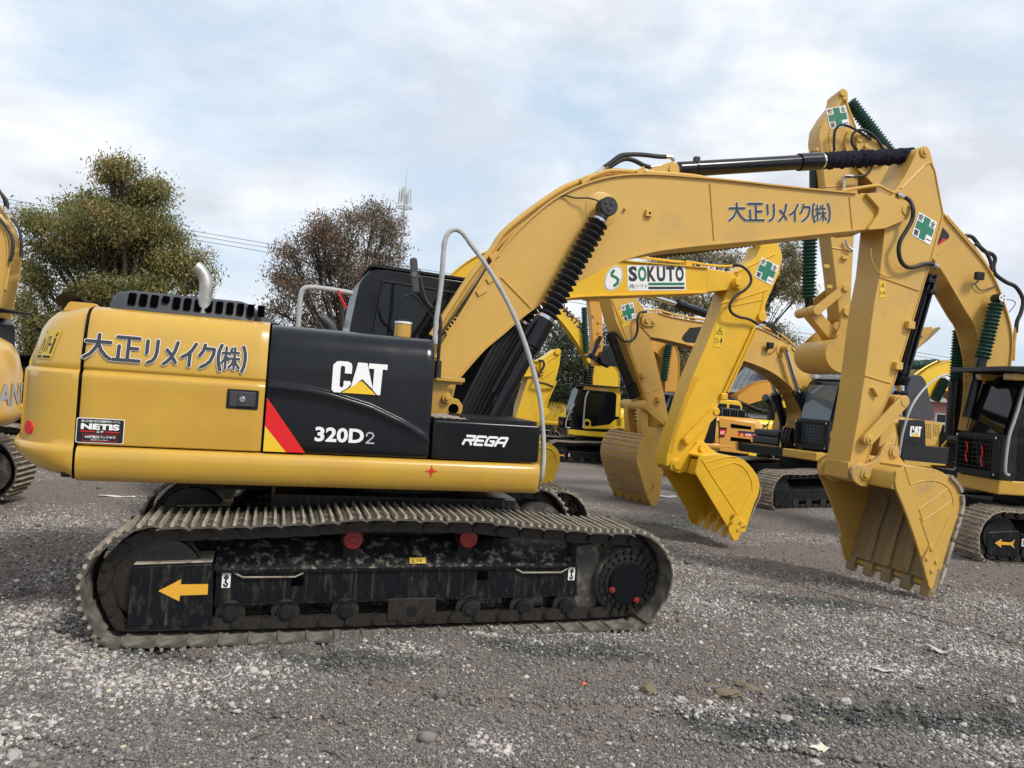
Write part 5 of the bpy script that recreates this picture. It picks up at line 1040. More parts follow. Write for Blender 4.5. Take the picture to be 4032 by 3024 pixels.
def build_B():
    A = setsgn(Frame(-1.39, 10.55, -.20, .26), -1)
    root, cw = machine('bright yellow excavator right behind the foreground one, green and black wordmark on its boom', A, 'chrome_yellow', 'yellow')
    W = .22
    top = [(1660, 1290), (1700, 1200), (1776, 1088), (1863, 1018), (1950, 985), (2080, 968), (2250, 990), (2444, 1027), (2634, 1044), (2786, 1057)]
    bot = [(2783, 1150), (2471, 1160), (2254, 1169), (2120, 1200), (1990, 1265), (1870, 1390), (1800, 1500), (1690, 1500)]
    ts = crom2(A.LL(top, -W), 4); bs = crom2(A.LL(bot[:-1], -W), 4) + A.LL(bot[-1:], -W)
    mb = MB(); mb.prism(ts + bs, -W, W); boom = obj('boom', mb, 'chrome_yellow', root, smooth=25)
    mb = MB(); mb.slab(ts, .016, -W - .03, W + .03); mb.slab(bs, .016, -W - .03, W + .03); obj('boom_flange', mb, 'chrome_yellow', boom, smooth=25)
    mb = MB(); mb.prism(round_poly(A.LL([(2786, 1057), (2873, 1070), (2927, 1095), (2932, 1115), (2911, 1133), (2860, 1143), (2783, 1150)], -W), .03), -W + .004, W - .004); nose = obj('boom_nose', mb, 'chrome_yellow', boom, bevel=.01)
    mb = MB(); pin(mb, A, 2908, 1115, W + .05, .06, .10); pin(mb, A, 2905, 1112, W + .10, .035, .055); obj('nose_pin', mb, 'chrome_yellow', nose, bevel=.006)
    pipe_(boom, A, 'hydraulic_pipe', [(2440, 1008), (2508, 1012), (2660, 1030), (2730, 1034), (2790, 1044), (2860, 1048), (2885, 1046)], .12, .02, 'chrome_yellow', 3); mb = MB(); x, z = A.L(2702, 1035, -.12); mb.box(x - .05, x + .05, -.22, 0, z - .06, z + .02); obj('pipe_clamp', mb, 'chrome_yellow', boom, bevel=.005)
    # sticker: ellipse with a wave, wordmark, small company name, two bars
    p0 = A.P(2388, 1145, -W); p1 = A.P(2692, 1143, -W); rx = Vector((p1[0] - p0[0], 0, p1[2] - p0[2])); S = rx.length; rx.normalize(); up_ = Vector((-rx.z, 0, rx.x)); pl = Plane2((p0[0], -W - .001, p0[2]), rx, up_, (0, -1, 0))
    hh = .265 / 1.12 * S * 1.0; E_ = lambda a, b: [(a * math.cos(t) + .095 * S + .045 * math.sin(t) * S, .148 * S + b * math.sin(t) * S) for t in np.linspace(0, 2 * PI, 33)[:-1]]
    b = decal('company_sticker', boom, pl, [(x + .0 * S, z) for x, z in E_(.112 * S, .15)], 'white', .002)
    t = MB(); el = [(.095 * S + .102 * S * math.cos(u) + .045 * S * math.sin(u), .148 * S + .138 * S * math.sin(u)) for u in np.linspace(0, 2 * PI, 41)]; strokes(t, pl, [el], .003, .0035); obj('ellipse_outline', t, 'inkblack', b, flat=True, recalc=False)
    t = MB(); strokes(t, pl, [[(.10 * S, .235 * S), (.07 * S, .205 * S), (.075 * S, .175 * S), (.125 * S, .155 * S), (.15 * S, .13 * S), (.14 * S, .09 * S), (.10 * S, .06 * S)]], .017 * S, .0035); obj('green_wave', t, 'gcross', b, flat=True, recalc=False)
    decal('wordmark_ground', b, pl, round_poly([(.285 * S, .0), (1.03 * S, .0), (1.03 * S, .30 * S), (.27 * S, .30 * S), (.27 * S, .02 * S)], .02), 'white', .0025)
    xs = [.285, .405, .525, .65, .775, .895]; t = MB(); g = MB()
    for ch, x in zip('SOKUTO', xs): text(g if ch == 'O' and x < .5 else t, pl, ch, x * S, .108 * S, .110 * S, .180 * S, .042, h=.005)
    text(t, pl, '(株)ソクト', .285 * S, .015 * S, .235 * S, .065 * S, .0, h=.005); polyd(t, pl, rect(.535 * S, .015 * S, 1.01 * S, .045 * S), .005); obj('wordmark', t, 'ink', b, flat=True, recalc=False)
    polyd(g, pl, rect(.535 * S, .062 * S, 1.01 * S, .092 * S), .005); obj('wordmark_green', g, 'gcross', b, flat=True, recalc=False)
    # stick
    V = .20
    sp_ = [(2862, 1150), (2878, 1079), (2921, 1057), (2981, 1008), (2997, 962), (3040, 950), (3063, 957), (3076, 985), (3082, 1014), (3068, 1079), (3030, 1160), (3014, 1204), (3016, 1245), (3004, 1268), (2981, 1274), (2978, 1284), (2920, 1434), (2852, 1550), (2814, 1627), (2770, 1738), (2700, 1830), (2622, 1835), (2626, 1791), (2669, 1665), (2717, 1506), (2785, 1347), (2838, 1217)]
    mb = MB(); mb.prism(A.LL(sp_, -V), -V, V); stick = obj('stick', mb, 'chrome_yellow', root, bevel=.012)
    mb = MB(); mb.tube([A.P(a, b_, -V - .003) for a, b_ in [(2878, 1085), (2921, 1062), (3052, 1000)]], .012, 6); mb.tube([A.P(a, b_, -V - .003) for a, b_ in [(2838, 1195), (2900, 1180), (3022, 1140)]], .012, 6); mb.tube([A.P(a, b_, -V - .003) for a, b_ in [(2848, 1212), (3000, 1180)]], .01, 6); mb.tube([A.P(a, b_, -V - .003) for a, b_ in [(3010, 1150), (2985, 1268)]], .01, 6)
    for k, dx in enumerate((0, 10, 20)): mb.tube([A.P(a + dx * .7, b_ + dx * .25, -V - .004) for a, b_ in [(2735, 1480), (2700, 1560), (2655, 1690), (2632, 1775)]], .008, 6)
    obj('stick_rib', mb, 'chrome_yellow', stick)
    pipe_(stick, A, 'hydraulic_pipe', [(2970, 1290), (2900, 1440), (2850, 1550)], V + .03, .022, 'chrome_yellow', 0); pipe_(stick, A, 'hydraulic_pipe', [(2978, 1300), (2912, 1442), (2865, 1545)], V + .0, .022, 'chrome_yellow', 0)
    mb = MB(); x, z = A.L(2846, 1560, -V); mb.box(x - .06, x + .06, -V - .06, -V + .05, z - .06, z + .05); obj('hose_guide', mb, 'chrome_yellow', stick, bevel=.02)
    o_ = A.L(3018, 1068, -V); safety_cross(stick, side(o_[0], -V - .004, o_[1], rot=R(-18)), .34)
    o_ = A.L(2808, 1365, -V); warn_sticker(stick, side(o_[0], -V - .003, o_[1], rot=R(-3)), .16, .35)
    mb = MB(); pin(mb, A, 3000, 1247, V + .02, .03, .075); obj('stick_top_pin', mb, 'chrome_yellow', stick, bevel=.006)
    pipe_(stick, A, 'hydraulic_hose', [(2885, 1046), (2920, 1048), (2950, 1075), (2957, 1110), (2935, 1140), (2898, 1165), (2874, 1200), (2880, 1230), (2910, 1248), (2950, 1257), (2985, 1278)], [.2, .28, .34, .36, .36, .34, .34, .33, .3, .28, .25], .022, 'rubber')
    pipe_(stick, A, 'hydraulic_hose', [(3005, 1265), (3030, 1285), (3060, 1315)], .05, .02, 'rubber'); 
    # stick cylinder in black bellows, links
    a = Vector(A.P(2560, 1000, 0)); b_ = Vector(A.P(2990, 945, 0)); bellows('stick_cylinder_bellows', root, a, b_, .07, .095, 26, 'rubber')
    la, lb, le, bp = A.L(2818, 1620, -.25), A.L(2703, 1733, -.25), A.L(2760, 1764, -.2), A.L(2662, 1830, -.2)
    for s in (1, -1): mb = MB(); mb.link(la, lb, .065, .07, s * .25 - .022, s * .25 + .022); lk = obj('bucket_link', mb, 'chrome_yellow', root, bevel=.008)
    mb = MB(); mb.ypin(*la, -.29, .29, .055, 22); obj('link_pin', mb, 'chrome_yellow', lk, bevel=.006); mb = MB(); mb.ypin(*lb, -.30, .30, .055, 22); obj('link_pin', mb, 'chrome_yellow', lk, bevel=.006)
    mb = MB(); mb.link(la, le, .07, .07, -.10, .10); obj('bucket_push_link', mb, 'chrome_yellow', root, bevel=.01)
    mb = MB(); mb.ypin(*bp, -.21, .21, .10, 26); obj('stick_foot', mb, 'chrome_yellow', stick, bevel=.01)
    plate = [(2760, 1795), (2823, 1790), (2891, 1797), (2933, 1816), (2971, 1859), (2988, 1901), (2984, 1945), (2967, 1985), (2941, 2065), (2932, 2095), (2880, 2095), (2865, 2078), (2734, 1859), (2748, 1806)]
    bk = bucket_generic(root, A, plate, .60, 'chrome_yellow', 10, tips=((2925, 2060), (2892, 2128)), ears=cs([(810, 830), (810, 770), (835, 735), (870, 730), (960, 680), (1040, 590), (1060, 565), (1120, 565), (1180, 630), (1280, 690), (1080, 700), (990, 720), (960, 850), (880, 862)], .4219, 2300, 1500))
    mb = MB(); mb.ypin(*bp, -.27, .27, .07, 22); mb.ypin(*le, -.275, .275, .06, 22); obj('bucket_pin', mb, 'chrome_yellow', bk, bevel=.006)
    mb = MB(); q = A.LL([(2706, 1862), (2722, 1805), (2760, 1796), (2762, 1830), (2734, 1862)], -.26); mb.prism(q, -.59, -.24); mb.prism(q, .24, .59); mb.prism(q, -.19, .19); obj('bucket_top_box', mb, 'chrome_yellow', bk, bevel=.008)
    for s in (-1, 1):
        q = A.LL([(2890, 2020), (2866, 2075), (2866, 2090), (2885, 2128), (2904, 2124), (2912, 2075), (2940, 2068), (2922, 2050)], -.62); mb = MB(); mb.prism(q, s * .615, s * .65); c_ = obj('side_cutter', mb, 'chrome_yellow', bk, bevel=.006); mb = MB()
        for px, py in ((2891, 2026), (2882, 2056), (2915, 2058), (2906, 2086)): x, z = A.L(px, py, -.65); mb.ypin(x, z, s * .645, s * .668, .022, 10)
        obj('cutter_bolts', mb, 'tandirt', c_)
        mb = MB()
        for ln in ([(2768, 1823), (2860, 1800), (2900, 1800)], [(2788, 1852), (2870, 1826), (2895, 1823), (2930, 1842), (2958, 1890), (2962, 1930)], [(2762, 1808), (2840, 1930), (2920, 2050)], [(2838, 1925), (2880, 1895), (2932, 1850)], [(2858, 1952), (2900, 1920), (2952, 1880)], [(2912, 2025), (2950, 1945)]):
            mb.tube([(x, s * .62, z) for x, z in A.LL(ln, -.62)], .008, 6, 3)
        obj('wear_rib', mb, 'chrome_yellow', bk)
    mb = MB(); q = crom2(A.LL([(2992, 1915), (2988, 1950), (2970, 1990), (2950, 2045)], -.6), 4); s_ = 1; mb.slab(q, .02, -.62, -.5); obj('heel_shroud', mb, 'steelpale', bk)
    return root

def build_C():
    A = setsgn(Frame(7.585, 18.6, -.34, PI + R(30)), 1)
    root, cw = machine('tan excavator facing left mid-yard, scuffed bucket on the gravel, mesh guard before its pale windscreen', A, 'tan', 'black', tail=3.3, glass='glasspale', arrow=False, tdx=.75, cdx=-.35, box=False)
    W = .22
    top = [(2534, 1231), (2592, 1229), (2645, 1246), (2785, 1270), (2900, 1280), (2982, 1289), (3064, 1328), (3110, 1362), (3150, 1408), (3178, 1446), (3207, 1504), (3235, 1600), (3240, 1690)]
    bot = [(3150, 1700), (3160, 1640), (3145, 1570), (3110, 1525), (3072, 1490), (3016, 1455), (2920, 1418), (2756, 1372), (2621, 1338), (2563, 1328), (2524, 1284)]
    ts = crom2(A.LL(top[1:], W), 4); bs = crom2(A.LL(bot[:-1], W), 4)
    mb = MB(); mb.prism(A.LL(top[:1], W) + ts + bs + A.LL(bot[-1:], W), -W, W); boom = obj('boom', mb, 'tanmatt', root, smooth=28)
    mb = MB(); mb.slab(ts, .02, -W - .03, W + .03); mb.slab(bs, .02, -W - .03, W + .03); obj('boom_flange', mb, 'tanmatt', boom, smooth=25)
    mb = MB(); mb.link(A.L(2540, 1262, W), A.L(2566, 1268, W), .12, .09, W, W + .05); mb.ypin(*A.L(2540, 1262, W), W, W + .09, .06, 20); mb.ypin(*A.L(2566, 1268, W), W, W + .08, .045, 20); obj('nose_pin', mb, 'tanmatt', boom, bevel=.006)
    decal('logo_panel', boom, Plane2((0, W + .002, 0), (1, 0, 0), (0, 0, 1), (0, 1, 0)), A.LL([(2690, 1320), (2683, 1335), (2700, 1348), (2760, 1352), (2840, 1362), (2840, 1290), (2775, 1285), (2715, 1291)], W), 'inkblack', .002)
    decal('logo_letter', boom, Plane2((0, W + .004, 0), (1, 0, 0), (0, 0, 1), (0, 1, 0)), A.LL([(2762, 1352), (2757, 1310), (2765, 1295), (2800, 1295), (2800, 1360)], W), 'white', .002)
    pipe_(boom, A, 'hydraulic_pipe', [(2545, 1222), (2600, 1222), (2650, 1238), (2790, 1262), (2860, 1268)], .1, .025, 'tanmatt', 2); pipe_(boom, A, 'hydraulic_pipe', [(3000, 1285), (3060, 1310), (3110, 1345), (3160, 1400)], 0, .03, 'tanmatt', 3); pipe_(boom, A, 'hydraulic_hose', [(2985, 1270), (3030, 1275), (3060, 1300), (3075, 1330)], .0, .03, 'rubber')
    mb = MB(); x, z = A.L(3016, 1362, W); mb.box(x - .09, x + .09, W + .08, W + .16, z - .06, z + .08); wl = obj('work_light', mb, 'blackmatt', boom, bevel=.01); mb = MB(); mb.tube([(x, W, z - .1), (x, W + .12, z - .05)], .02, 6); obj('light_bracket', mb, 'blackmatt', wl)
    pipe_(wl, A, 'lamp_cable', [(3020, 1375), (3028, 1395), (3045, 1385), (3060, 1368)], W + .03, .008, 'rubber')
    mb = MB(); x, z = A.L(3078, 1372, W); mb.lathe((x, W - .02, z), (x, W + .015, z), [(0, .22), (1, .2)], 30); mb.ypin(x, z, W, W + .22, .075, 20); obj('cylinder_boss', mb, 'tanmatt', boom, bevel=.008)
    # stick cylinder, bright rod to the left
    a, b = Vector(A.P(2540, 1160, 0)), Vector(A.P(2665, 1198, 0)); c = Vector(A.P(2840, 1255, 0)); mb = MB(); mb.cyl(b, c, .095, n=24); mb.cyl(b, b + (c - b).normalized() * .2, .12, n=24); sc = obj('stick_cylinder', mb, 'black', root); mb = MB(); mb.cyl(a, b, .055, n=18); obj('cylinder_rod', mb, 'chrome', sc)
    # boom cylinders
    for rod0, rod1, e, y in (((3091, 1372), (3140, 1540), (3215, 1730), .36), ((3028, 1450), (3052, 1548), (3128, 1800), -.36)):
        a, b, c = (Vector(A.P(*q, y)) for q in (rod0, rod1, e)); mb = MB(); mb.cyl(b, c, .10, n=22); mb.cyl(b, b + (c - b).normalized() * .22, .125, n=22); bc = obj('boom_cylinder', mb, 'black', root); mb = MB(); mb.cyl(a, b, .055, n=18); obj('cylinder_rod', mb, 'chrome', bc)
    # stick
    V = .2
    sp_ = [(2400, 1165), (2500, 1168), (2535, 1210), (2558, 1309), (2587, 1434), (2616, 1555), (2640, 1690), (2620, 1725), (2575, 1735), (2570, 1690), (2544, 1585), (2512, 1485), (2466, 1355), (2425, 1265)]
    mb = MB(); mb.prism(A.LL(sp_, V), -V, V); stick = obj('stick', mb, 'tanmatt', root, bevel=.012)
    mb = MB(); mb.tube(A.PP([(2545, 1546), (2603, 1527)], V + .004), .012, 6); mb.tube(A.PP([(2410, 1180), (2470, 1340), (2517, 1478), (2550, 1580), (2580, 1690)], V + .004), .014, 6); obj('stick_rib', mb, 'tanmatt', stick)
    for px, py in ((2527, 1478), (2588, 1572)): mb = MB(); x, z = A.L(px, py, V); mb.box(x - .06, x + .06, V, V + .1, z - .05, z + .05); obj('hose_guide', mb, 'tanmatt', stick, bevel=.008)
    o_ = A.L(2474, 1228, V); safety_cross(stick, side(o_[0], V + .005, o_[1], rot=R(20), sgn=1), .34)
    o_ = A.L(2452, 1288, V); warn_sticker(stick, side(o_[0], V + .004, o_[1], rot=R(24), sgn=1), .18, .36)
    pipe_(stick, A, 'spiral_hose', [(2545, 1228), (2520, 1232), (2510, 1260), (2510, 1300), (2495, 1335), (2465, 1345), (2440, 1330), (2422, 1308)], [.3, .34, .34, .32, .3, .3, .28, .28], .026, 'rubber')
    a, b = Vector(A.P(2418, 1310, 0)) + Vector((0, 0, 0)), Vector(A.P(2515, 1560, 0)); d = (b - a).normalized(); off = Vector((.12, 0, -.02)); mb = MB(); mb.cyl(a + off, b + off, .10, n=22); mb.cyl(b + off - d * .3, b + off, .125, n=22); mb.tube([a + off + Vector((.1, .08, 0)), b + off + Vector((.1, .08, 0))], .03, 8); bc = obj('bucket_cylinder', mb, 'black', root)
    # link
    la, lb, le = A.L(2545, 1598, .25), A.L(2614, 1668, .25), A.L(2530, 1700, .2); bp = A.L(2592, 1706, .25)
    mb = MB(); mb.lathe((la[0] + .1, -.42, la[1]), (la[0] + .1, .36, la[1]), [(0, .085), (.15, .085), (.16, .11), (.92, .11), (.93, .085), (1, .085)], 22); obj('link_pin', mb, 'tanmatt', root, bevel=.01)
    mb = MB(); mb.link((la[0] + .1, la[1]), le, .10, .10, -.28, -.14); mb.link((la[0] + .1, la[1]), le, .10, .10, .14, .28); obj('bucket_push_link', mb, 'tanmatt', root, bevel=.01)
    mb = MB(); mb.link((la[0] + .1, la[1]), lb, .06, .07, .29, .33); mb.ypin(*lb, .2, .38, .06, 18); obj('bucket_link', mb, 'tanmatt', root, bevel=.008)
    plate = [(2545, 1712), (2528, 1730), (2512, 1765), (2506, 1815), (2520, 1870), (2537, 1925), (2555, 1975), (2566, 2003), (2580, 1975), (2594, 1965), (2621, 1795), (2652, 1738), (2620, 1715), (2580, 1702)]
    bk = bucket_generic(root, A, plate, .60, 'tandirt', 8, tips=((2560, 1965), (2570, 2006)), ears=[(2520, 1690), (2560, 1680), (2600, 1690), (2620, 1720), (2560, 1735), (2520, 1715)])
    # wear straps across the worn back
    outer = crom2(A.LL(plate[:8], .6), 6); mb = MB()
    for i in range(1, 34, 3):
        p, q = outer[i], outer[i + 2]; dx, dz = q[0] - p[0], q[1] - p[1]; L = math.hypot(dx, dz); n = (-dz / L, dx / L)
        if n[0] < 0: n = (-n[0], -n[1])
        for j, yy in enumerate(np.linspace(-.60, .60, 9)[:-1]):
            pass
        mb.add([(p[0], -.6, p[1]), (q[0], -.6, q[1]), (q[0] + n[0] * .022, -.6, q[1] + n[1] * .022), (p[0] + n[0] * .022, -.6, p[1] + n[1] * .022), (p[0], .6, p[1]), (q[0], .6, q[1]), (q[0] + n[0] * .022, .6, q[1] + n[1] * .022), (p[0] + n[0] * .022, .6, p[1] + n[1] * .022)], [(0, 1, 2, 3), (4, 7, 6, 5), (2, 3, 7, 6), (0, 3, 7, 4), (1, 2, 6, 5), (0, 1, 5, 4)])
    obj('wear_straps', mb, 'wearstrap', bk)
    c_ = A.LL([(2566, 2003), (2548, 1960), (2568, 1930), (2572, 1900), (2590, 1920), (2594, 1945), (2588, 1980)], .62); mb = MB(); mb.prism(c_, .61, .65); obj('side_cutter', mb, 'tandirt', bk, bevel=.006)
    mb = MB(); [mb.tube([(x, .62, z) for x, z in A.LL(ln, .62)], .01, 6) for ln in ([(2520, 1795), (2540, 1770), (2590, 1735)], [(2556, 1778), (2602, 1767)], [(2543, 1828), (2605, 1778)], [(2545, 1920), (2600, 1790)])]; obj('wear_rib', mb, 'tandirt', bk)
    # mesh guard, lamp, tool box at the front of the deck
    guard(root, 1.08, .42, 1.33, 1.32, 1.98)
    mb = MB(); mb.box(.66, .82, .5, .66, 2.99, 3.09); lm = obj('roof_lamp', mb, 'wrap', root, bevel=.015); mb = MB(); mb.box(.815, .825, .52, .64, 3.0, 3.08); obj('lamp_lens', mb, 'lampglass', lm)
    mb = MB(); mb.box(-.3, .62, .42, 1.3, 2.985, 3.04); obj('roof_plate', mb, 'wrap', root, bevel=.01)
    mb = MB(); mb.box(-.15, .62, -1.3, -.45, 1.27, 1.47); mb.box(-.14, .60, -1.28, -.47, 1.475, 1.64); obj('tool_box', mb, 'plastic', root, bevel=.05)
    mb = MB(); mb.box(-.2, .68, -1.33, -.40, 1.0, 1.255); obj('front_step', mb, 'tan', root, bevel=.03)
    mb = MB(); mb.box(1.1, 1.40, .35, 1.3, 1.08, 1.28); obj('cab_step', mb, 'tan', root, bevel=.03)
    pipe_(root, A, 'exhaust_pipe', [(3035, 1650), (3035, 1600), (3025, 1575), (3012, 1565)], -.9, .10, 'plastic'); pipe_(root, A, 'mirror_cable', [(3050, 1590), (3020, 1690), (3000, 1800)], -1.2, .012, 'rubber', 2)
    for k in range(3): mb = MB(); mb.tube([(.7, .2 - .1 * k, 1.5), (.95, .22 - .1 * k, 1.75), (1.05, .22 - .1 * k, 1.45), (.9, .2 - .1 * k, 1.25)], .03, 8, 5); obj('hydraulic_hose', mb, 'rubber', root)
    # flank behind the cab: black panel with the maker's logo, yellow louvred door, black sill box
    F = lambda pts, y=1.30: A.LL(pts, y)
    mb = MB(); mb.prism(round_poly(F([(3540, 1652), (3640, 1655), (3648, 1758), (3540, 1752)]), .03), 1.285, 1.305); bp_ = obj('pump_side_panel', mb, 'black', root, bevel=.008)
    p0, p1, p2 = A.P(3581, 1718, 1.306), A.P(3626, 1721, 1.306), A.P(3583, 1677, 1.306); u = Vector(p1) - Vector(p0); wv = u.length; pl = Plane2(p0, (-1, 0, u.z / -u.x if u.x else 0), (0, 0, 1), (0, 1, 0)); cat_logo(bp_, pl, wv, (Vector(p2) - Vector(p0)).length)
    mb = MB(); mb.prism(F([(3640, 1655), (3712, 1666), (3702, 1700), (3680, 1755), (3643, 1755)]), 1.285, 1.31); lv = obj('louvred_door', mb, 'tan', root, bevel=.008)
    for gx in (0, 1):
        for i in range(4):
            for j in range(9 - 2 * gx):
                x, z = A.L(3641 + gx * 34 + i * 7 + j * .4, 1670 + gx * 4 + j * 6.6 + i * .8, 1.312); mb = MB(); mb.box(x - .017, x + .017, 1.308, 1.3125, z - .012, z + .012); (louv := globals().setdefault('_lv', MB())).add(mb.v, mb.f)
    obj('louvre_slots', globals().pop('_lv'), 'void', lv)
    mb = MB(); mb.prism(F([(3545, 1752), (3730, 1762), (3722, 1828), (3545, 1815)]), 1.28, 1.35); obj('sill_box', mb, 'blackmatt', root, bevel=.01)
    mb = MB(); mb.prism(F([(3560, 1812), (3722, 1828), (3718, 1842), (3560, 1830)], 1.36), 1.27, 1.37); obj('deck_edge', mb, 'tan', root, bevel=.006)
    mb = MB(); mb.prism(round_poly(F([(3568, 1490), (3585, 1476), (3620, 1478), (3638, 1500), (3672, 1640), (3660, 1655), (3560, 1640)], 1.0), .05), .95, 1.05); obj('open_engine_cover', mb, 'plastic', root, bevel=.012)
    pipe_(root, A, 'wrapped_handrail', [(3540, 1795), (3556, 1700), (3590, 1600), (3640, 1530), (3690, 1490), (3725, 1476), (3750, 1488)], [1.4, 1.4, 1.4, 1.35, 1.3, 1.2, 1.1], .028, 'wrap')
    return root
def guard(root, x, y0, y1, z0, z1):
    mb = MB(); t = .03
    for a, b, c, d in ((y0, y1, z0, z0 + .1), (y0, y1, z1 - .06, z1), (y0, y0 + .05, z0, z1), (y1 - .12, y1, z0, z1)): mb.box(x - .02, x + .02, a, b, c, d)
    g = obj('front_guard', mb, 'blackmatt', root, bevel=.004); mb = MB()
    n = 10
    for k in range(1, n): y = y0 + (y1 - y0) * k / n; mb.tube([(x, y, z0 + .05), (x, y, z1 - .03)], .008, 6)
    for k in range(1, 9): z = z0 + (z1 - z0) * k / 9; mb.tube([(x + .01, y0 + .02, z), (x + .01, y1 - .02, z)], .008, 6)
    obj('guard_mesh', mb, 'blackmatt', g)
    for y in (y0 + .03, y1 - .05):
        for z in (z0 + .06, z1 - .03): mb = MB(); mb.cyl((x + .018, y, z), (x + .032, y, z), .022, n=12); obj('guard_bolt', mb, 'chrome', g)
    mb = MB(); mb.box(x - .30, x - .02, y1 - .03, y1, z0, z1); obj('guard_arm', mb, 'blackmatt', g); mb = MB(); mb.box(x - .30, x - .02, y0, y0 + .03, z0, z1); obj('guard_arm', mb, 'blackmatt', g)
    return g
def build_D():
    A = setsgn(Frame(9.59, 13.27, -.28, PI + R(5)), 1)
    root, cw = machine('tan excavator at the right edge, flat visor over its dark cab, green bellows on boom', A, 'tan', 'black', cdx=.45, box=False)
    W = .24
    outer = [(3340, 515), (3393, 528), (3484, 580), (3560, 650), (3640, 745), (3725, 855), (3791, 933), (3863, 1017), (3911, 1090), (3942, 1162), (3972, 1258), (3984, 1330), (3981, 1407), (3960, 1560), (3930, 1700)]
    inner = [(3850, 1700), (3872, 1560), (3872, 1470), (3868, 1402), (3839, 1290), (3803, 1232), (3743, 1130), (3695, 1052), (3600, 930), (3500, 800), (3410, 700), (3350, 640), (3325, 560)]
    ts, bs = crom2(A.LL(outer, W), 3), crom2(A.LL(inner, W), 3); mb = MB(); mb.prism(ts + bs, -W, W); boom = obj('boom', mb, 'tanmatt', root, smooth=28)
    mb = MB(); mb.slab(ts[4:], .02, -W - .03, W + .03); mb.slab(bs[:-4], .02, -W - .03, W + .03); obj('boom_flange', mb, 'tanmatt', boom, smooth=25)
    pl = Plane2((0, W + .002, 0), (1, 0, 0), (0, 0, 1), (0, 1, 0)); decal('logo_panel', boom, pl, A.LL([(3690, 960), (3712, 895), (3738, 925), (3735, 938), (3705, 958)], W), 'inkblack', .002); decal('logo_red', boom, pl, A.LL([(3693, 962), (3712, 938), (3728, 944), (3694, 966)], W), 'red', .004)
    mb = MB(); mb.tube(A.PP([(3690, 1005), (3770, 925)], W + .003), .008, 6); mb.tube(A.PP([(3560, 1000), (3572, 1010)], W + .003), .008, 6); x, z = A.L(3905, 1195, W); mb.lathe((x, W - .01, z), (x, W + .012, z), [(0, .19), (1, .18)], 30); obj('weld_seam', mb, 'tanmatt', boom)
    # lamp on the boom
    x, z = A.L(3834, 1095, W); mb = MB(); mb.box(x - .075, x + .075, W + .10, W + .17, z - .05, z + .085); wl = obj('work_light', mb, 'blackmatt', boom, bevel=.008); mb = MB(); mb.tube([(x, W, z - .09), (x, W + .08, z - .09), (x, W + .13, z - .04)], .02, 6); obj('light_bracket', mb, 'wrap', wl); pipe_(wl, A, 'lamp_cable', [(3838, 1112), (3850, 1135), (3875, 1142), (3925, 1125)], W + .03, .009, 'rubber')
    # pipes and hoses down the back of the boom
    pipe_(boom, A, 'hydraulic_pipe', [(3725, 850), (3790, 925), (3850, 995), (3905, 1080)], .1, .03, 'tanmatt', 2); pipe_(boom, A, 'spiral_hose', [(3800, 928), (3830, 935), (3870, 985), (3905, 1000), (3918, 1020), (3912, 1050), (3920, 1080), (3960, 1110), (4000, 1130), (4028, 1180), (4020, 1230), (4005, 1265), (4000, 1310)], [.0] * 13, .035, 'rubber'); pipe_(boom, A, 'spiral_hose', [(3840, 960), (3880, 990), (3900, 1030), (3905, 1065)], .12, .03, 'rubber')
    pipe_(boom, A, 'hydraulic_pipe', [(4000, 1290), (3992, 1350), (3990, 1420)], 0, .03, 'tanmatt', 0)
    # boom cylinder in green bellows
    e = Vector(A.P(3928, 1175, .42)); b = Vector(A.P(3870, 1402, .42)); mb = MB(); mb.lathe((e.x, .34, e.z), (e.x, .54, e.z), [(0, .075), (.1, .08), (.9, .08), (1, .075)], 26); re = obj('rod_eye', mb, 'rubber', root); mb = MB(); mb.ypin(e.x, e.z, .535, .548, .07, 26); cp = obj('white_cap', mb, 'white', re); mb = MB(); [mb.ypin(e.x + .035 * math.cos(t), e.z + .035 * math.sin(t), .545, .553, .012, 8) for t in (0, 2.1, 4.2)]; obj('cap_holes', mb, 'void', cp)
    d = (b - e).normalized(); bellows('rod_bellows', root, e + d * .09, b + d * .05, .085, .125, 15, 'green', .04); mb = MB(); mb.cyl(b, b + d * 1.1, .085, n=20); obj('boom_cylinder', mb, 'black', root); pipe_(boom, A, 'sensor_cable', [(3945, 1180), (3985, 1182), (3998, 1195), (3985, 1215), (3972, 1230)], .4, .007, 'rubber')
    e2 = Vector(A.P(3780, 1300, -.42)); b2 = Vector(A.P(3766, 1500, -.42)); bellows('rod_bellows', root, e2, b2, .095, .135, 18, 'green', .04); d = (b2 - e2).normalized(); mb = MB(); mb.cyl(b2, b2 + d * 1.0, .13, n=20); obj('boom_cylinder', mb, 'black', root)
    # stick and its cylinder
    V = .2
    sp_ = [(3300, 378), (3302, 362), (3318, 346), (3334, 352), (3341, 372), (3338, 400), (3369, 487), (3390, 560), (3392, 640), (3381, 700), (3363, 939), (3354, 1114), (3350, 1230), (3335, 1262), (3310, 1262), (3303, 1234), (3288, 1084), (3270, 939), (3248, 734), (3233, 601), (3224, 541), (3230, 493), (3262, 440), (3294, 400)]
    mb = MB(); mb.prism(A.LL(sp_, V), -V, V); stick = obj('stick', mb, 'tanmatt', root, bevel=.015)
    mb = MB(); mb.tube(A.PP([(3232, 500), (3292, 408), (3312, 385), (3330, 400), (3352, 460), (3370, 500)], V + .003), .01, 6); mb.tube(A.PP([(3275, 975), (3358, 988)], V + .003), .012, 6); mb.tube(A.PP([(3252, 735), (3375, 730)], V + .003), .010, 6); mb.tube(A.PP([(3285, 470), (3265, 520), (3268, 590), (3290, 640)], V + .003), .008, 6, 4); obj('stick_rim', mb, 'tanmatt', stick)
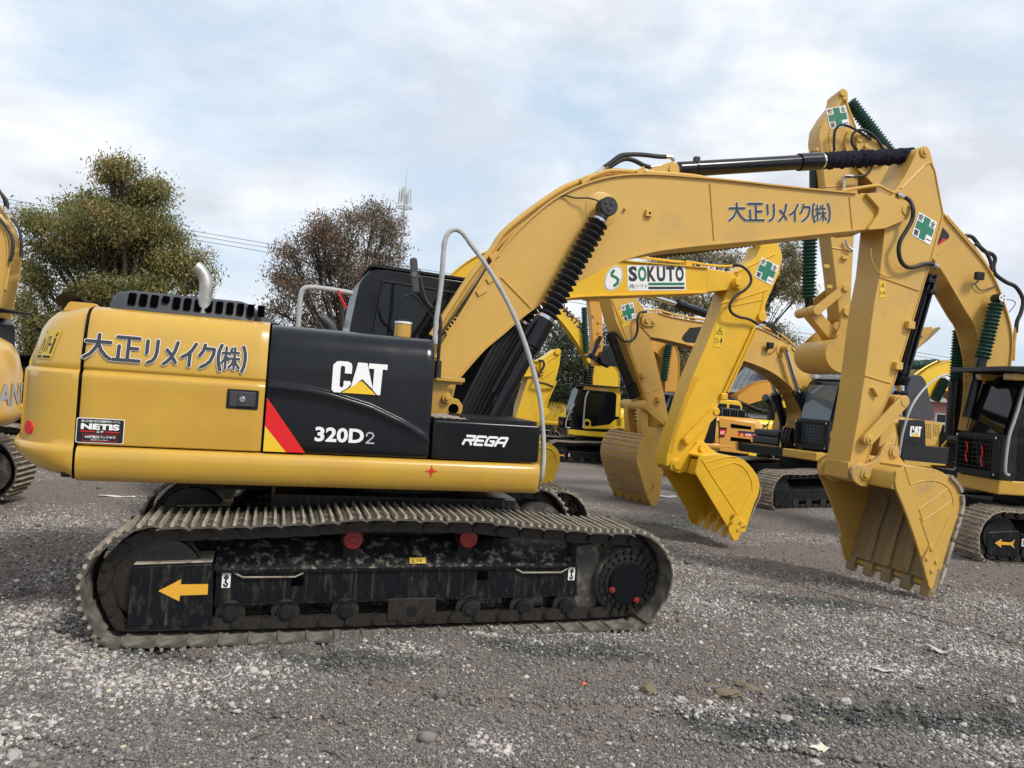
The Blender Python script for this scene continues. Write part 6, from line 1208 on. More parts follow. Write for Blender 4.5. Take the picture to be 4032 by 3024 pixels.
    o_ = A.L(3298, 462, V); safety_cross(stick, side(o_[0], V + .004, o_[1], rot=R(16), sgn=1), .36)
    mb = MB(); pin(mb, A, 3318, 366, V + .01, .03, .06); pin(mb, A, 3328, 395, V + .01, .05, .03); pin(mb, A, 3216, 590, V + .0, .03, .03); obj('stick_top_pin', mb, 'tanmatt', stick, bevel=.006)
    for px, py in ((3323, 1016), (3250, 1050), (3262, 1130)): mb = MB(); x, z = A.L(px, py, V); mb.box(x - .05, x + .05, V, V + .05, z - .03, z + .03); obj('hose_guide', mb, 'tanmatt', stick, bevel=.006)
    a, b = Vector(A.P(3345, 400, 0)), Vector(A.P(3500, 600, 0)); bellows('stick_cylinder_bellows', root, a, b, .085, .13, 20, 'green', .06); d = (b - a).normalized(); mb = MB(); mb.cyl(b, b + d * 1.2, .10, n=20); obj('stick_cylinder', mb, 'black', root)
    mb = MB(); [mb.prism(A.LL([(3370, 530), (3395, 528), (3440, 560), (3500, 605), (3480, 650), (3420, 660), (3372, 640)], s * .27), s * .27 - .02, s * .27 + .02) for s in (-1, 1)]; mb.ypin(*A.L(3384, 548, .27), -.31, .31, .06, 20); mb.ypin(*A.L(3406, 578, .27), -.33, .33, .04, 18); obj('boom_nose', mb, 'tanmatt', boom, bevel=.006)
    pipe_(stick, A, 'hydraulic_hose', [(3285, 595), (3284, 545), (3290, 510), (3312, 492), (3345, 498), (3385, 520), (3430, 550)], [.26, .3, .33, .35, .35, .34, .32], .022, 'rubber'); pipe_(stick, A, 'hydraulic_hose', [(3375, 590), (3355, 565), (3358, 530), (3380, 512), (3415, 518), (3450, 545), (3480, 590)], [.3, .34, .36, .36, .36, .34, .3], .022, 'rubber')
    pipe_(stick, A, 'hydraulic_hose', [(3330, 695), (3380, 695), (3415, 685), (3432, 660)], .3, .02, 'rubber'); mb = MB(); mb.cyl(A.P(3322, 745, .26), A.P(3322, 695, .26), .03, n=12); mb.cyl(A.P(3325, 694, .28), A.P(3360, 694, .3), .028, n=12); mb.tube(A.PP([(3332, 945), (3338, 970), (3358, 985)], .25), .022, 8, 4); obj('hose_fitting', mb, 'alu', stick)
    mb = MB(); mb.cyl(A.P(3205, 600, -.1), A.P(3205, 745, -.1), .08, n=20); obj('bucket_cylinder', mb, 'black', root); bellows('bucket_cylinder_bellows', root, Vector(A.P(3190, 800, 0)), Vector(A.P(3183, 1175, 0)), .085, .135, 27, 'green', .05); mb = MB(); mb.cyl(A.P(3183, 1170, 0), A.P(3187, 1222, 0), .07, n=16); obj('cylinder_rod', mb, 'black', root)
    la, lb, le, bp = A.L(3215, 1222, .25), A.L(3324, 1135, .25), A.L(3304, 1330, .22), A.L(3333, 1229, .22)
    for s in (-1, 1): mb = MB(); mb.link(la, lb, .075, .07, s * .27 - .025, s * .27 + .025); lk = obj('bucket_link', mb, 'tanmatt', root, bevel=.008)
    mb = MB(); mb.ypin(*la, -.40, .31, .085, 22); obj('link_pin', mb, 'tanmatt', lk, bevel=.008); mb = MB(); mb.ypin(*lb, -.31, .33, .06, 22); obj('link_pin', mb, 'tanmatt', lk, bevel=.008)
    mb = MB(); mb.link(la, le, .10, .11, -.12, .12); obj('bucket_push_link', mb, 'tanmatt', root, bevel=.02)
    plate = [(3290, 1335), (3255, 1360), (3250, 1410), (3275, 1452), (3320, 1470), (3390, 1470), (3480, 1445), (3560, 1412), (3605, 1380), (3660, 1292), (3600, 1287), (3450, 1290), (3340, 1290)]
    bk = bucket_generic(root, A, plate, .55, 'tandirt', 9, tips=((3590, 1375), (3702, 1290)), ears=[(3290, 1320), (3308, 1280), (3312, 1235), (3325, 1210), (3345, 1212), (3362, 1250), (3365, 1330), (3330, 1350), (3295, 1350)])
    mb = MB(); mb.ypin(*le, -.27, .28, .075, 22); mb.ypin(*bp, -.27, .28, .075, 22); obj('bucket_pin', mb, 'tanmatt', bk, bevel=.008)
    c_ = A.LL([(3608, 1290), (3665, 1287), (3668, 1300), (3640, 1340), (3605, 1372), (3600, 1330)], .56); mb = MB(); mb.prism(c_, .55, .60); sc_ = obj('side_cutter', mb, 'tandirt', bk, bevel=.006); mb = MB(); [mb.ypin(*A.L(a, b_, .6), .59, .63, .025, 10) for a, b_ in ((3630, 1320), (3612, 1342))]; obj('cutter_bolts', mb, 'tandirt', sc_)
    # cab extras: guard, visor, lamps, wrapped grab rail, ribbons
    fx = 1.88; guard(root, fx, .36, 1.34, 1.30, 1.98)
    mb = MB(); mb.prism([(1.40, 3.03), (2.0, 3.02), (1.95, 3.10), (1.35, 3.14), (-.6, 3.12), (-.6, 3.05)], .2, 1.45); obj('roof_visor', mb, 'blackmatt', root, bevel=.01)
    for y in (.50, 1.18):
        mb = MB(); mb.prism(round_poly(rect(1.40, 2.90, 1.70, 3.01), .03), y - .10, y + .10); lm = obj('roof_lamp', mb, 'tanmatt', root, bevel=.012); mb = MB(); mb.box(1.695, 1.708, y - .08, y + .08, 2.92, 3.0); obj('lamp_lens', mb, 'lampglass', lm)
    mb = MB(); mb.tube([(1.57, 1.40, 2.78), (1.70, 1.41, 2.3), (1.79, 1.41, 1.95), (1.81, 1.41, 1.45), (1.73, 1.40, 1.38)], .022, 10, 5); obj('wrapped_grab_rail', mb, 'wrap', root)
    mb = MB(); mb.prism(round_poly([(1.51, 2.50), (1.61, 2.50), (1.57, 2.92), (1.45, 2.92)], .03), 1.40, 1.46); mi = obj('mirror', mb, 'black', root, bevel=.01)
    for y, z in ((.62, 1.66), (.98, 1.62)):
        mb = MB(); mb.tube([(fx + .025, y, z + .18), (fx + .03, y + .04, z + .06), (fx + .03, y + .01, z - .04), (fx + .03, y + .05, z - .16)], .011, 6, 4); rb = obj('red_ribbon', mb, 'red', root)
    mb = MB(); mb.box(1.12, 1.84, .34, 1.325, 1.05, 1.29); obj('cab_step', mb, 'tan', root, bevel=.03)
    mb = MB(); mb.tube([(1.80, .45, 2.0), (1.67, .42, 2.6)], .01, 6); obj('wiper', mb, 'rubber', root)
    return root
build_B(); build_C(); build_D()
def simple_boom(root, A, ts, bs, W, material, name='boom'):
    ts, bs = crom2(A.LL(ts, A.sgn * W), 3), crom2(A.LL(bs, A.sgn * W), 3); mb = MB(); mb.prism(ts + bs, -W, W); o = obj(name, mb, material, root, smooth=28)
    mb = MB(); mb.slab(ts, .02, -W - .03, W + .03); mb.slab(bs, .02, -W - .03, W + .03); obj('boom_flange', mb, material, o, smooth=25); return o
def build_F():
    A = setsgn(Frame(-2.77, 13.2, -.36, .26), -1); root, cw = machine('yellow excavator mostly hidden, its stick and bucket showing beside the white wrapped handrail', A, 'yellow', 'yellow')
    mb = MB(); mb.prism(round_poly(A.LL([(2030, 1640), (2075, 1500), (2100, 1430), (2150, 1405), (2193, 1373), (2209, 1387), (2203, 1440), (2186, 1505), (2150, 1610), (2120, 1690), (2080, 1760), (2030, 1760)], -.18), .02), -.18, .18); st = obj('stick', mb, 'yellow', root, bevel=.012)
    mb = MB(); mb.tube(A.PP([(2130, 1445), (2160, 1420), (2195, 1400)], -.185), .012, 6); mb.tube(A.PP([(2135, 1490), (2185, 1455)], -.185), .012, 6); mb.tube(A.PP([(2190, 1500), (2150, 1590), (2105, 1690)], -.19), .022, 6); obj('stick_rib', mb, 'yellow', st)
    mb = MB(); pin(mb, A, 2196, 1385, .19, .03, .06); pin(mb, A, 2131, 1446, .2, .04, .10); obj('stick_top_pin', mb, 'yellow', st, bevel=.006)
    pipe_(st, A, 'hydraulic_hose', [(2120, 1420), (2138, 1422), (2142, 1440), (2125, 1470), (2115, 1490), (2122, 1505), (2150, 1512), (2178, 1524)], [.2, .3, .32, .32, .32, .3, .28, .22], .022, 'rubber')
    simple_boom(root, A, [(1500, 1640), (1560, 1480), (1640, 1400), (1760, 1370), (1900, 1390), (2050, 1420), (2140, 1425)], [(2140, 1470), (2050, 1480), (1900, 1480), (1760, 1500), (1680, 1560), (1600, 1680)], .2, 'yellow')
    plate = [(2090, 1748), (2146, 1744), (2176, 1754), (2196, 1774), (2204, 1800), (2198, 1840), (2186, 1875), (2173, 1905), (2160, 1930), (2140, 1920), (2060, 1760)]
    bk = bucket_generic(root, A, plate, .52, 'yellow', 9, tips=((2165, 1910), (2150, 1955)), ears=[(2040, 1740), (2060, 1690), (2100, 1680), (2130, 1720), (2120, 1760), (2060, 1770)])
    mb = MB(); mb.tube(A.PP([(2120, 1765), (2160, 1765), (2185, 1785), (2193, 1815)], -.545), .012, 6, 3); mb.tube(A.PP([(2130, 1815), (2190, 1780)], -.545), .012, 6); mb.tube(A.PP([(2150, 1900), (2180, 1830)], -.545), .012, 6); obj('wear_rib', mb, 'yellow', bk)
    mb = MB(); mb.link(A.L(2150, 1620, -.24), A.L(2070, 1690, -.24), .06, .06, -.27, -.22); obj('bucket_link', mb, 'yellow', root, bevel=.006)
def build_K():
    A = setsgn(Frame(3.4, 29.9, -.83, PI + R(12)), 1); root, cw = machine('yellow excavator in the back row with a yellow framed cab and dark door', A, 'yellow', 'black')
    mb = MB(); mb.slab([(-.62, 1.3), (-.645, 2.1), (-.57, 2.84), (-.43, 2.985), (.90, 3.0)], -.03, .42, 1.345); mb.prism(round_poly([(-.60, 1.9), (-.44, 1.9), (-.42, 2.74), (-.30, 2.84), (.95, 2.86), (.93, 2.97), (-.42, 2.96), (-.55, 2.82)], .03), 1.32, 1.345); obj('cab_frame', mb, 'yellow', root)
    W = .24; bm_ = simple_boom(root, A, [(2150, 1150), (2190, 1182), (2300, 1290), (2335, 1400), (2420, 1440), (2440, 1500), (2425, 1640)], [(2330, 1640), (2335, 1520), (2318, 1430), (2245, 1310), (2165, 1215), (2120, 1180)], W, 'yellow')
    p0, p1 = A.P(2222, 1235, W), A.P(2298, 1318, W); u = (Vector(p1) - Vector(p0)); S = u.length; u.normalize(); t = MB(); text(t, Plane2(p0, u, (u.z, 0, -u.x) if u.x > 0 else (-u.z * -1, 0, -u.x), (0, 1, 0)), "KOMATSU", -.62 * S, 0, 1.6 * S, .24 * S, .03, h=.004); obj('boom_wordmark', t, 'navy', bm_, flat=True, recalc=False)
    for a, b, y in (((2330, 1430), (2312, 1570), .4), ((2310, 1450), (2300, 1570), -.4)): bellows('rod_bellows', root, Vector(A.P(*a, y)), Vector(A.P(*b, y)), .09, .15, 14, 'rubber', .05)
    bellows('stick_cylinder_bellows', root, Vector(A.P(2300, 1210, .3)), Vector(A.P(2308, 1390, .3)), .085, .14, 22, 'green', .05)
    mb = MB(); mb.prism(A.LL([(2238, 1692), (2262, 1692), (2460, 1712), (2460, 1728), (2240, 1710)], 1.36), 1.2, 1.36); obj('deck_edge', mb, 'yellow', root, bevel=.01)
    pipe_(root, A, 'grab_rail', [(2318, 1540), (2305, 1570), (2297, 1670), (2296, 1685)], 1.42, .03, 'wrap', 3); pipe_(root, A, 'step_rail', [(2262, 1590), (2235, 1640), (2228, 1680), (2245, 1684)], 1.3, .025, 'galv', 3)
    c = A.L(2312, 1668, 1.345); mb = MB(); mb.prism(round_poly(A.LL([(2296, 1655), (2310, 1648), (2325, 1655), (2328, 1680), (2400, 1672), (2418, 1655), (2470, 1635), (2470, 1690), (2296, 1688)], 1.34), .05), 1.325, 1.345); lp = obj('cab_lower_panel', mb, 'yellow', root, bevel=.008); mb = MB(); mb.ypin(c[0], c[1], 1.345, 1.352, .09, 20); obj('round_port', mb, 'void', lp)
    mb = MB(); [mb.add(MB().tube(A.PP([(2428, 1650 + k * 5), (2446, 1648 + k * 5)], 1.348), .012, 5).v, MB().tube(A.PP([(2428, 1650 + k * 5), (2446, 1648 + k * 5)], 1.348), .012, 5).f) for k in range(6)]; obj('louvre_slots', mb, 'void', lp)
    t = MB(); p0 = A.P(2356, 1537, 1.345); text(t, side(p0[0], 1.345, p0[2], sgn=1), 'KOMATSU', 0, 0, .38, .065, .02, h=.003); obj('cab_wordmark', t, 'white', root, flat=True, recalc=False)
    mb = MB(); mb.prism(round_poly(rect(-.9, 3.0, 1.4, 3.06), .02), .35, 1.5); obj('roof_visor', mb, 'blackmatt', root, bevel=.01)
    q = [(2476, 1610), (2524, 1618), (2526, 1700), (2476, 1695)]; mb = MB(); mb.prism(A.LL(q, 1.30), 1.27, 1.30); pn = obj('model_panel', mb, 'black', root, bevel=.006)
    t = MB()
    for k in range(3): mb_ = MB().tube(A.PP([(2477, 1622 + 13 * k), (2524, 1626 + 13 * k)], 1.305), .018, 5); t.add(mb_.v, mb_.f)
    obj('panel_stripes', t, 'grey', pn)
    t = MB(); p0 = A.P(2484, 1678, 1.302); text(t, side(p0[0], 1.302, p0[2], sgn=1), 'PC', 0, 0, .22, .14, .03, h=.003); obj('model_letters', t, 'decal_yellow', pn, flat=True, recalc=False)
    t = MB(); p0 = A.P(2484, 1700, 1.302); text(t, side(p0[0], 1.302, p0[2], sgn=1), '2', 0, 0, .11, .15, .04, h=.003); obj('model_digit', t, 'white', pn, flat=True, recalc=False)
def build_G():
    A = setsgn(Frame(6.36, 26.95, -.80, PI + R(12)), 1); root, cw = machine('orange yellow excavator in the back row with a red danger sign on its flank', A, 'orange', 'black')
    W = .24; simple_boom(root, A, [(2555, 1330), (2620, 1345), (2665, 1370), (2676, 1450), (2672, 1520), (2660, 1640)], [(2610, 1640), (2618, 1530), (2615, 1440), (2585, 1390), (2540, 1370)], W, 'orange'); bellows('rod_bellows', root, Vector(A.P(2634, 1355, .42)), Vector(A.P(2612, 1500, .42)), .10, .16, 17, 'green', .05)
    mb = MB(); mb.prism(A.LL([(2318, 1150), (2362, 1150), (2372, 1250), (2375, 1370), (2358, 1440), (2340, 1440), (2332, 1300)], .2), -.2, .2); st = obj('stick', mb, 'orange', root, bevel=.015)
    simple_boom(root, A, [(2300, 1110), (2400, 1130), (2500, 1230), (2600, 1340)], [(2570, 1400), (2470, 1290), (2390, 1190), (2310, 1180)], .22, 'orange', 'boom_tip')
    mb = MB(); [pin(mb, A, a, b, .2, .05, .05) for a, b in ((2337, 1242), (2358, 1268), (2357, 1309), (2363, 1358))]; obj('stick_pins', mb, 'orange', st)
    mb = MB(); mb.link(A.L(2362, 1330, .3), A.L(2333, 1398, .3), .07, .07, .26, .34); mb.link(A.L(2325, 1400, .3), A.L(2390, 1440, .3), .09, .08, .24, .32); mb.ypin(*A.L(2332, 1400, .3), -.3, .38, .08, 16); obj('bucket_link', mb, 'black', root, bevel=.01)
    plate = [(2370, 1385), (2365, 1420), (2385, 1438), (2420, 1443), (2450, 1438), (2460, 1400), (2435, 1360), (2400, 1362)]; bucket_generic(root, A, plate, .5, 'black', 5)
    F = lambda pts, y=1.30: A.LL(pts, y)
    mb = MB(); mb.prism(F([(2834, 1644), (2975, 1668), (2975, 1792), (2834, 1775)]), 1.27, 1.30); pn = obj('louvred_door', mb, 'orange', root, bevel=.01)
    for q in ([(2878, 1668), (2958, 1680), (2957, 1692), (2877, 1684)], [(2877, 1720), (2957, 1730), (2956, 1742), (2876, 1736)]): mb = MB(); mb.prism(F(q), 1.295, 1.306); obj('louvre_slot', mb, 'void', pn)
    d_ = decal('danger_sign', pn, Plane2((0, 1.302, 0), (1, 0, 0), (0, 0, 1), (0, 1, 0)), F([(2906, 1704), (2968, 1710), (2967, 1722), (2906, 1718)]), 'red', .004); decal('danger_sign_head', d_, Plane2((0, 1.302, 0), (1, 0, 0), (0, 0, 1), (0, 1, 0)), F([(2906, 1695), (2969, 1701), (2968, 1710), (2906, 1704)]), 'navy', .004)
    t = MB(); p0 = A.P(2934, 1718, 1.308); text(t, side(p0[0], 1.308, p0[2], sgn=1, rot=R(2)), '危险', 0, 0, .24, .10, .02, h=.003); obj('danger_writing', t, 'white', d_, flat=True, recalc=False); t = MB(); p0 = A.P(2915, 1716, 1.308); strokes(t, side(p0[0], 1.308, p0[2], sgn=1), [[(0, 0), (.10, 0), (.05, .09), (0, 0)]], .012, .003); obj('danger_triangle', t, 'decal_yellow', d_, flat=True, recalc=False)
    mb = MB(); mb.prism(F([(2832, 1682), (2862, 1684), (2860, 1702), (2850, 1722), (2832, 1722)]), 1.30, 1.31); mp_ = obj('model_panel', mb, 'black', pn); decal('model_red', mp_, Plane2((0, 1.311, 0), (1, 0, 0), (0, 0, 1), (0, 1, 0)), F([(2834, 1690), (2860, 1692), (2857, 1704), (2848, 1716), (2834, 1714)]), 'red', .003); t = MB(); p0 = A.P(2836, 1709, 1.313); text(t, side(p0[0], 1.313, p0[2], sgn=1, rot=R(3)), '15C', 0, 0, .17, .10, .03, h=.003); obj('model_writing', t, 'white', mp_, flat=True, recalc=False)
    mb = MB(); mb.prism(F([(2946, 1780), (2978, 1784), (2976, 1796), (2946, 1792)]), 1.26, 1.33); obj('yellow_bumper', mb, 'decal_yellow', root)
    for k in range(24): mb = MB()
    mb = MB()
    for i in range(3):
        for j in range(10):
            x, z = A.L(2852 + j * 9 + (j // 3) * 3, 1615 + i * 9 + j, 1.0); q = MB().box(x - .025, x + .025, .985, 1.01, z - .035, z + .035); mb.add(q.v, q.f)
    hd = MB(); hd.prism(F([(2840, 1604), (2935, 1614), (2935, 1650), (2840, 1642)], .99), -.6, .99); h_ = obj('radiator_cover', hd, 'plastic', root, bevel=.02); obj('cover_holes', mb, 'void', h_)
    mb = MB(); mb.tube(A.PP([(2665, 1640), (2675, 1670), (2668, 1720)], 1.35), .04, 6, 3); obj('red_ribbon', mb, 'red', root)
def build_H():
    A = setsgn(Frame(8.9, 32.2, -.92, PI + R(12)), 1); root, cw = machine('yellow excavator at the very back with black chevron stripes on its flank', A, 'decal_yellow', 'yellow')
    pl = Plane2((0, 1.285, 0), (1, 0, 0), (0, 0, 1), (0, 1, 0))
    for k in range(4): decal('chevron', cw, pl, A.LL([(3003, 1668 + k * 17), (3013, 1676 + k * 17), (3024, 1666 + k * 17), (3024, 1674 + k * 17), (3013, 1685 + k * 17), (3003, 1677 + k * 17)], 1.30), 'inkblack', .012)
    t = MB(); p0 = A.P(3046, 1692, 1.30); text(t, side(p0[0], 1.30, p0[2], sgn=1, rot=R(2)), '国源', 0, 0, .42, .19, .03, h=.003); obj('company_name', t, 'inkblack', cw, flat=True, recalc=False)
    mb = MB(); mb.tube(A.PP([(2875, 1570), (2930, 1592), (2980, 1612), (3040, 1625)], .3), .09, 8, 3); obj('stick', mb, 'black', root); mb = MB(); mb.tube(A.PP([(3090, 1650), (3092, 1590), (3105, 1570), (3120, 1568)], .4), .13, 10, 4); obj('boom', mb, 'yellow', root)
def build_L():
    A = setsgn(Frame(16.3, 26.5, -.8, PI + R(20)), 1); root, cw = machine('yellow excavator far back on the right with a dark wrapped stick cylinder', A, 'yellow', 'black')
    simple_boom(root, A, [(3590, 1505), (3640, 1462), (3700, 1430), (3790, 1420), (3870, 1470), (3900, 1640)], [(3830, 1680), (3800, 1600), (3740, 1545), (3700, 1540), (3660, 1560), (3640, 1640), (3600, 1600)], .25, 'yellow')
    for k in range(3): pipe_(root, A, 'hydraulic_pipe', [(3600, 1485 - k * 5), (3645, 1455 - k * 5), (3690, 1432 - k * 5)], .1 * k, .03, 'yellow', 3)
    a, b = Vector(A.P(3560, 1440, 0)), Vector(A.P(3690, 1432, 0)); bellows('stick_cylinder_bellows', root, a, b, .13, .16, 22, 'green', .1); bellows('rod_bellows', root, Vector(A.P(3722, 1495, .4)), Vector(A.P(3680, 1575, .4)), .10, .17, 12, 'green', .05)
    mb = MB(); mb.ypin(*A.L(3724, 1490, .4), .3, .5, .10, 18); obj('rod_eye', mb, 'white', root)
def build_J():
    A = setsgn(Frame(-9.25, 8.88, -.15, PI + R(10)), 1); root, cw = machine('orange excavator cut off by the left edge, grey block letters on its counterweight', A, 'sany', 'black', shoe='steel', tdx=-.45)
    t = MB(); u = Vector((0, -1, 0)).normalized(); ang = R(168); n_ = Vector((math.cos(ang), math.sin(ang), 0))
    # letters wrapped on the tail arc
    v, f = text_mesh('SANY', .03); a0 = min(p[0] for p in v); a1 = max(p[0] for p in v); b0 = min(p[1] for p in v); b1 = max(p[1] for p in v)
    def arc(p, r):
        th = PI - .10 + (p[0] - a0) / (a1 - a0) * .46; return (r * math.cos(th), r * math.sin(th), 1.34 + (p[1] - b0) / (b1 - b0) * .29)
    t.add([arc(p, 2.829) for p in v], f); obj('block_letters', t, 'grey', cw, flat=True, recalc=False)
    A = setsgn(Frame(-10.3, 15.6, -.4, PI + R(10)), 1); root, cw = machine('tan excavator at the left edge behind the orange one, pipes along its boom', A, 'tan', 'black', cdx=.62)
    simple_boom(root, A, [(-280, 620), (-140, 700), (-45, 790), (-8, 850), (20, 905), (33, 965), (32, 1040), (15, 1140), (-20, 1300)], [(-110, 1300), (-90, 1140), (-80, 1040), (-100, 960), (-180, 880), (-300, 800)], .26, 'tanmatt')
    for k in range(4): pipe_(root, A, 'hydraulic_pipe', [(-4 + k * 6, 845), (22 + k * 7, 900), (38 + k * 7, 965), (37 + k * 6, 1040), (20 + k * 6, 1140)], .22 - k * .14, .028, 'tanmatt', 3)
    for k in range(2): pipe_(root, A, 'hydraulic_hose', [(-40, 700), (0, 755), (18 + 8 * k, 790), (22 + 8 * k, 822)], .1 * k, .032, 'rubber', 4)
    mb = MB(); mb.cyl(A.P(22, 815, .1), A.P(24, 840, .1), .045, n=10); mb.cyl(A.P(31, 815, 0), A.P(33, 840, 0), .045, n=10); obj('hose_fitting', mb, 'chrome', root)
    pipe_(root, A, 'hydraulic_hose', [(-20, 840), (30, 900), (50, 950), (48, 1000), (36, 1030)], .32, .035, 'rubber'); pipe_(root, A, 'hydraulic_hose', [(45, 860), (72, 895), (84, 950), (84, 1010)], -.2, .03, 'rubber')
    mb = MB(); mb.prism(round_poly(rect(-.2, 3.06, 1.9, 3.10), .02), .3, 1.5); obj('roof_visor', mb, 'blackmatt', root, bevel=.01)
    p0 = A.P(2, 1225, 1.34); t = MB(); text(t, side(p0[0] + .62, 1.345, 2.86, sgn=1), 'CATERPILLAR', -.62, 0, 1.05, .09, .02, h=.004); obj('cab_wordmark', t, 'white', root, flat=True, recalc=False)
    for k in range(3): mb = MB(); x, z = A.L(62 + k * 24, 1422, 1.30); mb.prism(round_poly(rect(x - .05, z - .11, x + .05, z + .11), .04), 1.25, 1.30); obj('louvre_slot', mb, 'void', root)
def build_far():
    A = setsgn(Frame(4.6, 37.5, -.83, PI + R(15)), 1); root, cw = machine('tan excavator furthest back, mostly hidden behind the middle stick', A, 'tan', 'black')
    simple_boom(root, A, [(2420, 1330), (2520, 1355), (2600, 1430), (2640, 1520), (2630, 1640)], [(2560, 1640), (2560, 1540), (2520, 1460), (2430, 1380)], .25, 'tanmatt')
    A = setsgn(Frame(.2, 36.5, -.83, PI + R(5)), 1); root, cw = machine('yellow excavator far back, half hidden by the dark evergreen tree', A, 'yellow', 'black')
    simple_boom(root, A, [(1960, 1480), (2060, 1450), (2140, 1480), (2190, 1560), (2190, 1640)], [(2130, 1640), (2130, 1570), (2080, 1510), (1970, 1520)], .25, 'yellow')
    A = setsgn(Frame(12.6, 33.5, -.83, PI + R(12)), 1); root, cw = machine('orange yellow excavator far back beyond the mesh guarded cab', A, 'orange', 'yellow')
    simple_boom(root, A, [(2900, 1560), (3000, 1500), (3120, 1510), (3190, 1580), (3190, 1680)], [(3120, 1680), (3120, 1600), (3070, 1560), (2920, 1600)], .25, 'orange')
build_F(); build_K(); build_G(); build_H(); build_L(); build_J(); build_far()

# ---------------------------------------------------------------- trees
def tree(name, label, base, dist, lobes, nleaf, cols, size, seed, group=None, droop=.6, trunk=.22, gap=.0, depth=1.0, cl=.26):
    r = np.random.default_rng(seed); root_p = at(base[0], base[1], dist); root_p.z = float(gz(root_p.x, root_p.y)) - .1
    root = thing(name, label, 'tree', root_p, 0, group); C_ = []; 
    for px, py, rx, ry in lobes:
        c = at(px, py, dist); k = dist / FPX; C_.append((np.array(c - root_p) + np.array([0, r.uniform(-1, 1) * depth * rx * k * 1.2, 0]), rx * k * .93, ry * k * .95))
    wts = np.array([a[1] * a[2] for a in C_]); wts = wts / wts.sum(); ncl = max(20, nleaf // 42); idx = r.choice(len(C_), ncl, p=wts)
    d = r.normal(0, 1, (ncl, 3)); d /= np.linalg.norm(d, axis=1)[:, None]; rad = r.random(ncl) ** (.45); cc = np.array([C_[i][0] for i in idx]) + d * rad[:, None] * np.array([[C_[i][1], (C_[i][1] + C_[i][2]) * .5 * depth, C_[i][2]] for i in idx])
    ci = r.integers(0, ncl, nleaf); P = cc[ci] + r.normal(0, cl, (nleaf, 3)) * np.array([1, 1, .75])
    # leaves hang: long axis mostly downwards and outwards
    ax = r.normal(0, 1, (nleaf, 3)); ax[:, 2] -= droop * 2; ax /= np.linalg.norm(ax, axis=1)[:, None]; o = r.normal(0, 1, (nleaf, 3)); bx = np.cross(ax, o); bx /= np.linalg.norm(bx, axis=1)[:, None]
    L = size * r.uniform(.5, 1.6, nleaf)[:, None]; Wd = L * r.uniform(.28, .42, nleaf)[:, None]; fold = np.cross(ax, bx) * Wd * .35
    V = np.stack([P - ax * L * .5, P + bx * Wd * .5 + fold, P + ax * L * .5, P - bx * Wd * .5 + fold], 1).reshape(-1, 3)
    me = bpy.data.meshes.new('crown'); me.vertices.add(nleaf * 4); me.vertices.foreach_set('co', V.astype(np.float32).ravel()); me.loops.add(nleaf * 4); me.loops.foreach_set('vertex_index', np.arange(nleaf * 4, dtype=np.int32)); me.polygons.add(nleaf); me.polygons.foreach_set('loop_start', np.arange(0, nleaf * 4, 4, dtype=np.int32)); me.update(calc_edges=True)
    ccol = r.choice(len(cols), ncl, p=np.array([c[3] for c in cols]) / sum(c[3] for c in cols)); base_c = np.array([c[:3] for c in cols])[ccol[ci]] * r.uniform(.6, 1.45, (nleaf, 1)); 
    at_ = me.attributes.new('tint', 'FLOAT_COLOR', 'POINT'); at_.data.foreach_set('color', np.repeat(np.concatenate([np.clip(base_c, 0, 1), np.ones((nleaf, 1))], 1), 4, 0).astype(np.float32).ravel())
    me.materials.append(M['leaf']); co_ = bpy.data.objects.new('crown', me); COL.objects.link(co_); co_.parent = root
    top = np.array([c[0] for c in C_]); mid = top.mean(0); fork = Vector((mid[0] * .5, 0, max(1.2, top[:, 2].min() * .75))); mb = MB()
    mb.tube([Vector((0, 0, 0)), Vector((fork.x * .3, 0, fork.z * .5)), fork], [trunk, trunk * .85, trunk * .7], 9, 3)
    for i, (c, rx, ry) in enumerate(C_):
        e = Vector(c); m1 = fork.lerp(e, .45) + Vector((r.normal(0, .2), r.normal(0, .2), -.1 + .2 * (e - fork).length * .3)); mb.tube([fork, m1, e], [trunk * .42, trunk * .25, .02], 6, 4)
        near_ = [k for k in range(ncl) if idx[k] == i][:9]
        for k in near_: q = Vector(cc[k]); s = m1.lerp(e, r.uniform(.1, .9)); mb.tube([s, s.lerp(q, .5) + Vector((0, 0, .12)), q], [.035, .02, .008], 4, 2)
    obj('trunk', mb, 'bark', root); return root
c5_ = lambda L: [((880 + (a - 880) * .93) * .5425, 500 + (b + 22) * .5425, rx * .5425, ry * .5425) for a, b, rx, ry in L]
GRN = [(0.2, 0.222, 0.073, 4), (0.286, 0.243, 0.073, 3), (0.38, 0.263, 0.094, 2.4), (0.137, 0.169, 0.066, 2)]
RED = [(0.241, 0.161, 0.121, 4), (0.161, 0.169, 0.106, 3), (0.305, 0.179, 0.116, 2), (0.12, 0.129, 0.087, 2)]
OLV = [(0.267, 0.233, 0.108, 3), (0.184, 0.192, 0.092, 3), (0.333, 0.267, 0.141, 1.5)]
DKG = [(0.059, 0.079, 0.037, 4), (0.092, 0.106, 0.045, 3), (0.04, 0.053, 0.026, 2)]
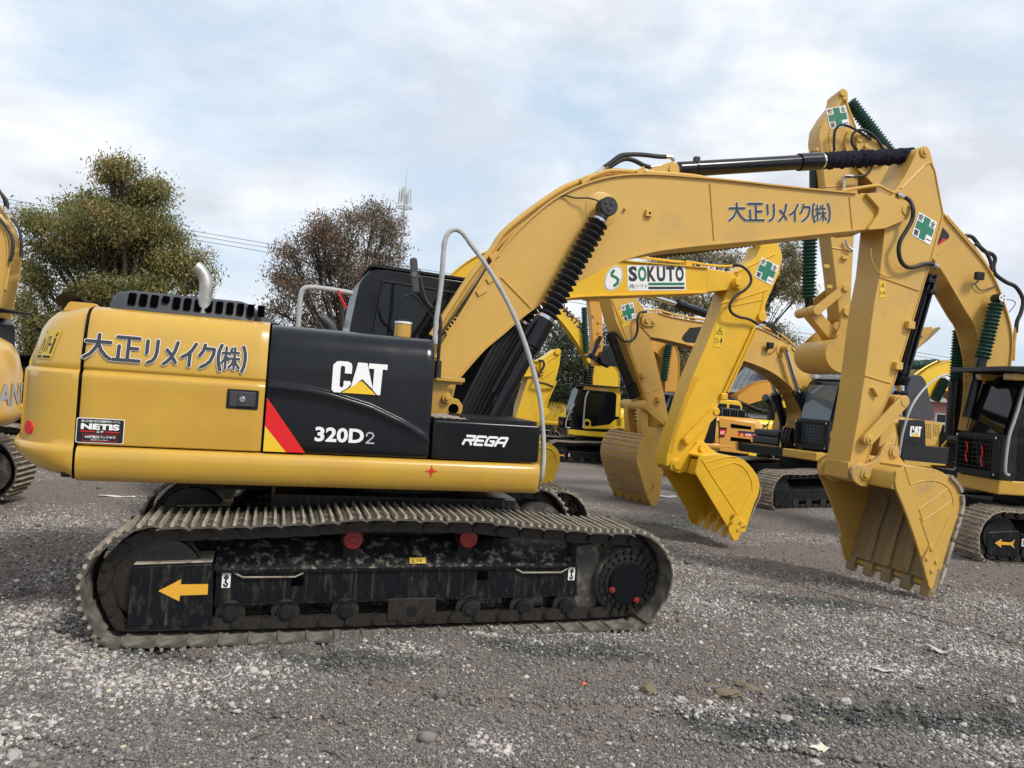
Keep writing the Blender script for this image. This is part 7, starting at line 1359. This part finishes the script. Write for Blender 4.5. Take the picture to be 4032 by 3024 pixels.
tree('broadleaf_tree', 'tall green and brown tree behind the tail of the foreground excavator', (470, 1700), 30,
     c5_([(960, 330, 150, 90), (850, 380, 90, 70), (1080, 400, 110, 80), (1010, 500, 220, 120), (1200, 470, 60, 60), (720, 560, 170, 100), (490, 560, 80, 80), (330, 700, 170, 90), (560, 720, 220, 130), (880, 720, 250, 150), (1150, 720, 180, 150), (1320, 800, 80, 90), (300, 860, 130, 80), (480, 930, 180, 120), (750, 950, 220, 130), (1050, 960, 250, 130), (1330, 960, 140, 110), (1480, 950, 80, 80), (1540, 1040, 50, 50), (260, 1120, 110, 120), (230, 1330, 110, 140), (480, 1180, 180, 120), (800, 1180, 220, 100), (1150, 1160, 250, 90), (1400, 1110, 110, 80), (420, 1380, 160, 120), (200, 1480, 120, 110), (330, 1560, 150, 110), (560, 1480, 170, 110), (180, 1640, 120, 90), (170, 1000, 90, 90), (640, 820, 200, 140), (950, 860, 220, 140)]), 96000, GRN, .125, 3, trunk=.3)
tree('broadleaf_tree', 'thin reddish brown tree just left of the telecom mast', (1370, 1700), 31,
     [(1458, 815, 75, 50), (1400, 870, 95, 55), (1505, 880, 70, 70), (1290, 900, 60, 45), (1230, 950, 75, 60), (1350, 960, 120, 80), (1500, 990, 95, 80), (1160, 1010, 60, 55), (1260, 1040, 120, 80), (1420, 1080, 130, 90), (1540, 1090, 70, 80), (1110, 1090, 60, 50), (1180, 1150, 100, 70), (1330, 1180, 140, 80), (1500, 1190, 110, 80), (1090, 1230, 60, 50), (1200, 1260, 130, 60), (1400, 1280, 150, 70)], 46000, RED, .115, 4, trunk=.22)
tree('broadleaf_tree', 'sparse olive tree with bare twigs behind the bright yellow stick', (2800, 1650), 36,
     [(2660, 1020, 65, 38), (2750, 1005, 70, 32), (2860, 1020, 70, 40), (2600, 1060, 60, 30), (3085, 990, 45, 40), (3120, 1060, 55, 55), (3060, 1120, 80, 60), (3120, 1170, 60, 40), (2950, 1080, 70, 60), (3000, 1200, 60, 40), (2700, 1190, 130, 40), (2560, 1170, 70, 40), (2850, 1200, 80, 60), (3080, 1290, 60, 25), (3120, 1345, 40, 20), (2700, 1330, 90, 70), (2640, 1440, 70, 60), (2780, 1420, 90, 50)], 44000, OLV, .115, 5, trunk=.26)
tree('broadleaf_tree', 'dark evergreen tree between the yellow stick and the back row', (2200, 1740), 36,
     [(2230, 1330, 90, 70), (2160, 1420, 90, 80), (2270, 1430, 80, 70), (2200, 1520, 110, 70), (2120, 1580, 80, 70), (2290, 1560, 90, 70), (2200, 1640, 120, 60), (2440, 1420, 70, 60), (2420, 1330, 60, 60)], 40000, DKG, .115, 6, trunk=.22)
tree('broadleaf_tree', 'bare branched dark tree behind the middle stick', (2660, 1640), 40, [(2660, 1400, 60, 60), (2700, 1480, 70, 60), (2480, 1520, 60, 50), (2560, 1450, 70, 60)], 8000, DKG, .15, 8, trunk=.2)
def bush(label, base, dist, lobes, n, cols, seed):
    t = tree('bush', label, base, dist, lobes, n, cols, .10, seed, droop=.1, trunk=.06, cl=.16); t['category'] = 'bush'; return t
bush('dark rounded bush before the pink house', (3010, 1680), 38, [(3010, 1590, 80, 45), (2960, 1620, 60, 40), (3070, 1620, 70, 40)], 9000, OLV[1:2] + DKG, 21)
bush('low scrubby bush beside the yellow framed cab', (2150, 1790), 34, [(2120, 1750, 60, 22), (2200, 1755, 60, 20), (2270, 1760, 40, 18)], 7000, GRN, 22)
bush('low dark bush at the left behind the orange machine', (150, 1600), 32, [(150, 1500, 80, 50), (90, 1540, 60, 60), (230, 1560, 70, 60)], 7000, DKG, 23)
bush('clipped dark hedge along the back of the yard', (1900, 1720), 44, [(1700 + 90 * k, 1620 + 6 * k, 60, 50) for k in range(6)] + [(300 + 130 * k, 1490 + 9 * k, 80, 60) for k in range(10)], 16000, DKG, 24)

# ---------------------------------------------------------------- telecom mast
def mast():
    d = 150.0; b = at(1540, 1500, d); b.z = -1; r = thing('telecom_mast', 'white steel telecom mast with ring platforms standing beyond the reddish tree', 'mast', b)
    hz = lambda py: at(1590, py, d).z + 1
    mb = MB(); mb.cyl((0, 0, 0), (0, 0, hz(740)), .42, .24, 16); obj('mast_tube', mb, 'galv', r); mb = MB(); mb.cyl((0, 0, hz(740)), (0, 0, hz(658)), .10, .03, 8); obj('spire', mb, 'galv', r)
    for py in (818, 922):
        z = hz(py); mb = MB()
        ring = lambda rr, zz: [(rr * math.cos(t), rr * math.sin(t), zz) for t in np.linspace(0, 2 * PI, 25)]
        mb.tube(ring(1.6, z), .09, 6); mb.tube(ring(1.0, z), .05, 6); mb.tube(ring(1.6, z + .35), .04, 5)
        for t in np.linspace(0, 2 * PI, 9)[:-1]: mb.tube([(.3 * math.cos(t), .3 * math.sin(t), z - .5), (1.6 * math.cos(t), 1.6 * math.sin(t), z)], .05, 5); mb.tube([(1.6 * math.cos(t), 1.6 * math.sin(t), z), (1.6 * math.cos(t), 1.6 * math.sin(t), z + .35)], .03, 5)
        obj('ring_platform', mb, 'galv', r)
    for z0, z1, rr in ((hz(800), hz(738), 1.15), (hz(895), hz(842), .75)):
        for t in np.linspace(.3, 2 * PI + .3, 7)[:-1]:
            mb = MB(); x, y = rr * math.cos(t), rr * math.sin(t); mb.box(x - .12, x + .12, y - .08, y + .08, z0 + .4 * math.sin(3 * t), z1 - .5 + .4 * math.sin(3 * t)); mb.tube([(0, 0, (z0 + z1) / 2), (x, y, (z0 + z1) / 2)], .04, 5); mb.tube([(x, y, z0 - .3), (x, y, z1 + .2)], .035, 5); obj('antenna_panel', mb, 'grey', r)
mast()
# ---------------------------------------------------------------- overhead wires
for k, (o, lb) in enumerate(((0, 'topmost of three thin wires crossing the sky behind the trees'), (15, 'middle of three thin wires crossing the sky behind the trees'), (31, 'lowest of three thin wires crossing the sky behind the trees'))):
    p = [at(-900, 625 + o, 62), at(35, 785 + o, 62), at(1060, 960 + o * 1.1, 62), at(2100, 1133 + o, 62), at(3225, 1322 + o, 62), at(5000, 1620 + o, 62)]; mb = MB(); mb.tube([q - p[0] for q in p], .026, 5, 6); wv = obj('power_line', mb, 'wire'); wv.location = p[0]; tag(wv, lb, 'power line', 'overhead wires')
# ---------------------------------------------------------------- houses
def house(label, px0, px1, dist, yaw, eave, ridge, depth, wins, name='house'):
    a = at(px0, 1600, dist); O = Vector((a.x, a.y, 0)); O.z = float(gz(O.x, O.y)); r = thing(name, label, 'house', O, yaw); L = (at(px1, 1600, dist) - a).length; e = eave - O.z; h = ridge - O.z
    mb = MB(); mb.prismx([(0, -.3), (depth, -.3), (depth, e), (depth / 2, h - .15), (0, e)], 0, L); obj('wall', mb, 'pink', r)
    mb = MB(); s = (h - e) / (depth / 2)
    for sg in (0, 1):
        y0, y1 = (-.7, depth / 2) if not sg else (depth + .7, depth / 2); z0, z1 = e - .7 * s + .12, h + .12
        mb.add([(-.5, y0, z0), (L + .5, y0, z0), (L + .5, y1, z1), (-.5, y1, z1), (-.5, y0, z0 - .14), (L + .5, y0, z0 - .14), (L + .5, y1, z1 - .14), (-.5, y1, z1 - .14)], [(0, 1, 2, 3), (7, 6, 5, 4), (0, 4, 5, 1), (1, 5, 6, 2), (3, 2, 6, 7), (0, 3, 7, 4)])
    rf = obj('roof', mb, 'roof', r, flat=True); mb = MB(); mb.box(-.5, L + .5, -.82, -.70, e - .7 * s - .06, e - .7 * s + .14); obj('gutter', mb, 'trim', rf); mb = MB(); mb.cyl((-.5, depth / 2, h + .12), (L + .5, depth / 2, h + .12), .14, n=10); obj('ridge_tiles', mb, 'roof', rf)
    for x, z0, w_, h_ in wins:
        mb = MB(); mb.box(x - w_ / 2 - .06, x + w_ / 2 + .06, -.05, .06, z0 - .06, z0 + h_ + .06); wf = obj('window', mb, 'frame_white', r); mb = MB()
        for k in range(2):
            for j, (u, v_) in enumerate(((0, .64), (.68, 1))): mb = MB(); mb.box(x - w_ / 2 + k * w_ / 2 + .04, x - w_ / 2 + (k + 1) * w_ / 2 - .04, -.06, -.045, z0 + u * h_ + .04, z0 + v_ * h_ - .03); obj('pane', mb, 'glass', wf)
        mb = MB(); mb.box(x - w_ / 2 - .2, x + w_ / 2 + .2, -.16, .04, z0 - .2, z0 - .07); obj('window_sill', mb, 'trim', wf)
    return r
house('pink house with a grey tiled roof behind the middle of the back row', 2330, 3090, 46, R(-3), 2.95, 4.6, 8, [(1.6, 1.6, 1.5, 1.3), (4.2, 1.6, 1.5, 1.3), (9.3, 1.5, 1.6, 1.5), (11.2, 1.5, 1.3, 1.5)])
house('pink house with a grey tiled roof and framed window at the right', 3160, 4300, 42, R(2), 3.2, 4.85, 8, [(1.6, 1.6, 1.4, 1.4), (5.0, 1.6, 1.4, 1.4), (8.35, 1.45, 1.15, 1.55), (12, 1.6, 1.4, 1.4)])
# ---------------------------------------------------------------- lumps and litter
def gp(px, py): 
    p = flat_pt(px, py, -.06)
    for _ in range(4): p = flat_pt(px, py, float(gz(p.x, p.y)))
    return p
def lump(name, label, cat, px, py, sx, sy, sz, material, seed, group=None):
    r = np.random.default_rng(seed); bm = bmesh.new(); bmesh.ops.create_icosphere(bm, subdivisions=3, radius=1); f = r.uniform(1.3, 2.4, 3); ph = r.uniform(0, 6, 3)
    for v in bm.verts: k = 1 + .22 * math.sin(f[0] * 2 * v.co.x + ph[0]) * math.sin(f[1] * 2 * v.co.y + ph[1]) + .12 * math.sin(7 * v.co.z + 5 * v.co.x + ph[2]) + .05 * r.normal(); v.co = Vector((v.co.x * sx * k, v.co.y * sy * k, v.co.z * sz * k))
    me = bpy.data.meshes.new(name); bm.to_mesh(me); bm.free(); me.materials.append(M[material]); me.shade_smooth(); me.set_sharp_from_angle(angle=R(40)); o = bpy.data.objects.new(name, me); COL.objects.link(o); p = gp(px, py); o.location = p + Vector((0, 0, sz * .45)); o.rotation_euler = (0, 0, r.uniform(0, 6)); tag(o, label, cat, group); return o
for i, (px, py, s, lb) in enumerate(((2551, 2716, .055, 'small brown clay lump left of the row of clay lumps'), (2800, 2718, .065, 'flat brown clay lump leftmost of the three together'), (2868, 2734, .065, 'brown clay lump in the middle of the three together'), (2950, 2722, .075, 'largest brown clay lump at the right of the three'))): lump('clay_lump', lb, 'clay lump', px, py, s * 1.3, s * .8, s * .42, 'mudlump', 40 + i, 'clay lumps in the rut')
for i, (px, py, s, lb) in enumerate(((2680, 2765, .06, 'large rough pale stone below the clay lumps'), (2800, 2790, .03, 'small pale stone right of the large rough one'), (2880, 2848, .05, 'pale broken stone in the dark rut'), (3098, 2838, .05, 'pale angular stone beside the yellowish one at the rut'), (3330, 2770, .055, 'pale crumbling stone at the right end of the rut'), (3210, 3010, .045, 'grey stone at the very bottom of the picture'), (2500, 2715, .03, 'small white stone left of the brown clay'), (55, 2985, .045, 'rounded pale stone in the bottom left corner'), (3980, 2760, .05, 'white flat stone at the right edge'))): lump('pale_stone', lb, 'stone', px, py, s * .85, s * .6, s * .45, 'rocklump', 60 + i, 'larger stones on the gravel')
lump('pink_stone', 'small pinkish stone behind the right end of the foreground track', 'stone', 2222, 1975, .09, .07, .05, 'pink', 80)
def sheet(name, label, px, py, w_, h_, curl, rz, material, seed):
    r = np.random.default_rng(seed); mb = MB(); rows = [[((u - .5) * w_, (v - .5) * h_, .012 + curl * (abs(u - .5) * 2) ** 2 * h_ + .006 * math.sin(9 * u + 5 * v)) for u in np.linspace(0, 1, 10)] for v in np.linspace(0, 1, 7)]; mb.grid(rows); o = obj(name, mb, material, None, smooth=60); sdf = o.modifiers.new('thickness', 'SOLIDIFY'); sdf.thickness = .003; o.location = gp(px, py); o.rotation_euler = (0, 0, rz); tag(o, label, 'litter'); return o
sheet('paper_scrap', 'cream paper scrap lying flat near the bottom right', 3226, 2954, .10, .07, .1, .5, 'paper', 1)
sheet('plastic_scrap', 'curled white plastic scrap on the pale gravel at right', 3704, 2571, .17, .08, .5, -.5, 'lino', 2)
sheet('plastic_strip', 'thin pale plastic strip left of the curled white scrap', 3474, 2644, .15, .05, .1, -.3, 'lino', 3)
sheet('paper_strip', 'short white paper strip right of the foreground track', 3029, 2631, .07, .03, .1, .2, 'lino', 4)
sheet('cardboard_strip', 'long flat pale board behind the tail of the foreground excavator', 460, 1957, .55, .10, .05, .1, 'paper', 5)
sheet('plastic_film', 'pale flat film lying behind the bright yellow bucket', 2625, 1957, .5, .25, .05, .3, 'grey', 6)
lump('orange_scrap', 'tiny orange scrap in the gravel beside yellowish sand', 'litter', 2301, 2697, .022, .016, .012, 'lamp_orange', 90)
for (px0, py0, px1, py1, lb, seed) in ((3100, 2290, 4032, 2545, 'thin dark cable lying across the gravel at right', 1), ):
    pts = [gp(px0 + (px1 - px0) * t, py0 + (py1 - py0) * t + 8 * math.sin(7 * t)) + Vector((0, 0, .012)) for t in np.linspace(0, 1, 26)]; mb = MB(); mb.tube([q - pts[0] for q in pts], .0035, 6, 2); o = obj('ground_cable', mb, 'rubber'); o.location = pts[0]; tag(o, lb, 'cable')
for px, py, a, lb in ((1000, 2920, 1.0, 'thin dry twig at the bottom middle'), (1310, 2985, -.6, 'dark dry twig at the bottom right of centre'), (500, 3010, .1, 'long dry stalk along the bottom edge')):
    p = gp(px, py) + Vector((0, 0, .012)); mb = MB(); mb.tube([(-.09 * math.cos(a), -.09 * math.sin(a), 0), (0, .006, .008), (.09 * math.cos(a), .09 * math.sin(a), 0)], [.003, .004, .002], 6, 3); o = obj('dry_twig', mb, 'bark'); o.location = p; tag(o, lb, 'twig', 'twigs on the gravel')
